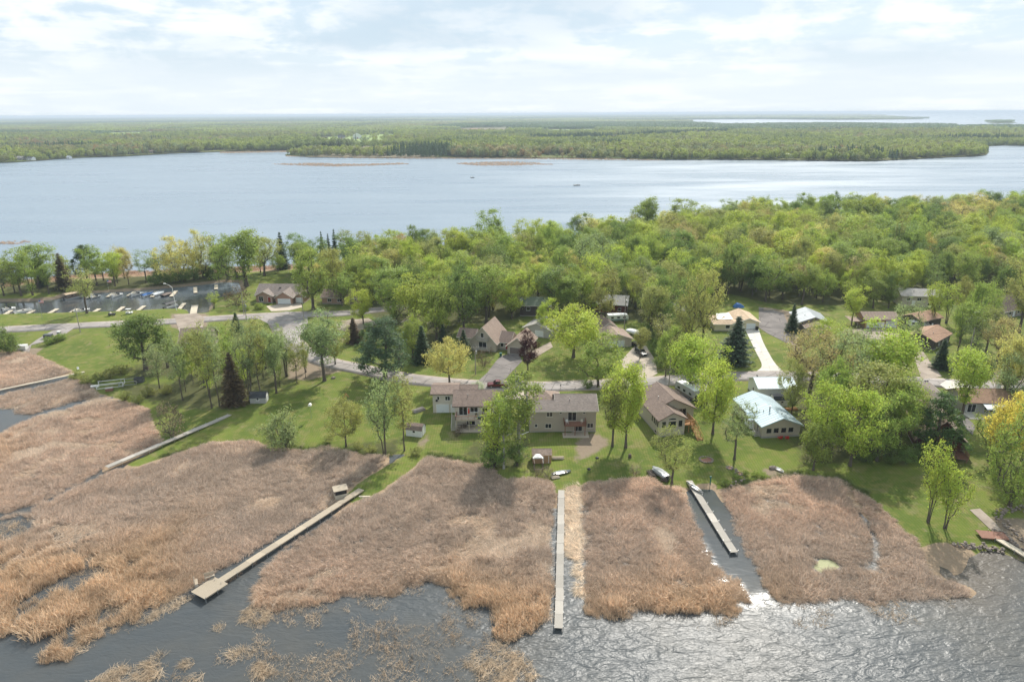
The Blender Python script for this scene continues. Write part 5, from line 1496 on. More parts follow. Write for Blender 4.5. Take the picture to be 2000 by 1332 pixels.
def door(r, f, u, plane, z, w, h, m, garage=False):
    k = ('d', round(w, 2), round(h, 2), m.name, garage)
    if k not in _win:
        a = MB()
        if garage:
            n = 4
            for i in range(n): a.box(-w / 2, -0.03 if i % 2 else -0.032, h * i / n + 0.012, w / 2, 0.05, h * (i + 1) / n - 0.012)
            a.box(-w / 2 + 0.002, -0.005, 0.012, w / 2 - 0.002, 0.048, h - 0.014)
        else:
            a.box(-w / 2, -0.03, 0, w / 2, 0.05, h); a.box(-w / 2 + 0.12, -0.045, h * 0.55, w / 2 - 0.12, -0.03, h * 0.92); a.box(-w / 2 + 0.12, -0.045, h * 0.08, w / 2 - 0.12, -0.03, h * 0.48)
        t = 0.1; b = MB().box(-w / 2 - t, -0.06, 0, -w / 2, 0.05, h + t).box(w / 2, -0.06, 0, w / 2 + t, 0.05, h + t).box(-w / 2, -0.06, h, w / 2, 0.05, h + t)
        c = MB().box(-0.02, -0.10, -0.02, 0.02, -0.045, 0.10) if not garage else MB().box(-0.15, -0.075, -0.02, 0.15, -0.034, 0.02)
        _win[k] = (a.mesh('door', m), b.mesh('frame', M_WHITE if m is not M_DOORB else M_TRIM), c.mesh('handle', M_BLACK))
    a, b, c = _win[k]
    o = obj('garage_door' if garage else 'door', a, r, {'F': (u, plane, z), 'B': (u, plane, z), 'L': (plane, u, z), 'R': (plane, u, z)}[f]); face_rot(o, f)
    obj('frame', b, o); obj('handle', c, o, (w * 0.36 if not garage else 0, 0, 1.0 if not garage else 0.35))
    return o


def walls(r, x0, x1, y0, y1, h, m, axis=None, rise=0.0, z0=-0.6, found=True):
    """closed wall body; with a ridge axis the gable triangles belong to it"""
    b = MB()
    if axis == 'y': b.prism([(x0, z0), (x1, z0), (x1, h), ((x0 + x1) / 2, h + rise), (x0, h)], y0, y1)
    elif axis == 'x': b.prism([(y0, z0), (y1, z0), (y1, h), ((y0 + y1) / 2, h + rise), (y0, h)], x0, x1, 'x')
    else: b.box(x0, y0, z0, x1, y1, h)
    o = b.build('wall', m, r)
    if found: MB().box(x0 - 0.04, y0 - 0.04, z0, x1 + 0.04, y1 + 0.04, 0.28).build('foundation', M_FOUND, r)
    return o


def roof(r, x0, x1, y0, y1, h, rise, axis, m, ov=0.5, th=0.16, trim=None, vent=True, ridge_at=0.5, panels=None):
    """gable roof: two thick slopes, ridge cap and fascia boards"""
    trim = trim or M_TRIM
    if axis == 'x':
        a0, a1, b0, b1 = y0, y1, x0 - ov, x1 + ov
    else:
        a0, a1, b0, b1 = x0, x1, y0 - ov, y1 + ov
    c = a0 + (a1 - a0) * ridge_at; zr = h + rise
    sl0, sl1 = rise / (c - a0), rise / (a1 - c)
    e0, e1 = (a0 - ov, h - ov * sl0), (a1 + ov, h - ov * sl1)
    g = 0.02
    body = MB()
    ax = 'y' if axis == 'y' else 'x'
    body.prism([(e0[0], e0[1] + g), (c, zr + g), (c, zr + th + g), (e0[0], e0[1] + th + g)], b0, b1, ax)
    body.prism([(c, zr + g), (e1[0], e1[1] + g), (e1[0], e1[1] + th + g), (c, zr + th + g)], b0, b1, ax)
    o = body.build('roof', m, r)
    for e in (e0, e1):
        f = MB(); d = -1 if e is e0 else 1
        f.prism([(e[0] + d * 0.005, e[1] - 0.06), (e[0] + d * 0.055, e[1] - 0.06), (e[0] + d * 0.055, e[1] + th - 0.01), (e[0] + d * 0.005, e[1] + th - 0.01)], b0, b1, ax)
        f.build('fascia', trim, o)
    for bb in (b0 - 0.055, b1 + 0.005):
        k = MB()
        k.prism([(e0[0], e0[1] - 0.04), (c, zr - 0.04), (c, zr + th), (e0[0], e0[1] + th)], bb, bb + 0.05, ax)
        k.prism([(c, zr - 0.04), (e1[0], e1[1] - 0.04), (e1[0], e1[1] + th), (c, zr + th)], bb, bb + 0.05, ax)
        k.build('rake_board', trim, o)
    MB().prism([(c - 0.17, zr + th - 0.17 * sl0 + 0.03), (c, zr + th + 0.06), (c + 0.17, zr + th - 0.17 * sl1 + 0.03), (c, zr + th + 0.02)], b0, b1, ax).build('ridge_cap', m, o)
    if vent:
        s = c - (c - a0) * 0.45; zz = h + (s - a0) * sl0 + th
        v = MB().tube([(0, 0, 0), (0, 0, 0.55)], 0.09, 8); vo = v.build('vent_pipe', M_STEEL, o); q = b0 + (b1 - b0) * 0.35
        vo.location = (s, q, zz) if axis == 'y' else (q, s, zz)
    if panels:      # standing-seam metal: every sheet its own piece
        n = max(2, int((b1 - b0) / panels)); wd = (b1 - b0) / n
        for side, (e, sl) in enumerate(((e0, sl0), (e1, sl1))):
            L = math.hypot(c - e[0], zr - e[1]); pm = MB().box(0.012, 0, 0, wd - 0.012, L, 0.025).box(0.0, 0, 0, 0.03, L, 0.06).mesh('roof_panel', m)
            for i in range(n):
                po = obj('roof_panel', pm, o); b = b0 + wd * i
                ang = math.atan2(zr - e[1], abs(c - e[0]))
                if axis == 'y':
                    if side == 0: po.location = (e[0], b + wd, e[1] + th + g + 0.004); po.rotation_euler = (ang, 0, -math.pi / 2)
                    else: po.location = (e[0], b, e[1] + th + g + 0.004); po.rotation_euler = (ang, 0, math.pi / 2)
                else:
                    if side == 0: po.location = (b, e[0], e[1] + th + g + 0.004); po.rotation_euler = (ang, 0, 0)
                    else: po.location = (b + wd, e[0], e[1] + th + g + 0.004); po.rotation_euler = (ang, 0, math.pi)
    return o


def hip(r, x0, x1, y0, y1, h, rise, m, ov=0.5, th=0.16, trim=None):
    x0 -= ov; x1 += ov; y0 -= ov; y1 += ov; h -= 0.12
    w, d = x1 - x0, y1 - y0; k = min(w, d) / 2
    if w >= d: A, B = (x0 + k, (y0 + y1) / 2), (x1 - k, (y0 + y1) / 2)
    else: A, B = ((x0 + x1) / 2, y0 + k), ((x0 + x1) / 2, y1 - k)
    v = [(x0, y0, h), (x1, y0, h), (x1, y1, h), (x0, y1, h), (x0, y0, h + th), (x1, y0, h + th), (x1, y1, h + th), (x0, y1, h + th), (*A, h + th + rise), (*B, h + th + rise)]
    f = [(0, 3, 2, 1), (0, 1, 5, 4), (1, 2, 6, 5), (2, 3, 7, 6), (3, 0, 4, 7)]
    if w >= d: f += [(4, 5, 9, 8), (5, 6, 9), (6, 7, 8, 9), (7, 4, 8)]
    else: f += [(4, 5, 8), (5, 6, 9, 8), (6, 7, 9), (7, 4, 8, 9)]
    o = MB().add(v, f).build('roof', m, r)
    q = MB(); e = 0.05
    q.box(x0 - e, y0 - e, h - 0.05, x1 + e, y0 - 0.003, h + th - 0.01).box(x0 - e, y1 + 0.003, h - 0.05, x1 + e, y1 + e, h + th - 0.01).box(x0 - e, y0, h - 0.05, x0 - 0.003, y1, h + th - 0.01).box(x1 + 0.003, y0, h - 0.05, x1 + e, y1, h + th - 0.01)
    q.build('fascia', trim or M_TRIM, o)
    return o


def deck(r, x0, x1, y0, y1, z, m, rail=None, posts=True, sides='LFR', name='deck'):
    """boards, joists, posts and a baluster railing"""
    n = max(2, int((x1 - x0) / 0.15)); b = MB(); w = (x1 - x0) / n
    for i in range(n): b.box(x0 + w * i + 0.006, y0, z - 0.04, x0 + w * (i + 1) - 0.006, y1, z)
    b.box(x0, y0 + 0.02, z - 0.24, x1, y0 + 0.07, z - 0.042).box(x0, y1 - 0.1, z - 0.24, x1, y1 - 0.05, z - 0.042).box(x0 + 0.002, y0 + 0.07, z - 0.24, x0 + 0.05, y1 - 0.1, z - 0.042).box(x1 - 0.05, y0 + 0.07, z - 0.24, x1 - 0.002, y1 - 0.1, z - 0.042)
    o = b.build(name, m, r)
    if posts:
        pm = MB().box(-0.08, -0.08, -z - 0.5, 0.08, 0.08, -0.245).mesh('post', m)
        for i in range(3): obj('post', pm, o, (x0 + 0.2 + (x1 - x0 - 0.4) * i / 2, y0 + 0.2, z))
    rm = rail or m; q = MB()
    def run(a, bb):
        a, bb = Vector(a), Vector(bb); L = (bb - a).length; k = max(1, int(L / 0.16))
        q.bar(a + Vector((0, 0, 0.98)), bb + Vector((0, 0, 0.98)), 0.10, 0.06); q.bar(a + Vector((0, 0, 0.12)), bb + Vector((0, 0, 0.12)), 0.05, 0.05)
        for i in range(k + 1):
            p = a.lerp(bb, i / k); t = 0.09 if i % 9 == 0 or i == k else 0.035
            q.box(p.x - t / 2, p.y - t / 2, z + 0.003, p.x + t / 2, p.y + t / 2, z + 0.95)
    if 'F' in sides: run((x0, y0, z), (x1, y0, z))
    if 'L' in sides: run((x0, y0, z), (x0, y1, z))
    if 'R' in sides: run((x1, y0, z), (x1, y1, z))
    if sides: q.build('railing', rm, o)
    return o


def stairs(r, x0, x1, ya, za, yb, zb, m, name='stairs', rail=True):
    """open stairs falling from (ya, za) to (yb, zb)"""
    n = max(3, int(abs(za - zb) / 0.18)); b = MB()
    for i in range(n):
        t = (i + 0.5) / n; y = ya + (yb - ya) * t; z = za + (zb - za) * t
        b.box(x0 + 0.05, y - 0.14, z - 0.04, x1 - 0.05, y + 0.14, z)
    b.bar((x0 + 0.02, ya, za - 0.15), (x0 + 0.02, yb, zb - 0.05), 0.05, 0.28); b.bar((x1 - 0.02, ya, za - 0.15), (x1 - 0.02, yb, zb - 0.05), 0.05, 0.28)
    o = b.build(name, m, r)
    if rail:
        q = MB()
        for x in (x0, x1):
            q.bar((x, ya, za + 0.9), (x, yb, zb + 0.9), 0.09, 0.05)
            for i in range(4):
                t = i / 3; q.bar((x, ya + (yb - ya) * t, za + (zb - za) * t - 0.1), (x, ya + (yb - ya) * t, za + (zb - za) * t + 0.9), 0.08, 0.08)
        q.build('railing', m, o)
    return o


def chimney(r, x, y, z0, z1, w=0.8, m=None):
    o = MB().box(x - w / 2, y - w / 2, z0, x + w / 2, y + w / 2, z1).build('chimney', m or M_BRICK, r)
    MB().box(x - w / 2 - 0.06, y - w / 2 - 0.06, z1 + 0.001, x + w / 2 + 0.06, y + w / 2 + 0.06, z1 + 0.1).build('cap', M_FOUND, o)
    return o


def site(name, label, cat, x, y, rz, foot, group=None):
    """a building's root on the ground; foot = local (x0, x1, y0, y1) kept clear of trees"""
    a = math.radians(rz); c, s = math.cos(a), math.sin(a)
    q = [(x + u * c - v * s, y + u * s + v * c) for u, v in ((foot[0], foot[2]), (foot[1], foot[2]), (foot[1], foot[3]), (foot[0], foot[3]))]
    KEEPOUT.append(np.array(q))
    z = float(np.mean([hz1(*k) for k in q]))
    return thing(name, label, cat, (x, y, z), a, group)


def plain_house(name, label, x, y, rz, W_, D_, h, rise, axis, wm, rm, wins=(), doors=(), gdoors=(), cat='house', trim=None, foot=None, **kw):
    """an ordinary gabled building"""
    r = site(name, label, cat, x, y, rz, foot or (-0.5, W_ + 0.5, -0.5, D_ + 0.5))
    walls(r, 0, W_, 0, D_, h, wm, axis, rise); roof(r, 0, W_, 0, D_, h, rise, axis, rm, trim=trim, **kw)
    pl = {'F': 0, 'B': D_, 'L': 0, 'R': W_}
    for f, u, z, w, hh, *pn in wins: window(r, f, u, pl[f], z, w, hh, panes=pn[0] if pn else 1)
    for f, u, w, m in doors: door(r, f, u, pl[f], 0.3, w, 2.05, m)
    for f, u, w, hh, m in gdoors: door(r, f, u, pl[f], 0.05, w, hh, m, True)
    return r
# ================================================================== the houses
# --- tan two-storey lake house in the middle
r = site('lake_house', 'two-storey tan house with brown roof and small wooden balcony, facing the middle dock', 'house', 4.0, 144.6, 0, (-0.5, 16, -3, 14))
walls(r, 6.4, 15.4, 0, 9.4, 5.6, M_TAN, 'x', 1.95); walls(r, 0, 6.398, 0.004, 5.6, 5.6, M_TAN, 'x', 1.15); walls(r, -0.6, 7.2, 6.4, 13.4, 4.3, M_TAN)
roof(r, 6.4, 15.4, 0, 9.4, 5.6, 1.95, 'x', M_GREYB); roof(r, 0.1, 5.85, 0.004, 5.6, 5.6, 1.15, 'x', M_GREYB, vent=False); hip(r, -0.6, 7.2, 6.4, 13.4, 4.4, 2.1, M_PINKB)
for u, z, w, h, n in ((4.6, 4.05, 1.3, 1.3, 2), (7.2, 4.75, 0.42, 0.7, 1), (12.6, 4.75, 0.45, 0.7, 1), (1.5, 1.35, 0.5, 0.75, 1), (4.35, 1.1, 1.35, 1.05, 2), (14.1, 1.15, 1.3, 1.05, 2)):
    window(r, 'F', u, 0, z, w, h, M_TRIM, panes=n)
slider(r, 'F', 9.85, 0, 3.0, 1.85, 2.05, M_TRIM); slider(r, 'F', 11.3, 0, 0.3, 1.8, 2.0, M_TRIM)
dk = deck(r, 7.9, 12.9, -2.3, -0.06, 2.75, M_REDW, sides='LFR')
MB().box(7.6, -3.0, -0.2, 13.6, -0.05, 0.12).build('patio', M_CONC2, r)
window(r, 'R', 4.5, 15.4, 3.6, 1.2, 1.1, M_TRIM); MB().bar((-0.2, -0.25, 0.3), (-1.9, -1.3, 0.05), 0.12, 0.1).build('downspout', M_WHITE, r)
H1 = r

# --- cream house with the upper garage door and deck
r = site('lake_house', 'cream house with brown roof and a deck above a shaded patio, left of the poplar', 'house', -19.7, 148.6, 0, (-0.5, 15.5, -3, 14.5))
walls(r, 0, 5.9, 7.0, 13.5, 5.4, M_CREAM, 'x', 0.75); roof(r, 0, 5.9, 7.0, 13.5, 5.4, 0.75, 'x', M_BROWN, trim=M_TRIMB, vent=False)
walls(r, 6.0, 15.2, 0, 9.0, 5.3, M_CREAM, 'x', 2.0); roof(r, 6.0, 15.2, 0, 9.0, 5.3, 2.0, 'x', M_BROWN, trim=M_TRIMB)
walls(r, 6.5, 11.0, 9.05, 12.5, 4.2, M_CREAM, 'x', 0.8); roof(r, 6.9, 10.6, 9.6, 12.4, 5.4, 0.6, 'x', M_BROWN, trim=M_TRIMB, vent=False)
door(r, 'F', 2.4, 7.0, 0.25, 3.0, 2.2, M_DOORW, True); window(r, 'F', 1.4, 7.0, 3.7, 0.5, 0.9, M_WHITE); window(r, 'F', 3.7, 7.0, 3.6, 1.15, 1.05, M_WHITE, panes=2); MB().box(0.75, 6.55, 3.4, 1.25, 6.99, 3.85).build('air_conditioner', M_BLACK, r)
door(r, 'F', 4.9, 7.0, 0.3, 0.9, 2.05, M_WHITE)
slider(r, 'F', 8.0, 0, 2.85, 1.9, 2.0); window(r, 'F', 10.6, 0, 3.6, 1.7, 1.15, panes=2); window(r, 'F', 13.2, 0, 3.6, 1.3, 1.0); slider(r, 'F', 9.8, 0, 0.25, 1.9, 2.0); window(r, 'F', 12.6, 0, 1.0, 1.5, 1.0, panes=2)
deck(r, 6.4, 12.6, -2.8, -0.06, 2.78, M_DECKT, M_REDW, sides='LFR'); stairs(r, 5.3, 6.35, 0.2, 2.75, -2.9, 0.1, M_WOOD)
MB().box(6.3, -3.4, -0.2, 14.0, -0.05, 0.1).build('patio', M_CONC2, r)
H2 = r

# --- gabled house with hip back and cedar steps
r = site('lake_house', 'beige house with long brown roof, arched gable window and orange cedar steps', 'house', 33.6, 141.9, 10.5, (-0.5, 12, -4, 17))
walls(r, 0, 6.2, 0, 5.2, 4.3, M_BEIGE, 'y', 1.55); walls(r, 0.004, 10.6, 5.0, 15.6, 4.3, M_BEIGE, 'y', 2.65)
m_ = roof(r, 0.004, 10.6, 5.0, 15.0, 4.3, 2.65, 'y', M_BROWN, trim=M_BROWN); roof(r, 0, 6.2, 0, 6.6, 4.302, 1.55, 'y', M_BROWN, trim=M_BROWN, vent=False)
window(r, 'F', 3.1, 0, 2.1, 1.8, 1.5, M_BEIGE); window(r, 'F', 1.1, 0, 2.2, 0.9, 1.5, M_BEIGE); window(r, 'F', 5.1, 0, 2.2, 0.9, 1.5, M_BEIGE)
a = MB(); pr = [(-0.95, 0)] + [(0.95 * math.cos(t), 0.12 + 0.38 * math.sin(t)) for t in np.linspace(math.pi, 0, 9)] + [(0.95, 0)]
a.prism([(u, z) for u, z in pr], -0.012, 0.03); arch = a.build('window', M_GLASS, r, (3.1, 0, 4.0)); arch['label'] = 'arched gable window'
b = MB()
for p0, p1 in zip(pr, pr[1:] + pr[:1]): b.bar((p0[0], -0.02, p0[1]), (p1[0], -0.02, p1[1]), 0.05, 0.07)
b.build('frame', M_TRIM, arch)
for u in (0.9, 1.9, 2.9, 4.2): window(r, 'L', u, 0, 2.1, 0.65, 1.5, M_BEIGE)
window(r, 'L', 2.0, 0, 0.3, 0.8, 0.5, M_BEIGE); slider(r, 'F', 7.7, 5.0, 2.2, 1.9, 2.0, M_BEIGE)
deck(r, 6.3, 9.0, 0.6, 4.9, 2.15, M_CEDARD, sides='FR'); stairs(r, 7.9, 9.2, 0.55, 2.1, -3.6, 0.1, M_CEDARD)
H3 = r

# --- blue metal-roofed house, its garage and shed
r = site('lake_house', 'low beige house with pale blue metal roof and four dark front windows', 'house', 57.0, 141.2, 5.5, (-2, 10, -1, 17))
walls(r, 0, 9.0, 0, 15.6, 2.85, M_BEIGE, 'y', 1.75); roof(r, 0, 9.0, 0, 15.6, 2.85, 1.75, 'y', M_BLUE, trim=M_BLUE, ov=0.45, panels=0.92)
walls(r, -1.0, -0.004, 4.2, 7.0, 2.7, M_WHITES, 'x', 0.8); roof(r, -1.3, 1.4, 4.2, 7.0, 2.75, 0.9, 'x', M_BLUE, trim=M_WHITE, ov=0.3, vent=False)
for u in (1.6, 3.3, 5.1, 6.8): window(r, 'F', u, 0, 1.05, 1.15, 1.15, M_BEIGE)
door(r, 'L', 2.2, 0, 0.4, 0.95, 2.05, M_DOORB); window(r, 'L', 4.9, -1.0, 1.1, 0.7, 1.2); window(r, 'L', 6.2, -1.0, 1.1, 0.7, 1.2); window(r, 'L', 9.5, 0, 1.2, 0.9, 1.1)
MB().tube([(3.6, 4.6, 4.2), (3.6, 4.6, 5.5)], 0.16, 8).tube([(3.6, 4.6, 5.5), (3.6, 4.6, 5.65)], 0.24, 8).build('flue', M_STEEL, r); MB().tube([(5.6, 2.6, 4.1), (5.6, 2.6, 4.75)], 0.12, 8).build('vent_pipe', M_GREENM, r)
stairs(r, -1.3, -0.1, 1.9, 0.65, 0.6, 0.05, M_WOOD); MB().box(-1.35, 1.9, -0.2, -0.06, 3.0, 0.36).build('porch_step', M_WOOD, r)
H4 = r
r = site('garage', 'white garage with pale blue metal roof between the road and the blue-roofed house', 'garage', 63.4, 162.4, 1, (-0.5, 10.5, -1, 8))
walls(r, 0, 9.6, 0, 7.4, 3.2, M_WHITES, 'x', 1.45); roof(r, 0, 9.6, 0, 7.4, 3.2, 1.45, 'x', M_BLUE, trim=M_WHITE, ov=0.35, panels=0.92, vent=False); window(r, 'L', 3.6, 0, 1.2, 0.8, 0.9); window(r, 'F', 7.5, 0, 1.2, 0.8, 0.9); door(r, 'B', 4.8, 7.4, 0.05, 4.8, 2.2, M_DOORW, True)


def gambrel(name, label, x, y, rz, W_, D_, h, wm, rm, axis='x', dm=None):
    """small barn-shaped shed"""
    r = site(name, label, 'shed', x, y, rz, (-0.2, W_ + 0.2, -0.2, D_ + 0.2))
    s = D_ if axis == 'x' else W_
    pf = [(0, -0.3), (s, -0.3), (s, h), (s * 0.82, h + s * 0.27), (s * 0.5, h + s * 0.42), (s * 0.18, h + s * 0.27), (0, h)]
    MB().prism(pf, 0, W_ if axis == 'x' else D_, 'x' if axis == 'x' else 'y').build('wall', wm, r)
    up = [(-0.08, h - 0.06), (s * 0.18, h + s * 0.27 + 0.02), (s * 0.5, h + s * 0.42 + 0.02), (s * 0.82, h + s * 0.27 + 0.02), (s + 0.08, h - 0.06)]
    m = MB()
    for p0, p1 in zip(up, up[1:]): m.prism([p0, p1, (p1[0], p1[1] + 0.09), (p0[0], p0[1] + 0.09)], -0.12, (W_ if axis == 'x' else D_) + 0.12, 'x' if axis == 'x' else 'y')
    m.build('roof', rm, r)
    door(r, 'R' if axis == 'x' else 'F', s / 2, W_ if axis == 'x' else 0, 0.05, 1.3, 1.75, dm or M_WHITE)
    window(r, 'F' if axis == 'x' else 'R', (W_ if axis == 'x' else D_) * 0.5, 0 if axis == 'x' else W_, 0.9, 0.6, 0.5)
    return r


gambrel('shed', 'small white shed with black gambrel roof before the blue-roofed garage', 66.0, 158.2, 3, 4.1, 2.7, 1.7, M_WHITES, M_DARKR)
gambrel('shed', 'white barn-shaped shed with brown roof left of the cream house', -24.9, 144.6, -14, 3.9, 2.7, 1.55, M_WHITES, M_BROWN)
gambrel('shed', 'weathered grey shed with dark roof under the left grove', -67.6, 162.0, 4, 4.0, 2.8, 1.5, M_GREYS, M_DARKR)
r = site('shed', 'little tan shed with brown roof beside the stored pontoon on the lawn', 'shed', 4.3, 131.2, 0, (-0.3, 4.6, -3, 3.4))
walls(r, 0, 4.0, 0, 2.9, 1.95, M_CEDAR, 'x', 0.75, found=False); roof(r, 0, 4.0, 0, 2.9, 1.95, 0.75, 'x', M_PINKB, ov=0.15, th=0.08, trim=M_CEDAR, vent=False); door(r, 'F', 2.9, 0, 0.05, 1.0, 1.75, M_CEDAR)

# --- chalet by the purple maple
r = site('chalet', 'steep-gabled beige chalet with balcony, attached garage and brown roofs behind the pale yellow tree', 'house', -13.1, 203.4, -17, (-7, 20, -3, 13))
walls(r, 0, 8.4, 0, 11.5, 3.0, M_BEIGE, 'y', 4.7); roof(r, 0, 8.4, 0, 11.5, 3.0, 4.7, 'y', M_PINKB, trim=M_TRIM, ov=0.55)
walls(r, -5.6, -0.01, 4.2, 9.6, 2.7, M_BEIGE, 'x', 1.9); roof(r, -5.6, -0.4, 4.2, 9.6, 2.7, 1.9, 'x', M_BROWN)
walls(r, 8.41, 12.39, 2.8, 9.6, 2.7, M_BEIGE, 'x', 2.2); roof(r, 8.9, 12.0, 2.8, 9.6, 2.7, 2.2, 'x', M_BROWN, vent=False)
walls(r, 12.4, 18.8, -0.6, 9.8, 2.8, M_BEIGE, 'y', 2.6); roof(r, 12.4, 18.8, -0.6, 9.8, 2.8, 2.6, 'y', M_PINKB, trim=M_TRIM, vent=False)
slider(r, 'F', 4.1, 0, 1.0, 2.4, 1.9); window(r, 'F', 4.0, 0, 4.3, 0.95, 1.5); deck(r, 2.3, 6.2, -1.1, -0.06, 3.75, M_WOOD, posts=False); deck(r, 1.4, 7.0, -1.8, -0.07, 0.9, M_WOOD)
door(r, 'F', 11.2, 2.8, 0.3, 1.0, 2.1, M_DOORR); window(r, 'F', 9.6, 2.8, 1.0, 0.9, 1.2); door(r, 'F', 15.6, -0.6, 0.05, 4.9, 2.2, M_DOORB, True); window(r, 'L', 2.5, 0, 1.1, 1.0, 1.1)
r = plain_house('outbuilding', 'grey-roofed outbuilding half hidden behind the chalet garage', 4.0, 217.5, -24, 9.5, 8.5, 2.9, 1.9, 'y', M_GREYS, M_GREYR, [('R', 4, 1.1, 1.0, 1.0)], [], [('F', 5.5, 2.8, 2.2, M_DOORW)], 'garage', vent=False)

# --- tan house with the dark car
r = site('house', 'tan house with brown hip-ended roof beside the drive with the black car', 'house', 28.6, 203.6, 9, (-1, 10.5, -1, 20))
walls(r, 0, 9.4, 0, 9.5, 2.8, M_BEIGE, 'y', 1.7); roof(r, 0, 9.4, 0, 9.5, 2.8, 1.7, 'y', M_PINKB, trim=M_TRIM); walls(r, 2.0, 8.0, 9.51, 19.0, 3.2, M_BEIGE, 'y', 2.1); roof(r, 2.0, 8.0, 10.1, 19.0, 3.2, 2.1, 'y', M_BROWN)
door(r, 'F', 4.6, 0, 0.05, 4.8, 2.2, M_DOORW, True); window(r, 'R', 5, 9.4, 1.1, 1.2, 1.0, panes=2); door(r, 'R', 2.2, 9.4, 0.3, 0.9, 2.05, M_WHITE)

# --- cream garage with the white concrete drive
r = site('garage', 'cream garage with tan roof at the top of the white concrete drive', 'garage', 77.2, 222.4, -1, (-9, 8, -2, 13))
walls(r, 0, 7.0, 0, 11.8, 2.7, M_YELLOW, 'y', 1.35); roof(r, 0, 7.0, 0, 11.8, 2.7, 1.35, 'y', M_TANR, trim=M_WHITE); walls(r, -8.4, -0.01, -1.5, 8.5, 2.5, M_YELLOW); hip(r, -8.4, -0.55, -1.5, 8.5, 2.5, 1.6, M_TANR)
MB().add([(-7.2, 1.0, 3.45), (-1.9, 0.6, 3.62), (-2.2, 4.6, 4.55), (-6.6, 4.3, 4.45), (-7.2, 1.0, 3.55), (-1.9, 0.6, 3.72), (-2.2, 4.6, 4.65), (-6.6, 4.3, 4.55)], [(0, 3, 2, 1), (4, 5, 6, 7), (0, 1, 5, 4), (1, 2, 6, 5), (2, 3, 7, 6), (3, 0, 4, 7)]).build('roof_glare_sheet', M_TARPW, r)['label'] = 'sun glare on the roof as a white sheet'  # added white sheet stands for sun glare on the roof slope
door(r, 'F', 4.3, 0, 0.05, 2.9, 2.15, M_DOORW, True); window(r, 'F', 1.1, 0, 1.3, 0.5, 0.8); window(r, 'F', -4, -1.5, 1.0, 1.4, 1.1)

# --- grey metal-roofed house
r = site('house', 'taupe house with grey metal gable roof and brown porch roof right of the narrow spruce', 'house', 97.4, 221.2, -8, (-1, 11, -6, 13))
walls(r, 0, 9.6, 0, 12, 2.9, M_TAUPE, 'y', 1.9); roof(r, 0, 9.6, 0, 12, 2.9, 1.9, 'y', M_METAL, trim=M_METAL, panels=1.2); walls(r, 1.2, 8.6, -4.6, -0.01, 2.4, M_BEIGE, 'y', 1.3); roof(r, 1.2, 8.6, -4.6, -0.55, 2.4, 1.3, 'y', M_BROWN, vent=False)
window(r, 'F', 2.6, -4.6, 0.9, 1.1, 1.2); window(r, 'F', 6.9, -4.6, 0.9, 1.1, 1.2); door(r, 'F', 4.7, -4.6, 0.3, 0.95, 2.05, M_WHITE); window(r, 'L', 5, 0, 1.1, 1.0, 1.1)

# --- two-door garage
r = site('garage', 'cedar garage with brown metal roof and two white doors', 'garage', 120.8, 223.2, -1, (-5, 12, -1, 8.5))
walls(r, 0, 11.2, 0, 7.4, 3.2, M_CEDAR, 'x', 1.6); roof(r, 0, 11.2, 0, 7.4, 3.2, 1.6, 'x', M_PINKB, trim=M_TRIMB, panels=1.1, vent=False)
door(r, 'F', 3.0, 0, 0.05, 4.6, 2.2, M_DOORW, True); door(r, 'F', 6.05, 0, 0.05, 0.9, 2.05, M_WHITE); door(r, 'F', 8.9, 0, 0.05, 3.6, 2.75, M_DOORW, True)
c = MB().prism([(0.6, 2.25), (6.0, 2.6), (6.0, 2.7), (0.6, 2.35)], -4.4, -0.1, 'x').build('lean_to_roof', M_PINKB, r)
for u in (-4.2, -2.2): MB().box(u, 0.7, -0.3, u + 0.12, 0.82, 2.27).build('post', M_WOOD, r)

plain_house('house', 'tan house with grey-brown roof half hidden behind the two-door garage', 148.0, 250.5, -8, 14, 8.5, 4.3, 1.7, 'x', M_BEIGE, M_GREYR, [('F', 6.2, 2.4, 1.3, 1.1, 2), ('F', 10.2, 2.4, 1.3, 1.1, 2), ('F', 2.4, 2.4, 1.2, 1.1), ('F', 10, 0.6, 1.2, 1.0)], [('F', 4.4, 0.95, M_WHITE)])
plain_house('house', 'brown-roofed taupe house with tall gable near the right edge', 174.8, 233.0, 25, 13, 8.4, 3.1, 4.1, 'x', M_TAUPE, M_BROWN, [('L', 3.6, 4.1, 0.85, 1.3), ('L', 4.8, 4.1, 0.85, 1.3), ('L', 3.0, 1.1, 1.2, 1.0), ('F', 4.0, 1.0, 1.3, 1.1), ('F', 9.0, 1.0, 1.0, 1.1)], [('F', 6.3, 0.95, M_WHITE)], trim=M_TRIM)
plain_house('cottage', 'orange-brown roofed cottage behind the dark little spruce', 131.0, 200.2, 40, 13, 8.4, 2.8, 1.7, 'x', M_DARKW, M_ORANGE, [('L', 4.2, 1.0, 1.6, 1.1, 2), ('F', 4, 1.0, 1.3, 1.1, 2), ('F', 10, 1.0, 1.3, 1.1, 2)], [('F', 7, 0.95, M_DOORB)], trim=M_TRIMB)
plain_house('cottage', 'second orange-brown roofed cottage just behind the first', 139.5, 222.0, 28, 11, 7.5, 2.8, 1.5, 'x', M_DARKW, M_ORANGE, [('F', 3, 1.0, 1.3, 1.1, 2), ('L', 3.6, 1.0, 1.4, 1.1)], [], trim=M_TRIMB)

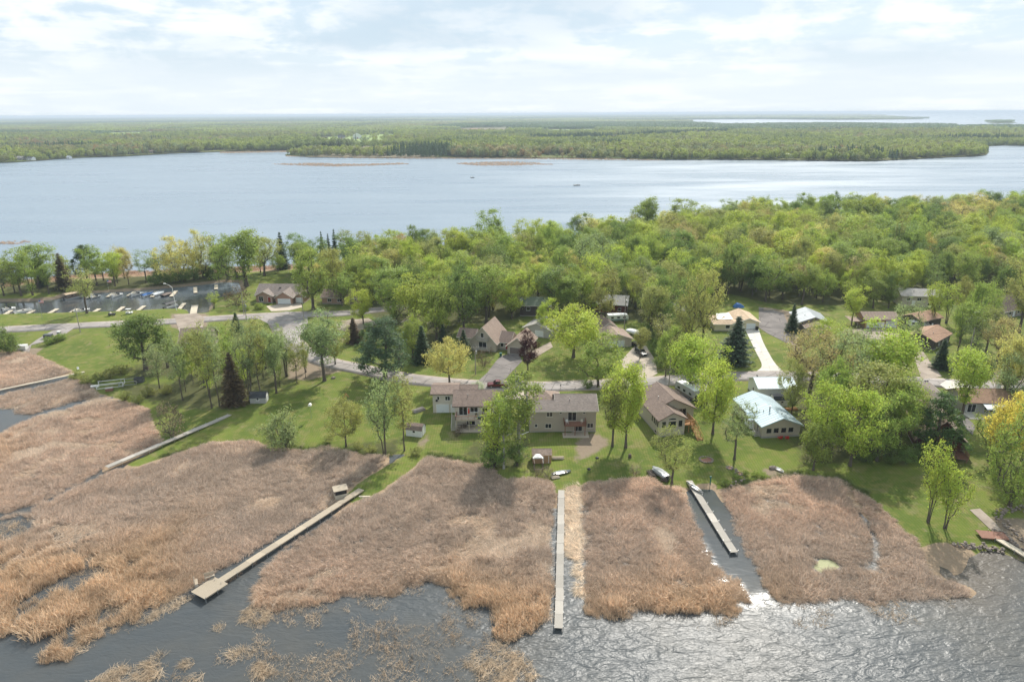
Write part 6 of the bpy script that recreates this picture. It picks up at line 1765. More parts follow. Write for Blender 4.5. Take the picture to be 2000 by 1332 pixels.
# --- log chalet low at the right, with its long grey roof
r = site('log_chalet', 'dark red log chalet with steep grey roof and front deck behind the dark pine', 'house', 88.6, 134.6, -17, (-1, 11, -4, 19))
walls(r, 0, 9.2, 0, 17.5, 3.2, M_RED, 'y', 4.4); roof(r, 0, 9.2, 0, 17.5, 3.2, 4.4, 'y', M_PINKB, trim=M_TRIMB, ov=0.8)
for u, z, w, h in ((3.3, 3.6, 1.2, 1.9), (4.75, 3.6, 1.2, 2.6), (6.2, 3.6, 1.2, 1.9), (2.4, 0.6, 1.3, 1.3)): window(r, 'F', u, 0, z, w, h, M_CEDAR)
slider(r, 'F', 5.6, 0, 0.9, 2.0, 2.0, M_CEDAR); window(r, 'R', 6, 9.2, 1.1, 1.2, 1.1, M_CEDAR)
deck(r, 0.4, 9.0, -3.6, -0.08, 0.9, M_REDW, M_REDW, sides='LR'); stairs(r, 1.5, 4.2, -3.65, 0.85, -5.0, 0.05, M_TRIMB); 
r = site('house', 'grey hip-roofed house beside the road above the log chalet', 'house', 96.5, 157.0, -10, (-1, 12, -1, 13))
walls(r, 0, 11, 0, 11, 2.9, M_BEIGE); hip(r, 0, 11, 0, 11, 2.9, 2.4, M_GREYB); door(r, 'F', 5.5, 0, 0.3, 0.95, 2.05, M_WHITE); window(r, 'F', 2.5, 0, 1.0, 1.4, 1.1, panes=2); window(r, 'F', 8.5, 0, 1.0, 1.4, 1.1, panes=2); window(r, 'L', 5, 0, 1.0, 1.4, 1.1)
r = site('house', 'brown-roofed house with a white awning near the right edge', 'house', 110.8, 153.6, -3, (-1, 12, -3, 9))
walls(r, 0, 11.5, 0, 7.6, 3.0, M_GREYS, 'x', 1.9); roof(r, 0, 11.5, 0, 7.6, 3.0, 1.9, 'x', M_ORANGE, trim=M_TRIMB); slider(r, 'F', 1.9, 0, 0.3, 1.9, 2.0); slider(r, 'F', 6.0, 0, 0.3, 2.2, 2.0)
MB().prism([(-2.4, 2.15), (-0.03, 2.75), (-0.03, 2.82), (-2.4, 2.22)], 4.0, 9.2, 'x').prism([(-2.42, 1.95), (-2.38, 1.95), (-2.38, 2.18), (-2.42, 2.18)], 4.0, 9.2, 'x').build('awning', M_TARPW, r); chimney(r, 9.8, 4.2, 3.5, 6.2, 0.9, M_WHITE)
MB().box(-0.3, -3.6, -0.2, 9.5, -0.05, 0.14).build('patio', M_CONC, r)

# --- brick house by the canal
r = site('brick_house', 'brick house with broad brown roof and white double garage door by the canal', 'house', -101.9, 260.6, -3, (-0.5, 20.5, -2, 15))
walls(r, 0.2, 17.6, 2.6, 13.6, 2.9, M_BRICK, 'x', 3.0); roof(r, 0.2, 17.6, 2.6, 13.6, 2.9, 3.0, 'x', M_GREYB); walls(r, 0.9, 7.4, 0.6, 7.0, 2.9, M_BRICK, 'y', 1.7); roof(r, 0.9, 7.4, 0.6, 8.0, 2.95, 1.7, 'y', M_GREYB, trim=M_TRIM, vent=False)
walls(r, 9.6, 16.2, -1.4, 5.5, 2.9, M_BRICK, 'y', 2.1); roof(r, 9.6, 16.2, -1.4, 7.0, 2.95, 2.1, 'y', M_GREYB, trim=M_TRIM, vent=False); walls(r, 16.3, 20.0, 0.8, 8.0, 2.7, M_BRICK, 'y', 1.2); roof(r, 16.6, 20.0, 0.8, 8.0, 2.7, 1.2, 'y', M_GREYB, vent=False)
door(r, 'F', 12.9, -1.4, 0.05, 4.9, 2.2, M_DOORW, True); door(r, 'F', 18.1, 0.8, 0.05, 2.6, 2.15, M_DOORW, True); door(r, 'F', 6.2, 0.6, 0.3, 1.2, 2.1, M_DOORR); window(r, 'F', 2.9, 0.6, 0.7, 1.6, 1.9, panes=2)
MB().box(8.6, 5.4, 4.95, 9.4, 6.2, 5.06).build('skylight', M_GLASS, r)
plain_house('house', 'long low brown-roofed house under the trees right of the brick house', -74.5, 259.5, -7, 15, 8, 2.8, 2.0, 'x', M_BRICK, M_BROWN, [('F', 3, 1.0, 1.5, 1.1, 2), ('F', 7, 1.0, 1.5, 1.1, 2)], [('F', 10, 0.95, M_DOORB)], [('F', 12.6, 2.8, 2.2, M_DOORB)])
r = site('cabin', 'brown-roofed cabin with a white gable dormer behind the left grove', 'house', -104.5, 203.5, 10, (-0.5, 10, -0.5, 10))
walls(r, 0, 9.4, 0, 9.0, 2.9, M_TAUPE, 'x', 3.0); roof(r, 0, 9.4, 0, 9.0, 2.9, 3.0, 'x', M_PINKB, vent=False); walls(r, 6.6, 9.1, 0.9, 4.4, 4.4, M_WHITES, 'y', 1.2, 2.9, False); roof(r, 6.6, 9.1, 0.9, 4.4, 4.4, 1.2, 'y', M_PINKB, ov=0.25, th=0.1, trim=M_WHITE, vent=False)
window(r, 'F', 7.85, 0.9, 4.2, 0.9, 0.9); window(r, 'F', 3.0, 0, 1.0, 1.4, 1.1, panes=2); door(r, 'F', 6.0, 0, 0.3, 0.95, 2.05, M_WHITE)
plain_house('garage', 'dark-roofed garage between the lane and the wood left of the chalet', -37.5, 224.5, -12, 8.5, 8, 2.8, 1.8, 'y', M_TAUPE, M_BROWN, [('R', 4, 1.0, 1.0, 1.0)], [], [('F', 4.2, 4.8, 2.2, M_DOORB)], 'garage', vent=False)
plain_house('house', 'green metal-roofed dark house in the wood behind the chalet', 3.0, 240.5, -6, 11, 8, 4.2, 1.9, 'x', M_DARKW, M_GREENM, [('F', 3, 2.2, 1.3, 1.2), ('F', 8, 2.2, 1.3, 1.2), ('R', 4, 2.2, 1.0, 1.2)], [], vent=False)
plain_house('barn', 'dark red barn with grey roof glimpsed in the wood above the tan drive', 30.5, 245.0, -14, 12, 9, 3.6, 2.2, 'x', M_RED, M_GREYR, [('F', 9.5, 1.2, 1.0, 1.0), ('R', 4, 1.2, 1.0, 1.0)], [], [('F', 4, 3.2, 2.6, M_DOORR)], 'barn', trim=M_WHITE, vent=False)
plain_house('house', 'pale-roofed house glimpsed through the olive trees left of the cream garage', 54.5, 236.5, 5, 10, 8, 2.9, 1.7, 'x', M_GREYS, M_GREYR, [('F', 3, 1.0, 1.3, 1.1, 2)], [('F', 6, 0.95, M_WHITE)], vent=False)
plain_house('house', 'dark-roofed house deep in the wood at right', 166.5, 309.0, -12, 17, 10, 5.2, 3.0, 'x', M_GREYS, M_DARKR, [('F', 4, 3.2, 1.4, 1.3, 2), ('F', 10, 3.2, 1.4, 1.3, 2)], [])
plain_house('house', 'white-roofed long house deep in the wood above the grey metal roof', 146.5, 343.0, -8, 20, 9, 5.0, 1.6, 'x', M_GREYS, M_METAL, [('F', 4, 3, 1.4, 1.3, 2), ('F', 12, 3, 1.4, 1.3, 2)], [], vent=False)
KEEPOUT += [poly(q, 1.6) for q in ([(900, 690), (1080, 665), (1090, 745), (900, 748)], [(1205, 690), (1290, 665), (1300, 745), (1205, 745)], [(1395, 600), (1560, 598), (1620, 660), (1530, 735), (1395, 725)], [(1630, 640), (1780, 635), (1850, 700), (1840, 745), (1620, 725)], [(1860, 660), (2000, 660), (2000, 740), (1880, 745)], [(640, 600), (760, 596), (760, 660), (640, 660)], [(1400, 575), (1450, 575), (1450, 600), (1400, 600)])]
# ================================================================== docks, boats, vehicles and small things
_sec = {}


def copy_tree(o, parent=None):
    c = o.copy(); COL.objects.link(c); c.parent = parent
    for ch in o.children: copy_tree(ch, c)
    return c


def dock(name, label, a, b, width, z, m, sec=3.0, post=True, depth=1.6, cat='dock', rand=0.012):
    """a run of plank sections on pipe posts from a to b (world points)"""
    a, b = np.asarray(a, float), np.asarray(b, float); L = np.hypot(*(b - a)); n = max(1, round(L / sec)); s = L / n
    ang = math.atan2(b[1] - a[1], b[0] - a[0]); r = thing(name, label, cat, (a[0], a[1], 0), ang)
    k = ('sec', round(s, 2), width, m.name)
    if k not in _sec:
        q = MB(); pl = int(s / 0.17); w = s / pl
        for i in range(pl): q.box(w * i + 0.008 if i else 0.02, -width / 2, -0.04, w * (i + 1) - 0.008, width / 2, 0)
        q.box(0.03, -width / 2 + 0.02, -0.22, s - 0.03, -width / 2 + 0.07, -0.041).box(0.03, width / 2 - 0.07, -0.22, s - 0.03, width / 2 - 0.02, -0.041)
        _sec[k] = (q.mesh('deck_section', m), MB().tube([(0, 0, -depth), (0, 0, 0.28)], 0.045, 6).mesh('post', M_STEEL))
    q, p = _sec[k]
    for i in range(n):
        o = obj('deck_section', q, r, (s * i, rnd.uniform(-.03, .03), z + rnd.uniform(-rand, rand) * 2)); o.rotation_euler = (rnd.uniform(-.012, .012), 0, rnd.uniform(-.01, .01))
        if post:
            for y in (-width / 2 - 0.05, width / 2 + 0.05): obj('post', p, o, (s - 0.15, y, 0))
    return r


def wp(x, y, z=0.7):
    return px(x, y, z)


dock('platform_dock', 'long tan dock running from the mown path to a bench platform', wp(706, 955, .8), wp(424, 1138, .8), 1.45, 0.85, M_WOODT)
pd = dock('dock_platform', 'square tan dock platform with two benches at the end of the long dock', wp(432, 1133, .8), wp(386, 1163, .8), 3.4, 0.87, M_WOODT, 2.2, cat='dock')
dock('middle_dock', 'straight pale grey dock in the middle with patched sections', wp(1096.5, 957, .6), wp(1091.5, 1226, .6), 1.25, 0.62, M_WOOD)
dock('boat_dock', 'grey dock in the open channel with a canoe on its landward end', wp(1346, 938, .6), wp(1434, 1078, .6), 1.3, 0.62, M_WOOD)
dock('boardwalk', 'raised weathered boardwalk over the left marsh', wp(208, 912, 1), wp(449, 810, 1), 1.4, 1.05, M_WOOD, depth=1.6)
dock('boardwalk', 'thin pale boardwalk across the reeds at the left edge', wp(-40, 770, .5), wp(165, 726, .5), 0.8, 0.55, M_DECKT, post=False)
dock('dock_platform', 'reddish plank platform above the stone bank at lower right', wp(1911, 1042, 1), wp(1966, 1046, 1), 2.4, 1.0, M_REDW, 2.7, cat='dock')
dock('gangway', 'pale gangway leading from the stone bank off the right edge', wp(1950, 1052, .9), wp(2030, 1100, .9), 1.2, 0.95, M_DECKT)
for i, (q, lb) in enumerate((((5, 617, 22, 606), 'pale slip dock at the left end of the canal'), ((48, 616, 66, 606), 'slip dock right of the white pontoon on the near bank'), ((90, 615, 112, 603), 'slip dock behind the flagpole'), ((132, 614, 151, 603), 'slip dock left of the white runabout on the near bank'),
                             ((177, 613, 194, 603), 'slip dock just right of the pale canal tree'), ((226, 611, 241, 599), 'slip dock behind the dark golf cart'), ((266, 609, 282, 597), 'slip dock right of the second golf cart'), ((318, 606, 324, 598), 'short slip dock left of the black-topped boat'), ((348, 606, 360, 592), 'slip dock right of the black-topped boat'),
                             ((210, 580, 222, 572), 'slip dock left of the grey boat across the canal'), ((250, 578, 262, 570), 'slip dock left of the bow-rider across the canal'), ((296, 580, 306, 569), 'slip dock between the blue-covered and white-covered boats'), ((334, 579, 344, 568), 'slip dock right of the dark boat across the canal'), ((382, 572, 381, 561), 'small empty float across the canal, left one'), ((422, 565, 422, 556), 'small empty float across the canal, right one'), ((172, 582, 180, 573), 'slip dock right of the canopy pontoon'))):
    dock('slip_dock', lb, wp(*q[:2], .4), wp(*q[2:], .4), 1.5, 0.45, M_DECKT, 3.0, depth=1.0)
dock('launch_dock', 'wide white dock beside the boat ramp at the canal end', wp(376, 617, .5), wp(381, 596, .5), 2.4, 0.5, M_DECKT)


def bench(label, loc, rz):
    r = thing('bench', label, 'bench', loc, rz)
    s = MB(); [s.box(-0.75, -0.22 + i * 0.15, 0.42, 0.75, -0.09 + i * 0.15, 0.46) for i in range(3)]; s.build('seat', M_WOODT, r)
    k = MB(); [k.box(-0.75, 0.26, 0.58 + i * 0.16, 0.75, 0.30, 0.71 + i * 0.16) for i in range(3)]; k.build('backrest', M_WOODT, r)
    for x in (-0.65, 0.65): MB().box(x - 0.04, -0.2, 0, x + 0.04, 0.25, 0.418).build('leg', M_WOOD, r); MB().box(x - 0.04, 0.301, 0, x + 0.04, 0.36, 1.0).build('leg', M_WOOD, r)


p = wp(384, 1140, .9); bench('wooden bench on the outer corner of the dock platform', (p[0], p[1], 0.885), math.radians(118))
p = wp(410, 1129, .9); bench('wooden bench where the long dock meets the platform', (p[0], p[1], 0.885), math.radians(30))


def loft(rings, m, name, parent=None, close=True):
    V = [tuple(v) for r in rings for v in r]; n = len(rings[0]); F = []
    for i in range(len(rings) - 1):
        for k in range(n - 1): F.append((i * n + k, i * n + k + 1, (i + 1) * n + k + 1, (i + 1) * n + k))
    if close: F.append(tuple(range(n))[::-1]); F.append(tuple((len(rings) - 1) * n + k for k in range(n)))
    b = MB(); b.v = V; b.f = F
    return b.build(name, m, parent)


def hull_rings(L, W_, H, n=9, sheer=0.18):
    R = []
    for i in range(n):
        t = i / (n - 1); w = W_ / 2 * (1 - max(0, (t - 0.45) / 0.55) ** 2.2) + 0.015; z = H * (1 + sheer * t * t); kb = 0.10 * H * (t > 0.6) * (t - 0.6) * 5
        R.append([(-L / 2 + L * t, -w, z), (-L / 2 + L * t, -w * 0.92, H * 0.35), (-L / 2 + L * t, -w * 0.5, H * 0.08 + kb), (-L / 2 + L * t, 0, kb - 0.12), (-L / 2 + L * t, w * 0.5, H * 0.08 + kb), (-L / 2 + L * t, w * 0.92, H * 0.35), (-L / 2 + L * t, w, z)])
    return R


def motor(parent, x, z):
    o = MB().box(-0.22, -0.17, 0.15, 0.22, 0.17, 0.6).box(-0.05, -0.06, -0.7, 0.08, 0.06, 0.149).box(-0.18, -0.05, -0.62, -0.051, 0.05, -0.5).build('outboard_motor', M_BLACK, parent, (x, 0, z))
    return o


def runabout(label, loc, rz, L=5.4, W_=2.1, hull=None, cover=None, group='boats moored in the canal', name='motorboat'):
    r = thing(name, label, 'boat', loc, rz, group); H = 0.75; hull = hull or M_WHITE
    R = hull_rings(L, W_, H); loft(R, hull, 'hull', r)
    fl = MB().box(-L * 0.46, -W_ * 0.40, 0.62, L * 0.10, W_ * 0.40, 0.76 if not cover else 0.7).build('cockpit_floor', M_FOUND if hull is M_WHITE else M_DECKT, r)
    MB().prism([(-W_ * 0.47, 0.78), (W_ * 0.47, 0.78), (W_ * 0.3, 0.90), (-W_ * 0.3, 0.90)], L * 0.10, L * 0.34, 'x').build('foredeck', hull, r)
    if cover:
        c = [[(x, -w, 0.78), (x, -w * 0.75, 0.95 + 0.28 * h), (x, 0, 1.0 + 0.5 * h), (x, w * 0.75, 0.95 + 0.28 * h), (x, w, 0.78)] for x, w, h in ((-L * 0.5, W_ * 0.49, 0.1), (-L * 0.3, W_ * 0.52, 0.7), (0, W_ * 0.52, 1.0), (L * 0.25, W_ * 0.42, 0.5), (L * 0.47, W_ * 0.1, 0.1))]
        loft(c, cover, 'cover', r)
    else:
        for x, y in ((-L * 0.12, -0.45), (-L * 0.12, 0.45), (-L * 0.36, -0.4), (-L * 0.36, 0.4)): MB().box(-0.25, -0.25, 0, 0.25, 0.25, 0.32).box(-0.27, -0.25, 0.32, -0.17, 0.25, 0.72).build('seat', M_WHITE if (x < -L * .2) else M_TRIM, r, (x, y, 0.765))
        MB().bar((L * 0.10, -W_ * 0.40, 0.92), (L * 0.02, -W_ * 0.38, 1.3), 0.02, 0.5).box(L * 0.07, -W_ * 0.38, 0.92, L * 0.10, W_ * 0.38, 1.32).build('windscreen', M_GLASS, r)
    motor(r, -L * 0.5 - 0.2, 0.45)
    return r


def pontoon(label, loc, rz, L=6.5, W_=2.5, canopy=None, side=None, group='boats moored in the canal'):
    r = thing('pontoon_boat', label, 'boat', loc, rz, group); side = side or M_WHITE
    for y in (-W_ * 0.36, W_ * 0.36): MB().tube([(-L / 2, y, 0.1), (L / 2 - 0.8, y, 0.1), (L / 2 - 0.2, y, 0.22), (L / 2, y, 0.35)], [0.3, 0.3, 0.2, 0.05], 10).build('float', M_STEEL, r)
    MB().box(-L / 2, -W_ / 2, 0.42, L / 2 - 0.1, W_ / 2, 0.5).build('deck', M_FOUND, r)
    for q in ((-L / 2 + 0.3, -W_ / 2 + 0.05, L / 2 - 0.6, -W_ / 2 + 0.1), (-L / 2 + 0.3, W_ / 2 - 0.1, L / 2 - 0.6, W_ / 2 - 0.05), (L / 2 - 0.599, -W_ / 2 + 0.101, L / 2 - 0.55, W_ / 2 - 0.101)): MB().box(q[0], q[1], 0.502, q[2], q[3], 1.15).build('side_panel', side, r)
    for y in (-W_ / 2 + 0.5, W_ / 2 - 0.5): MB().box(-L * 0.25, y - 0.3, 0.502, L * 0.22, y + 0.3, 0.9).build('bench', M_TRIM, r)
    MB().box(-0.2, -0.2, 0.502, 0.3, 0.25, 1.25).build('console', M_TRIMB, r); motor(r, -L / 2 - 0.2, 0.3)
    if canopy:
        for x in (-L * 0.3, L * 0.25):
            for y in (-W_ / 2 + 0.15, W_ / 2 - 0.15): MB().tube([(x, y, 1.151), (x, y, 2.2)], 0.025, 5).build('canopy_pole', M_STEEL, r)
        c = [[(x, -W_ / 2 - 0.1, 2.1), (x, -W_ * 0.3, 2.42), (x, 0, 2.5), (x, W_ * 0.3, 2.42), (x, W_ / 2 + 0.1, 2.1)] for x in (-L * 0.46, -L * 0.2, L * 0.15, L * 0.42)]; loft(c, canopy, 'canopy', r)
    return r


def at(x, y, z):
    q = px(x, y, z); return (q[0], q[1], z)


pontoon('pontoon boat under a big cream canopy across the canal', at(142, 582, 0.1), math.radians(62), 7, 2.7, M_TANR, M_TRIMB)
runabout('small grey open boat half hidden by the pale canal tree', at(187, 582, -.1), math.radians(70), 5, 2, M_STEEL)
runabout('white and black motorboat across the canal behind the dark golf cart', at(229, 579, -.1), math.radians(72), 5.8, 2.3); runabout('white bow-rider with dark seats across the canal', at(268, 577, -.1), math.radians(66), 6.2, 2.3)
runabout('boat under a bright blue cover across the canal', at(289, 578, -.1), math.radians(70), 5.8, 2.4, M_WHITE, M_TARPB); runabout('boat under a white cover across the canal', at(310, 576, -.1), math.radians(68), 5.6, 2.3, M_WHITE, M_TARPW); runabout('dark boat with a dark cover across the canal', at(327, 578, -.1), math.radians(72), 5.4, 2.2, M_BLACK, M_TRIMB)
pontoon('white pontoon boat at the near bank left of the flagpole', at(46, 611, .1), math.radians(60), 6.5, 2.5, None, M_WHITE); runabout('white runabout at the near bank left of the pale canal tree', at(160, 609, -.1), math.radians(58), 6.2, 2.4); pontoon('black-topped pontoon boat near the boat ramp', at(333, 601, .1), math.radians(66), 6.0, 2.5, M_BLACK, M_WHITE)
runabout('white motorboat at the left end of the canal', at(18, 606, -.1), math.radians(66), 5, 2.1)
for lb, x, y, L in (('dark fishing boat far out on the back lake, right of the other', 1127, 363, 7.0), ('tiny dark boat far out on the back lake near the middle', 923, 348, 4.5)):
    r = runabout(lb, at(x, y, -.1), 0.1, L, 2.0, M_BLACK, None, 'fishing boats on the back lake', 'fishing_boat')


# canoe on the dock, covered things by the shore
def canoe(label, loc, rz, L, W_, m, tilt=0.0):
    r = thing('canoe', label, 'canoe', loc, rz); R = []
    for i in range(11):
        t = i / 10; w = W_ / 2 * math.sin(math.pi * min(max(t, 0.03), 0.97)) ** 0.7; z = 0.34 + 0.16 * (2 * t - 1) ** 4; x = -L / 2 + L * t
        R.append([(x, -w, z), (x, -w * 0.85, 0.12), (x, 0, 0.0 + 0.1 * (2 * t - 1) ** 4), (x, w * 0.85, 0.12), (x, w, z), (x, w * 0.93, z), (x, w * 0.78, 0.15), (x, 0, 0.05 + 0.1 * (2 * t - 1) ** 4), (x, -w * 0.78, 0.15), (x, -w * 0.93, z)])
    loft(R, m, 'hull', r)
    for x in (-L * 0.28, L * 0.25): MB().box(x - 0.12, -W_ * 0.38, 0.26, x + 0.12, W_ * 0.38, 0.29).build('seat', M_WOODT, r)
    return r


p = wp(1357, 953, .8); canoe('grey-green canoe lying on the landward end of the channel dock', (p[0], p[1], 0.66), math.radians(-63), 4.6, 1.0, M_STEEL)
p = P(1096, 925); canoe('flat grey jon boat lying on the lawn beside the boat lift', (p.x, p.y, p.z + 0.05), math.radians(18), 4.4, 1.4, M_STEEL)
p = P(1520, 918); canoe('small white rowboat pulled up on the dirt by the marsh', (p.x, p.y, p.z), math.radians(-60), 2.6, 1.1, M_WHITE)


# ---- vehicles
def wheel_set(r, L, W_, rr=0.36, xs=None):
    k = ('wheel', rr)
    if k not in _sec: _sec[k] = (MB().tube([(0, -0.12, 0), (0, 0.12, 0)], rr, 14).mesh('wheel', M_RUBBER), MB().tube([(0, -0.13, 0), (0, 0.13, 0)], rr * 0.58, 10).mesh('rim', M_STEEL))
    for x in xs or (-L * 0.31, L * 0.31):
        for y in (-W_ / 2 + 0.1, W_ / 2 - 0.1): o = obj('wheel', _sec[k][0], r, (x, y, rr)); obj('rim', _sec[k][1], o)


def car(name, label, loc, rz, paint, kind='suv', L=4.9, W_=1.95):
    r = thing(name, label, 'car' if kind != 'pickup' else 'pickup', loc, rz); h = L / 2
    if kind == 'suv': low = [(-h, 0.45), (h, 0.42), (h, 0.78), (h * 0.93, 0.95), (h * 0.42, 1.08), (-h * 0.96, 1.12), (-h, 0.9)]; cab = [(h * 0.42, 1.08), (h * 0.12, 1.70), (-h * 0.82, 1.74), (-h * 0.95, 1.12)]
    elif kind == 'pickup': low = [(-h, 0.5), (h, 0.48), (h, 0.9), (h * 0.9, 1.05), (h * 0.42, 1.15), (-h, 1.15)]; cab = [(h * 0.42, 1.15), (h * 0.18, 1.78), (-h * 0.2, 1.8), (-h * 0.3, 1.15)]
    else: low = [(-h, 0.4), (h, 0.38), (h, 0.68), (h * 0.5, 0.9), (-h * 0.8, 0.95), (-h, 0.8)]; cab = [(h * 0.42, 0.9), (h * 0.1, 1.42), (-h * 0.45, 1.44), (-h * 0.8, 0.95)]
    b = MB(); n = len(low)
    for s0, s1, k in ((-1, 1, 1.0),):
        b.add([(u, -W_ / 2, z) for u, z in low] + [(u, W_ / 2, z) for u, z in low], [tuple(range(n)), tuple(range(2 * n - 1, n - 1, -1))] + [(i, (i + 1) % n, (i + 1) % n + n, i + n) for i in range(n)])
    o = b.build('body', paint, r); bv = o.modifiers.new('bevel', 'BEVEL'); bv.width = 0.09; bv.segments = 2
    w0, w1 = W_ / 2 - 0.06, W_ / 2 - 0.2
    vs = [(cab[0][0], -w0, cab[0][1]), (cab[1][0], -w1, cab[1][1]), (cab[2][0], -w1, cab[2][1]), (cab[3][0], -w0, cab[3][1])]; vs += [(x, -y, z) for x, y, z in vs]
    MB().add(vs, [(0, 1, 2, 3), (7, 6, 5, 4), (0, 4, 5, 1), (1, 5, 6, 2), (2, 6, 7, 3), (3, 7, 4, 0)]).build('glasshouse', M_GLASS, r)
    MB().box(cab[2][0] - 0.03, -w1 - 0.02, cab[2][1] - 0.02, cab[1][0] + 0.03, w1 + 0.02, cab[1][1] + 0.07).build('roof', paint, r)
    for s in (-1, 1):
        for (a, c) in ((cab[0], cab[1]), (cab[3], cab[2])): MB().bar((a[0], s * w0, a[1]), (c[0], s * w1, c[1]), 0.09, 0.09).build('pillar', paint, r)
        MB().box(h - 0.02, s * W_ * 0.36 - 0.16, 0.66, h + 0.02, s * W_ * 0.36 + 0.16, 0.8).build('headlight', M_LAMP, r); MB().box(-h - 0.02, s * W_ * 0.40 - 0.1, 0.72, -h + 0.02, s * W_ * 0.40 + 0.1, 0.98).build('tail_light', M_REDL, r)
        MB().box(cab[0][0] - 0.25, s * (W_ / 2 + 0.02), 1.0, cab[0][0] - 0.05, s * (W_ / 2 + 0.2), 1.14).build('mirror', paint, r)
    if kind == 'pickup': MB().box(-h + 0.12, -W_ / 2 + 0.14, 1.0, -h * 0.34, W_ / 2 - 0.14, 1.155).build('bed', M_BLACK, r)
    MB().box(h - 0.1, -W_ / 2 + 0.1, 0.36, h + 0.05, W_ / 2 - 0.1, 0.58).build('bumper', M_BLACK, r); MB().box(-h - 0.05, -W_ / 2 + 0.1, 0.38, -h + 0.1, W_ / 2 - 0.1, 0.6).build('bumper', M_BLACK, r)
    wheel_set(r, L, W_); return r


M_PBLK = simple('black_paint', (0.018, 0.019, 0.022), 0.22, 0.1, spec=0.6); M_PMAR = simple('maroon_paint', (0.13, 0.022, 0.025), 0.25, 0.1, spec=0.6); M_PGRY = simple('grey_paint', (0.10, 0.105, 0.11), 0.25, 0.1, spec=0.6); M_PWHT = simple('white_vehicle_paint', (0.78, 0.78, 0.77), 0.3, 0.04, spec=0.5)
p = P(1252, 693); car('parked_car', 'black sport utility vehicle parked on the tan drive', (p.x, p.y, p.z + .09), math.radians(-70), M_PBLK)
p = P(1243, 677); car('parked_car', 'dark car tucked against the tan house at the head of the drive', (p.x, p.y, p.z + .09), math.radians(-60), M_PBLK, 'sedan', 4.5, 1.8)
p = P(972, 756); car('pickup_truck', 'maroon pickup truck parked on the road by the mailboxes', (p.x, p.y, p.z + .09), math.radians(182), M_PMAR, 'pickup', 5.6, 1.95)
p = P(1362, 786); car('pickup_truck', 'black pickup behind the white motorhome', (p.x, p.y, p.z + .09), math.radians(105), M_PBLK, 'pickup', 5.6, 1.95)


def camper(name, label, loc, rz, L, W_, H, m, stripe=None, cat='motorhome'):
    r = thing(name, label, cat, loc, rz)
    b = MB().prism([(-L / 2, 0.6), (L / 2 - 0.3, 0.6), (L / 2, 1.3), (L / 2 - 0.1, 2.2), (L / 2 - 0.5, H), (-L / 2, H)], -W_ / 2, W_ / 2).build('body', m, r); bv = b.modifiers.new('bevel', 'BEVEL'); bv.width = 0.1; bv.segments = 2
    MB().box(-L / 2 + 0.3, -W_ / 2 + 0.2, H + 0.002, L / 2 - 0.8, W_ / 2 - 0.2, H + 0.05).build('roof_skin', M_TARPW, r)
    for x in (-L * 0.25, L * 0.15): MB().box(x - 0.35, -0.35, H + 0.052, x + 0.35, 0.35, H + 0.28).build('roof_vent', M_WHITE, r)
    for s in (-1, 1):
        MB().box(-L / 2 + 0.05, s * (W_ / 2 + 0.004), 0.75, L / 2 - 0.4, s * (W_ / 2 + 0.02), 1.15).build('stripe', stripe or M_TRIMB, r)
        for x in (-L * 0.3, 0.0, L * 0.28): MB().box(x - 0.5, s * (W_ / 2 + 0.003), 1.5, x + 0.5, s * (W_ / 2 + 0.03), 2.1).build('window', M_GLASS, r)
    wheel_set(r, L, W_, 0.42); return r


p = P(1343, 774); camper('motorhome', 'white-roofed motorhome parked beside the gabled house', (p.x, p.y, p.z + .05), math.radians(112), 8.5, 2.5, 3.1, M_GREYS)
p = P(1206, 628); camper('travel_trailer', 'white-roofed trailer glimpsed behind the tan house by the red barn', (p.x, p.y, p.z), math.radians(8), 7.5, 2.4, 2.8, M_PWHT, M_GREENP, 'trailer')
p = P(1789, 640); camper('travel_trailer', 'small white camper standing left of the orange-roofed cottage', (p.x, p.y, p.z), math.radians(-10), 4.6, 2.2, 2.4, M_PWHT, M_TRIM, 'trailer')
KEEPOUT += [poly([(1190, 612), (1230, 612), (1235, 632), (1190, 632)], 1.6), poly([(1225, 635), (1262, 640), (1262, 668), (1230, 660)], 1.6)]
p = P(1242, 656); runabout('white-tarped boat on a trailer behind the tan house', (p.x, p.y, p.z + 0.6), math.radians(-52), 7.0, 2.6, M_WHITE, M_TARPW, 'boats stored on land', 'stored_boat')
p = P(1812, 640); runabout('small white boat with black seats beside the orange-roofed cottage', (p.x, p.y, p.z + 0.4), math.radians(20), 4.6, 1.9, M_WHITE, None, 'boats stored on land', 'stored_boat')
p = P(1288, 928); runabout('grey tarp-covered boat lying at the marsh edge before the olive-grey tree', (p.x, p.y, p.z + 0.1), math.radians(118), 4.8, 1.7, M_STEEL, M_STEEL, 'boats stored on land', 'stored_boat')


def golf_cart(label, loc, rz, m):
    r = thing('golf_cart', label, 'golf cart', loc, rz, 'golf carts on the canal bank')
    b = MB().prism([(-1.15, 0.3), (1.15, 0.3), (1.15, 0.75), (0.65, 0.85), (0.6, 0.5), (0.1, 0.45), (0.05, 0.75), (-1.15, 0.8)], -0.55, 0.55).build('body', m, r); MB().box(-0.5, -0.5, 0.805, 0.02, 0.5, 0.92).build('seat', M_TRIM, r); MB().box(-0.62, -0.5, 0.925, -0.5, 0.5, 1.3).build('backrest', M_TRIM, r)
    for x in (-0.9, 0.62):
        for y in (-0.5, 0.5): MB().bar((x, y, 0.78), (x * 0.95, y, 1.85), 0.05, 0.05).build('roof_post', M_BLACK, r)
    MB().box(-1.1, -0.6, 1.86, 0.75, 0.6, 1.92).build('roof', m if m is not M_PBLK else M_PBLK, r); wheel_set(r, 2.4, 1.2, 0.23)


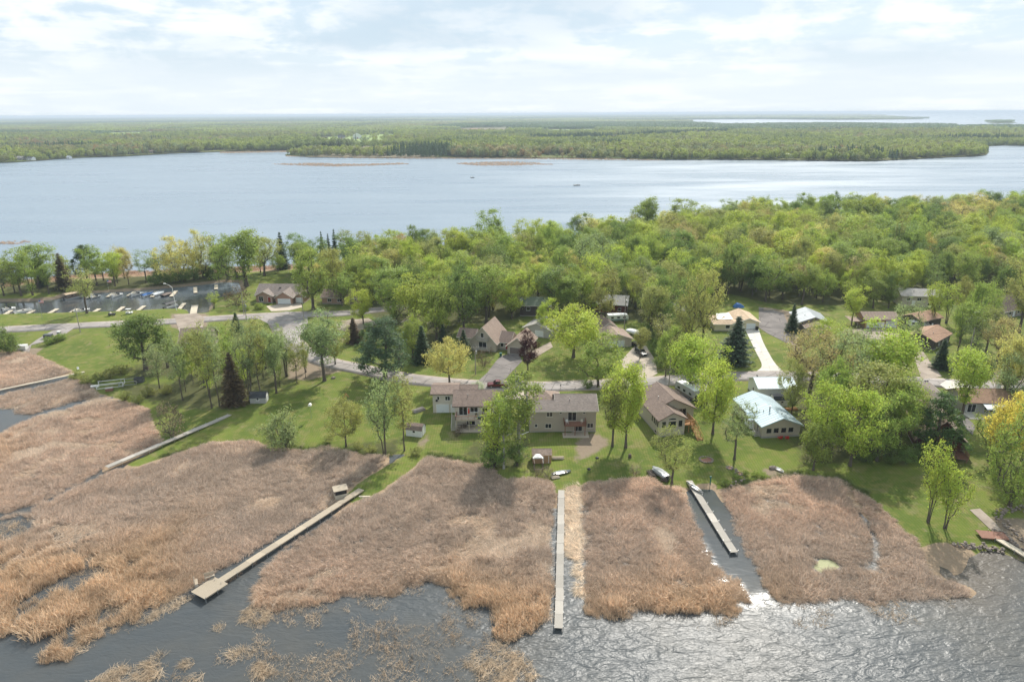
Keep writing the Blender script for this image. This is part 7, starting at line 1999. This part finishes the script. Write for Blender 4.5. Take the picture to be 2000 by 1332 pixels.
p = P(219, 616); golf_cart('dark golf cart on the canal bank', p, 0.15, M_PBLK); p = P(253, 613); golf_cart('white-roofed golf cart on the canal bank', p, 0.1, M_PWHT)


# ---- poles and wires
POLES = {}


def utility_pole(key, label, bx, by, ty, arm=True, can=True):
    p = P(bx, by); h = height_at(p, ty); r = thing('utility_pole', label, 'utility pole', p, rnd.uniform(-.2, .2)); POLES[key] = Vector((p.x, p.y, p.z + h - 0.4))
    MB().tube([(0, 0, -0.5), (0, 0, h * 0.5), (0.03, 0, h)], [0.16, 0.13, 0.10], 8).build('pole', M_POLE, r)
    if arm: MB().box(-1.1, -0.17, h - 0.75, 1.1, -0.105, h - 0.62).build('crossarm', M_POLE, r); [MB().tube([(x, -0.14, h - 0.62), (x, -0.14, h - 0.45)], 0.05, 6).build('insulator', M_WHITE, r) for x in (-1.0, -0.4, 0.4, 1.0)]
    if can: MB().tube([(0.32, 0.02, h - 2.6), (0.32, 0.02, h - 1.7)], 0.24, 10).build('transformer', M_STEEL, r)


utility_pole('a', 'dark utility pole on the lane verge in the left meadow', 157, 649, 600, False, False); utility_pole('b', 'utility pole with transformer beside the lane left of the brick house', 482, 628, 586); utility_pole('c', 'taller bare pole just behind the transformer pole', 477, 616, 570, False, False); utility_pole('d', 'thin pale pole at the lane junction', 594, 628, 576, False, False)
utility_pole('e', 'utility pole with transformer in front of the chalet', 929, 731, 674); utility_pole('f', 'utility pole at the roadside above the poplar', 1007, 768, 722, False, False); utility_pole('g', 'utility pole at the roadside by the gabled house', 1306, 758, 694, False, False); utility_pole('h', 'utility pole behind the tan house by the red barn', 1219, 645, 577); utility_pole('i', 'dark utility pole near the right edge', 1886, 722, 640, False, False)
for a, b in (('e', 'f'), ('f', 'g'), ('h', 'g'), ('d', 'b'), ('c', 'a'), ('g', 'i'), ('e', 'd')):
    A, B = POLES[a], POLES[b]; pts = [A.lerp(B, i / 10) - Vector((0, 0, 1.2 * math.sin(math.pi * i / 10))) for i in range(11)]
    w = MB().tube(pts, 0.022, 4).build('power_line', M_BLACK); tag(w, 'thin wire from the pole %s to the one %s' % tuple({'a': 'in the left meadow', 'b': 'by the lane', 'c': 'behind the lane pole', 'd': 'at the lane junction', 'e': 'before the chalet', 'f': 'above the poplar', 'g': 'by the gabled house', 'h': 'by the red barn', 'i': 'near the right edge'}[k] for k in (a, b)), 'power line')
p = P(345, 606); h = 10.5; r = thing('lamp_post', 'white lamp post with an arm over the canal docks', 'lamp post', p, 0.0)
MB().tube([(0, 0, 0), (-0.3, 0, h - 1.6)], [0.13, 0.09], 8).build('post', M_WHITE, r); MB().tube([(-0.3, 0, h - 1.6), (-1.2, 0, h - 0.8), (-2.6, 0, h - 0.1)], [0.08, 0.07, 0.06], 6).build('arm', M_WHITE, r); MB().box(-3.3, -0.18, h - 0.2, -2.5, 0.18, h + 0.02).build('lamp_head', M_WHITE, r)


def flagpole(label, x, y, h, flag_w):
    p = P(x, y); r = thing('flagpole', label, 'flagpole', p, 0.0); MB().tube([(0, 0, 0), (0, 0, h)], [0.06, 0.035], 8).build('pole', M_STEEL, r); f = MB()
    fl = MB().box(0.05, -0.01, h - 0.1 - flag_w * 0.55, flag_w, 0.01, h - 0.1).build('flag', M_WHITE, r)
    for i in range(0, 7): MB().box(0.052, -0.015, h - 0.1 - flag_w * 0.55 * (2 * i + 1) / 13, flag_w - 0.002, 0.015, h - 0.1 - flag_w * 0.55 * (2 * i) / 13).build('stripe', M_REDP, fl)
    MB().box(0.051, -0.02, h - 0.1 - flag_w * 0.55 * 7 / 13, flag_w * 0.4, 0.02, h - 0.101).build('canton', M_TARPB, fl)


flagpole('flagpole with a striped flag on the left canal bank', 83, 622, 7.0, 1.8); flagpole('tall flagpole by the dark golf cart', 221, 610, 12.5, 1.6)

# ---- small things about the yards
def kettle(label, x, y):
    p = P(x, y); r = thing('kettle_grill', label, 'grill', p)
    MB().tube([(0, 0, 0.5), (0, 0, 0.56), (0, 0, 0.72), (0, 0, 0.92), (0, 0, 0.98)], [0.12, 0.3, 0.42, 0.28, 0.05], 12).build('bowl', M_BLACK, r)
    for k in range(3): a = k * 2.1; MB().bar((0.22 * math.cos(a), 0.22 * math.sin(a), 0.54), (0.4 * math.cos(a), 0.4 * math.sin(a), 0), 0.04).build('leg', M_BLACK, r)


kettle('black grill on the lawn right of the middle dock path', 1150, 922); kettle('black kettle grill lying nearer the tan house on the lawn', 1166, 900)


def adirondack(label, x, y, rz):
    p = P(x, y); r = thing('lawn_chair', label, 'chair', p, rz, 'red lawn chairs')
    MB().bar((0, -0.25, 0.36), (0, 0.35, 0.24), 0.55, 0.05).build('seat', M_REDP, r); MB().bar((0, 0.32, 0.22), (0, 0.62, 0.98), 0.55, 0.05).build('backrest', M_REDP, r)
    for s in (-1, 1): MB().box(s * 0.36 - 0.07, -0.32, 0.55, s * 0.36 + 0.07, 0.45, 0.59).build('armrest', M_REDP, r); MB().box(s * 0.32 - 0.03, -0.3, 0, s * 0.32 + 0.03, -0.2, 0.549).build('leg', M_REDP, r); MB().box(s * 0.32 - 0.03, 0.35, 0, s * 0.32 + 0.03, 0.44, 0.549).build('leg', M_REDP, r)


adirondack('left of the two red lawn chairs before the blue-roofed house', 1523, 857, math.radians(200)); adirondack('right of the two red lawn chairs before the blue-roofed house', 1537, 857, math.radians(165))
_rock = []
for s in range(5):
    bm = bmesh.new(); bmesh.ops.create_icosphere(bm, subdivisions=1, radius=0.5); g = random.Random(s)
    for v in bm.verts: v.co *= g.uniform(0.72, 1.15); v.co.z *= 0.72
    me = bpy.data.meshes.new('rock'); bm.to_mesh(me); bm.free(); me.materials.append(M_STONE); _rock.append(me)


def rocks(name, label, line, cat, n, size, rows=2, jit=0.35):
    l = smooth_line(np.array([px(*q, .6) for q in line]), 8); z0 = hz1(*l[0]); r = thing(name, label, cat, (l[0][0], l[0][1], 0)); d = np.concatenate([[0], np.cumsum(np.hypot(*np.diff(l, axis=0).T))])
    for i in range(n):
        t = d[-1] * (i + rnd.random()) / n; q = np.array([np.interp(t, d, l[:, 0]), np.interp(t, d, l[:, 1])]) + np.array([rnd.gauss(0, jit), rnd.gauss(0, jit)])
        o = obj('rock', rnd.choice(_rock), r, (q[0] - l[0][0], q[1] - l[0][1], max(hz1(*q), 0.0) + rnd.uniform(0.05, 0.25) + (rnd.random() < 0.35) * size * 0.5)); s = size * rnd.uniform(0.6, 1.3); o.scale = (s, s * rnd.uniform(.8, 1.2), s); o.rotation_euler = (rnd.uniform(-.4, .4), rnd.uniform(-.4, .4), rnd.uniform(0, 6))
    return r


rocks('stone_bank', 'low bank of field stones between the sandy beach and the reddish platform', [(1866, 1060), (1890, 1064), (1915, 1066), (1940, 1070), (1958, 1072)], 'stone wall', 60, 0.62); rocks('stone_wall', 'curved dry stone wall above the beach at the right edge', [(2010, 993), (1975, 996), (1956, 1004), (1955, 1018), (1968, 1030), (1985, 1042), (2005, 1056)], 'stone wall', 90, 0.52, jit=0.5)
rocks('stone_bank', 'tumbled stones beside the pale gangway at the right edge', [(1945, 1036), (1962, 1046), (1980, 1062), (2005, 1078)], 'stone wall', 60, 0.55); rocks('stone_bed', 'short run of stones edging the marsh by the boat landing', [(1420, 948), (1440, 940), (1455, 932)], 'stone edging', 14, 0.55)


def ring(label, x, y, rad, n=14):
    p = P(x, y); r = thing('fire_ring', label, 'fire pit', p)
    for i in range(n): a = 6.283 * i / n; o = obj('stone', _rock[i % 5], r, (rad * math.cos(a), rad * math.sin(a), 0.1)); o.scale = (0.6, 0.5, 0.5); o.rotation_euler = (0, 0, a)
    MB().tube([(0, 0, 0.02), (0, 0, 0.05)], rad * 0.9, 14).build('ash_bed', M_REDW, r)


ring('round stone fire pit on the shaded lawn between the gabled and blue-roofed house', 1379, 898, 1.35, 18); ring('small ring of stones on the lawn right of the large fire pit', 1425, 914, 0.6, 9); ring('little stone-edged flower bed near the boat landing', 1443, 925, 0.7, 9)
for lb, x, y, s in (('dark boulder by the airy tree at the road bend', 651, 739, 1.5), ('large boulder on the dirt by the marsh before the blue-roofed house', 1508, 915, 1.7), ('rounded grey stone at the marsh edge below the right-hand grove', 1552, 926, 0.9)):
    p = P(x, y); o = tag(obj('boulder', _rock[int(x) % 5], None, (p.x, p.y, p.z + 0.15 * s)), lb, 'boulder'); o.scale = (s, s * 0.85, s * 0.9)


def box_thing(name, label, cat, x, y, w, d, h, m, top, rz=0.0):
    p = P(x, y); r = thing(name, label, cat, p, rz); MB().box(-w / 2, -d / 2, 0, w / 2, d / 2, h).build('body', m, r); MB().prism([(-d / 2 - 0.05, h + 0.002), (d / 2 + 0.05, h + 0.002), (d / 2, h + 0.12), (-d / 2, h + 0.12)], -w / 2 - 0.05, w / 2 + 0.05, 'x').build('lid', top, r); MB().box(-0.15, -d / 2 - 0.04, h * 0.7, 0.15, -d / 2 - 0.002, h * 0.76).build('handle', M_BLACK, r); return r


box_thing('utility_box', 'dark utility box among clipped bushes in the left meadow', 'utility box', 95, 660, 2.6, 1.4, 1.2, M_PGRY, M_PGRY); box_thing('utility_box', 'small grey utility box beside the dark one', 'utility box', 116, 655, 1.0, 0.8, 1.3, M_STEEL, M_WHITE); box_thing('storage_box', 'white storage box beside the dense shrub at the left edge', 'box', 43, 682, 3.2, 1.8, 1.3, M_WHITE, M_WHITE, 0.1)
box_thing('trash_bin', 'black rubbish bin by the cream garage door', 'trash bin', 1478, 645, 0.8, 0.8, 1.1, M_BLACK, M_BLACK); box_thing('trash_bin', 'green rubbish bin on the chalet path', 'trash bin', 978, 696, 0.7, 0.7, 1.0, M_GREENP, M_GREENP)


def mailbox(label, x, y, n=1):
    p = P(x, y); r = thing('mailbox', label, 'mailbox', p)
    for i in range(n): MB().box(-0.05 + i * 0.6, -0.05, -0.2, 0.05 + i * 0.6, 0.05, 1.05).build('post', M_POLE, r); MB().prism([(-0.14, 1.052), (0.14, 1.052), (0.14, 1.22), (0, 1.32), (-0.14, 1.22)], -0.3, 0.25).build('box', M_BLACK, r, (i * 0.6, 0, 0))


mailbox('pair of black mailboxes beside the white-blossomed tree', 949, 770, 2); mailbox('black mailbox on the road edge above the blue-roofed garage', 1478, 741); mailbox('dark mailbox on the road edge at the gravel drive', 1806, 752, 2); mailbox('black mailbox on the road above the tan lake house', 1095, 760)

# storage hut at the dock, boards in the grass, boat lifts, toys
p = P(666, 972); r = thing('storage_hut', 'small tan slatted hut with flat lid beside the long dock', 'hut', (p.x, p.y, 0.2), math.radians(24))
MB().box(-1.2, -0.8, 0, 1.2, 0.8, 1.0).build('wall', M_DECKT, r); MB().prism([(-1.0, 1.95), (1.0, 2.15), (1.0, 2.25), (-1.0, 2.05)], -1.4, 1.4, 'x').build('roof', M_WOODT, r); [MB().box(x - .07, y - .07, 1.001, x + .07, y + .07, 2.0).build('post', M_TRIMB, r) for x in (-1.1, 1.1) for y in (-.7, .7)]
MB().box(-1.15, -0.74, 1.02, 1.15, 0.74, 1.85).build('screen', M_BLACK, r)
for i in range(3):
    q = P(712 + i * 5, 970 + i * 1.5); tag(MB().box(-1.1, -0.2, 0.02, 1.1, 0.2, 0.12).build('plank', M_DECKT, None, q), 'pale board lying in the grass beside the long dock, %s of three' % ('leftmost', 'middle one', 'rightmost')[i], 'plank', 'boards by the long dock')


def boat_lift(label, x, y, rz, L, W_, H, m, canopy=None):
    p = P(x, y); r = thing('boat_lift', label, 'boat lift', p, rz)
    for a in (-L / 2, L / 2):
        for b in (-W_ / 2, W_ / 2): MB().box(a - 0.07, b - 0.07, 0, a + 0.07, b + 0.07, H).build('upright', m, r)
    for b in (-W_ / 2, W_ / 2): MB().bar((-L / 2 + .071, b, H - 0.1), (L / 2 - .071, b, H - 0.1), 0.1, 0.14).build('beam', m, r); MB().bar((-L / 2 + .071, b, 0.2), (L / 2 - .071, b, 0.2), 0.1, 0.14).build('beam', m, r)
    MB().bar((-L / 2, -W_ / 2 + .071, 0.42), (-L / 2, W_ / 2 - .071, 0.42), 0.1, 0.12).build('crossbeam', m, r); MB().bar((L / 2, -W_ / 2 + .071, 0.42), (L / 2, W_ / 2 - .071, 0.42), 0.1, 0.12).build('crossbeam', m, r)
    if canopy: loft([[(a, -W_ / 2 - 0.2, H), (a, -W_ * 0.3, H + 0.35), (a, 0, H + 0.42), (a, W_ * 0.3, H + 0.35), (a, W_ / 2 + 0.2, H)] for a in (0.2, L / 4 + 0.2, L / 2 + 0.2)], canopy, 'canopy', r)
    return r


boat_lift('white boat lift frame stored at the meadow edge', 217, 755, math.radians(18), 6.5, 2.6, 1.5, M_WHITE); boat_lift('grey-green boat lift stored right of the white lift frame', 252, 750, math.radians(14), 4.5, 2.4, 1.2, M_STEEL); boat_lift('dark boat lift with white canopy end beside the little tan shed', 1051, 912, math.radians(92), 3.4, 1.8, 1.9, M_TRIMB, M_WHITE)
box_thing('dock_box', 'white dock box left of the stored boat lifts', 'box', 186, 756, 2.0, 0.9, 0.4, M_WHITE, M_WHITE, 0.3); box_thing('water_tank', 'dark tank stored at the end of the boat lifts', 'tank', 273, 746, 2.4, 1.5, 1.3, M_PGRY, M_BLACK, 0.2); box_thing('crate', 'rusty crate in the grass below the boat lifts', 'crate', 214, 763, 1.8, 1.2, 0.8, M_REDW, M_WOOD, 0.4)
def chair(label, x, y, rz, m, z=None, parent=None):
    p = P(x, y) if z is None else Vector((x, y, z)); r = thing('chair', label, 'chair', p, rz)
    MB().box(-0.28, -0.28, 0.40, 0.28, 0.28, 0.45).build('seat', m, r); MB().box(-0.28, 0.24, 0.451, 0.28, 0.29, 0.95).build('backrest', m, r)
    for sx in (-0.24, 0.24):
        for sy in (-0.24, 0.24): MB().box(sx - 0.025, sy - 0.025, 0, sx + 0.025, sy + 0.025, 0.399).build('leg', m, r)


chair('white chair at the landward end of the pale boardwalk', 153, 723, 0.6, M_WHITE)
chair('chair at the left end of the balcony on the tan lake house', 12.6, 143.4, 0.2, M_WHITE, H1.location.z + 2.755); chair('chair at the right end of the balcony on the tan lake house', 16.1, 143.5, 0.4, M_TRIM, H1.location.z + 2.755)
q = H2.location; chair('dark chair on the deck of the cream house', q.x + 11.2, q.y - 1.2, 0.3, M_TRIMB, q.z + 2.785)
r = thing('parasol', 'folded red parasol on the deck of the cream house', 'parasol', (q.x + 9.4, q.y - 1.0, q.z + 2.785)); MB().tube([(0, 0, 0), (0, 0, 2.3)], 0.03, 6).build('pole', M_WOODT, r); MB().tube([(0, 0, 0.9), (0, 0, 1.2), (0, 0, 2.0), (0, 0, 2.25)], [0.16, 0.2, 0.12, 0.035], 10).build('canopy', M_REDP, r)
r = thing('deck_box', 'green bin hanging at the right end of the cream house deck', 'box', (q.x + 12.0, q.y - 2.2, q.z + 2.785)); MB().box(-0.5, -0.35, 0, 0.5, 0.35, 0.6).build('body', M_GREENP, r); MB().box(-0.53, -0.38, 0.602, 0.53, 0.38, 0.68).build('lid', M_GREENP, r)
p = P(608, 817); r = thing('birdhouse', 'white birdhouse on a pole in the left lawn', 'birdhouse', p); MB().tube([(0, 0, 0), (0, 0, 3.4)], 0.04, 6).build('pole', M_STEEL, r); MB().prism([(-0.35, 3.4), (0.35, 3.4), (0.35, 3.75), (0, 4.0), (-0.35, 3.75)], -0.4, 0.4).build('house', M_WHITE, r)
p = P(678, 776); r = thing('garden_toy', 'small orange toy slide on the shaded left lawn', 'toy', p); MB().bar((0.4, 0, 0.1), (-0.3, 0, 1.1), 0.4, 0.06).build('slide', M_CEDARD, r); MB().bar((-0.32, -0.15, 1.1), (-0.7, -0.15, 0), 0.06).bar((-0.32, 0.15, 1.1), (-0.7, 0.15, 0), 0.06).build('ladder', M_REDP, r)
p = P(1230, 893); tag(MB().tube([(0, 0, -0.1), (0, 0, 0.3), (0, 0, 0.75)], [0.42, 0.34, 0.32], 10).build('tree_stump', M_BARK, None, p), 'cut tree stump on the lawn below the three-trunked tree', 'stump')
p = P(1442, 600); r = thing('tarped_pile', 'blue tarp over a pile at the edge of the wood behind the cream garage', 'tarp', p); loft([[(x, -w, 0.0), (x, -w * 0.6, hh), (x, w * 0.2, hh * 1.2), (x, w, 0.0)] for x, w, hh in ((-2, 0.8, 0.5), (-0.8, 1.2, 1.5), (0.6, 1.3, 1.2), (2, 0.9, 0.4))], M_TARPB, 'tarp', r)


def logpile(label, x, y, rz, n=12, L=2.2, m=None):
    p = P(x, y); r = thing('wood_pile', label, 'wood pile', p, rz)
    for i in range(n): row = i // 5; o = MB().tube([(-L / 2 + rnd.uniform(-.2, .2), 0, 0), (L / 2 + rnd.uniform(-.2, .2), rnd.uniform(-.15, .15), 0)], rnd.uniform(0.08, 0.14), 6).build('log', m or M_BARK, r, (0, (i % 5) * 0.28 - 0.6 + row * 0.1, 0.13 + row * 0.22))


logpile('pile of grey poles on the lawn left of the cream house', 818, 803, math.radians(40), 14, 3.2, M_POLE); logpile('brush pile of dark logs left of the tarp-covered boat', 1272, 926, math.radians(100), 10, 2.6); logpile('brush pile of dark logs right of the tarp-covered boat', 1300, 935, math.radians(60), 12, 2.8); logpile('lumber stacked behind the blue-roofed house', 1545, 800, 0.2, 9, 2.8, M_CEDARD); logpile('pale boards stacked right of the little tan shed', 1090, 895, 0.05, 8, 2.4, M_WOODT); logpile('row of logs under the wood behind the cream garage', 1500, 606, 0.0, 9, 3.5, M_WOODT); logpile('pale planks stacked before the jon boat', 1084, 932, 0.3, 5, 1.8, M_WOODT)
p = P(1437, 922); r = thing('garden_ornament', 'small stone lantern on the lawn by the boat landing', 'ornament', p); MB().tube([(0, 0, 0), (0, 0, 0.5)], [0.2, 0.14], 8).build('base', M_STONE, r); MB().tube([(0, 0, 0.501), (0, 0, 0.7), (0, 0, 0.95)], [0.35, 0.3, 0.05], 8).build('cap', M_STONE, r)
p = P(1387, 946); r = thing('water_pump', 'green hand pump post at the boat landing', 'pump', p); MB().tube([(0, 0, 0), (0, 0, 1.6)], 0.12, 8).build('post', M_GREENP, r); MB().box(-0.25, -0.08, 1.6, 0.2, 0.08, 1.85).build('head', M_GREENP, r)

# ---- houses on the far shore, a farm and the far right cottage
FARH = [('cottage', 'grey-roofed far-shore cottage at the left end', 32, 313, 12, 8, 4, M_GREYS, M_GREYR), ('cottage', 'white far-shore cottage second from the left', 52, 314, 11, 8, 4, M_WHITES, M_DARKR), ('cottage', 'tan far-shore cottage near the left end', 98, 308, 13, 9, 4, M_BEIGE, M_BROWN), ('house', 'two-storey white far-shore house standing above the trees at left', 80, 296, 17, 10, 7, M_WHITES, M_GREYR), ('cottage', 'far-shore boathouse with white roof by the water', 130, 311, 6, 6, 3, M_WHITES, M_METAL),
        ('cottage', 'dark brown far-shore cottage among the shore trees', 252, 302, 14, 9, 4, M_DARKW, M_BROWN), ('cottage', 'brown far-shore cottage right of the dark one', 285, 300, 14, 9, 4, M_TAUPE, M_BROWN), ('cottage', 'dark-roofed far-shore cottage left of the green lawn', 318, 297, 14, 9, 5, M_DARKW, M_DARKR), ('cottage', 'taupe far-shore cottage on the green lawn', 345, 295, 13, 9, 4, M_TAUPE, M_DARKR), ('cottage', 'last far-shore cottage before the open marsh', 360, 294, 11, 8, 4, M_BEIGE, M_BROWN), ('cottage', 'white cottage alone on the far wooded shore at right', 1535, 310, 12, 9, 5, M_WHITES, M_METAL)]
for nm, lb, x, y, w, d, h, wm, rm in FARH:
    q = px(x, y, 1.0); r = thing(nm, lb, 'house', (q[0], q[1], 1.0), rnd.uniform(-0.3, 0.3), 'far shore cottages'); walls(r, 0, w, 0, d, h, wm, 'x', 2.2); roof(r, 0, w, 0, d, h, 2.2, 'x', rm, vent=False); [window(r, 'F', u, 0, 1.2, 1.6, 1.3, panes=2) for u in (w * 0.25, w * 0.7)]
    FAR_KEEP.append(np.array([(q[0] - 6, q[1] - 22), (q[0] + w + 6, q[1] - 22), (q[0] + w + 6, q[1] + d + 2), (q[0] - 6, q[1] + d + 2)]))
for nm, lb, x, y, w, d, h, rs, wm, rm, cat in (('barn', 'big white barn on the farm beyond the lake', 690, 272, 26, 16, 10, 7, M_WHITES, M_METAL, 'barn'), ('farmhouse', 'grey farmhouse left of the big white barn', 660, 272, 22, 10, 6, 4, M_GREYS, M_DARKR, 'house'), ('barn', 'long pink-roofed shed in the far fields', 918, 256, 60, 20, 6, 4, M_BEIGE, M_ORANGE, 'barn'), ('barn', 'small white shed in the far fields', 994, 256, 40, 20, 6, 4, M_WHITES, M_METAL, 'barn')):
    q = px(x, y, 1.0); r = thing(nm, lb, cat, (q[0], q[1], 1.0), 0.25); walls(r, 0, w, 0, d, h, wm, 'y' if nm == 'barn' and w < 30 else 'x', rs); roof(r, 0, w, 0, d, h, rs, 'y' if nm == 'barn' and w < 30 else 'x', rm, vent=False); door(r, 'F', w / 2, 0, 0.05, 4, 4, M_DOORR, True); window(r, 'F', w * 0.2, 0, 2, 2, 2)
    FAR_KEEP.append(np.array([(q[0] - 15, q[1] - 220), (q[0] + w + 15, q[1] - 220), (q[0] + w + 15, q[1] + d + 4), (q[0] - 15, q[1] + d + 4)]))
far_forest()
plant_wood()
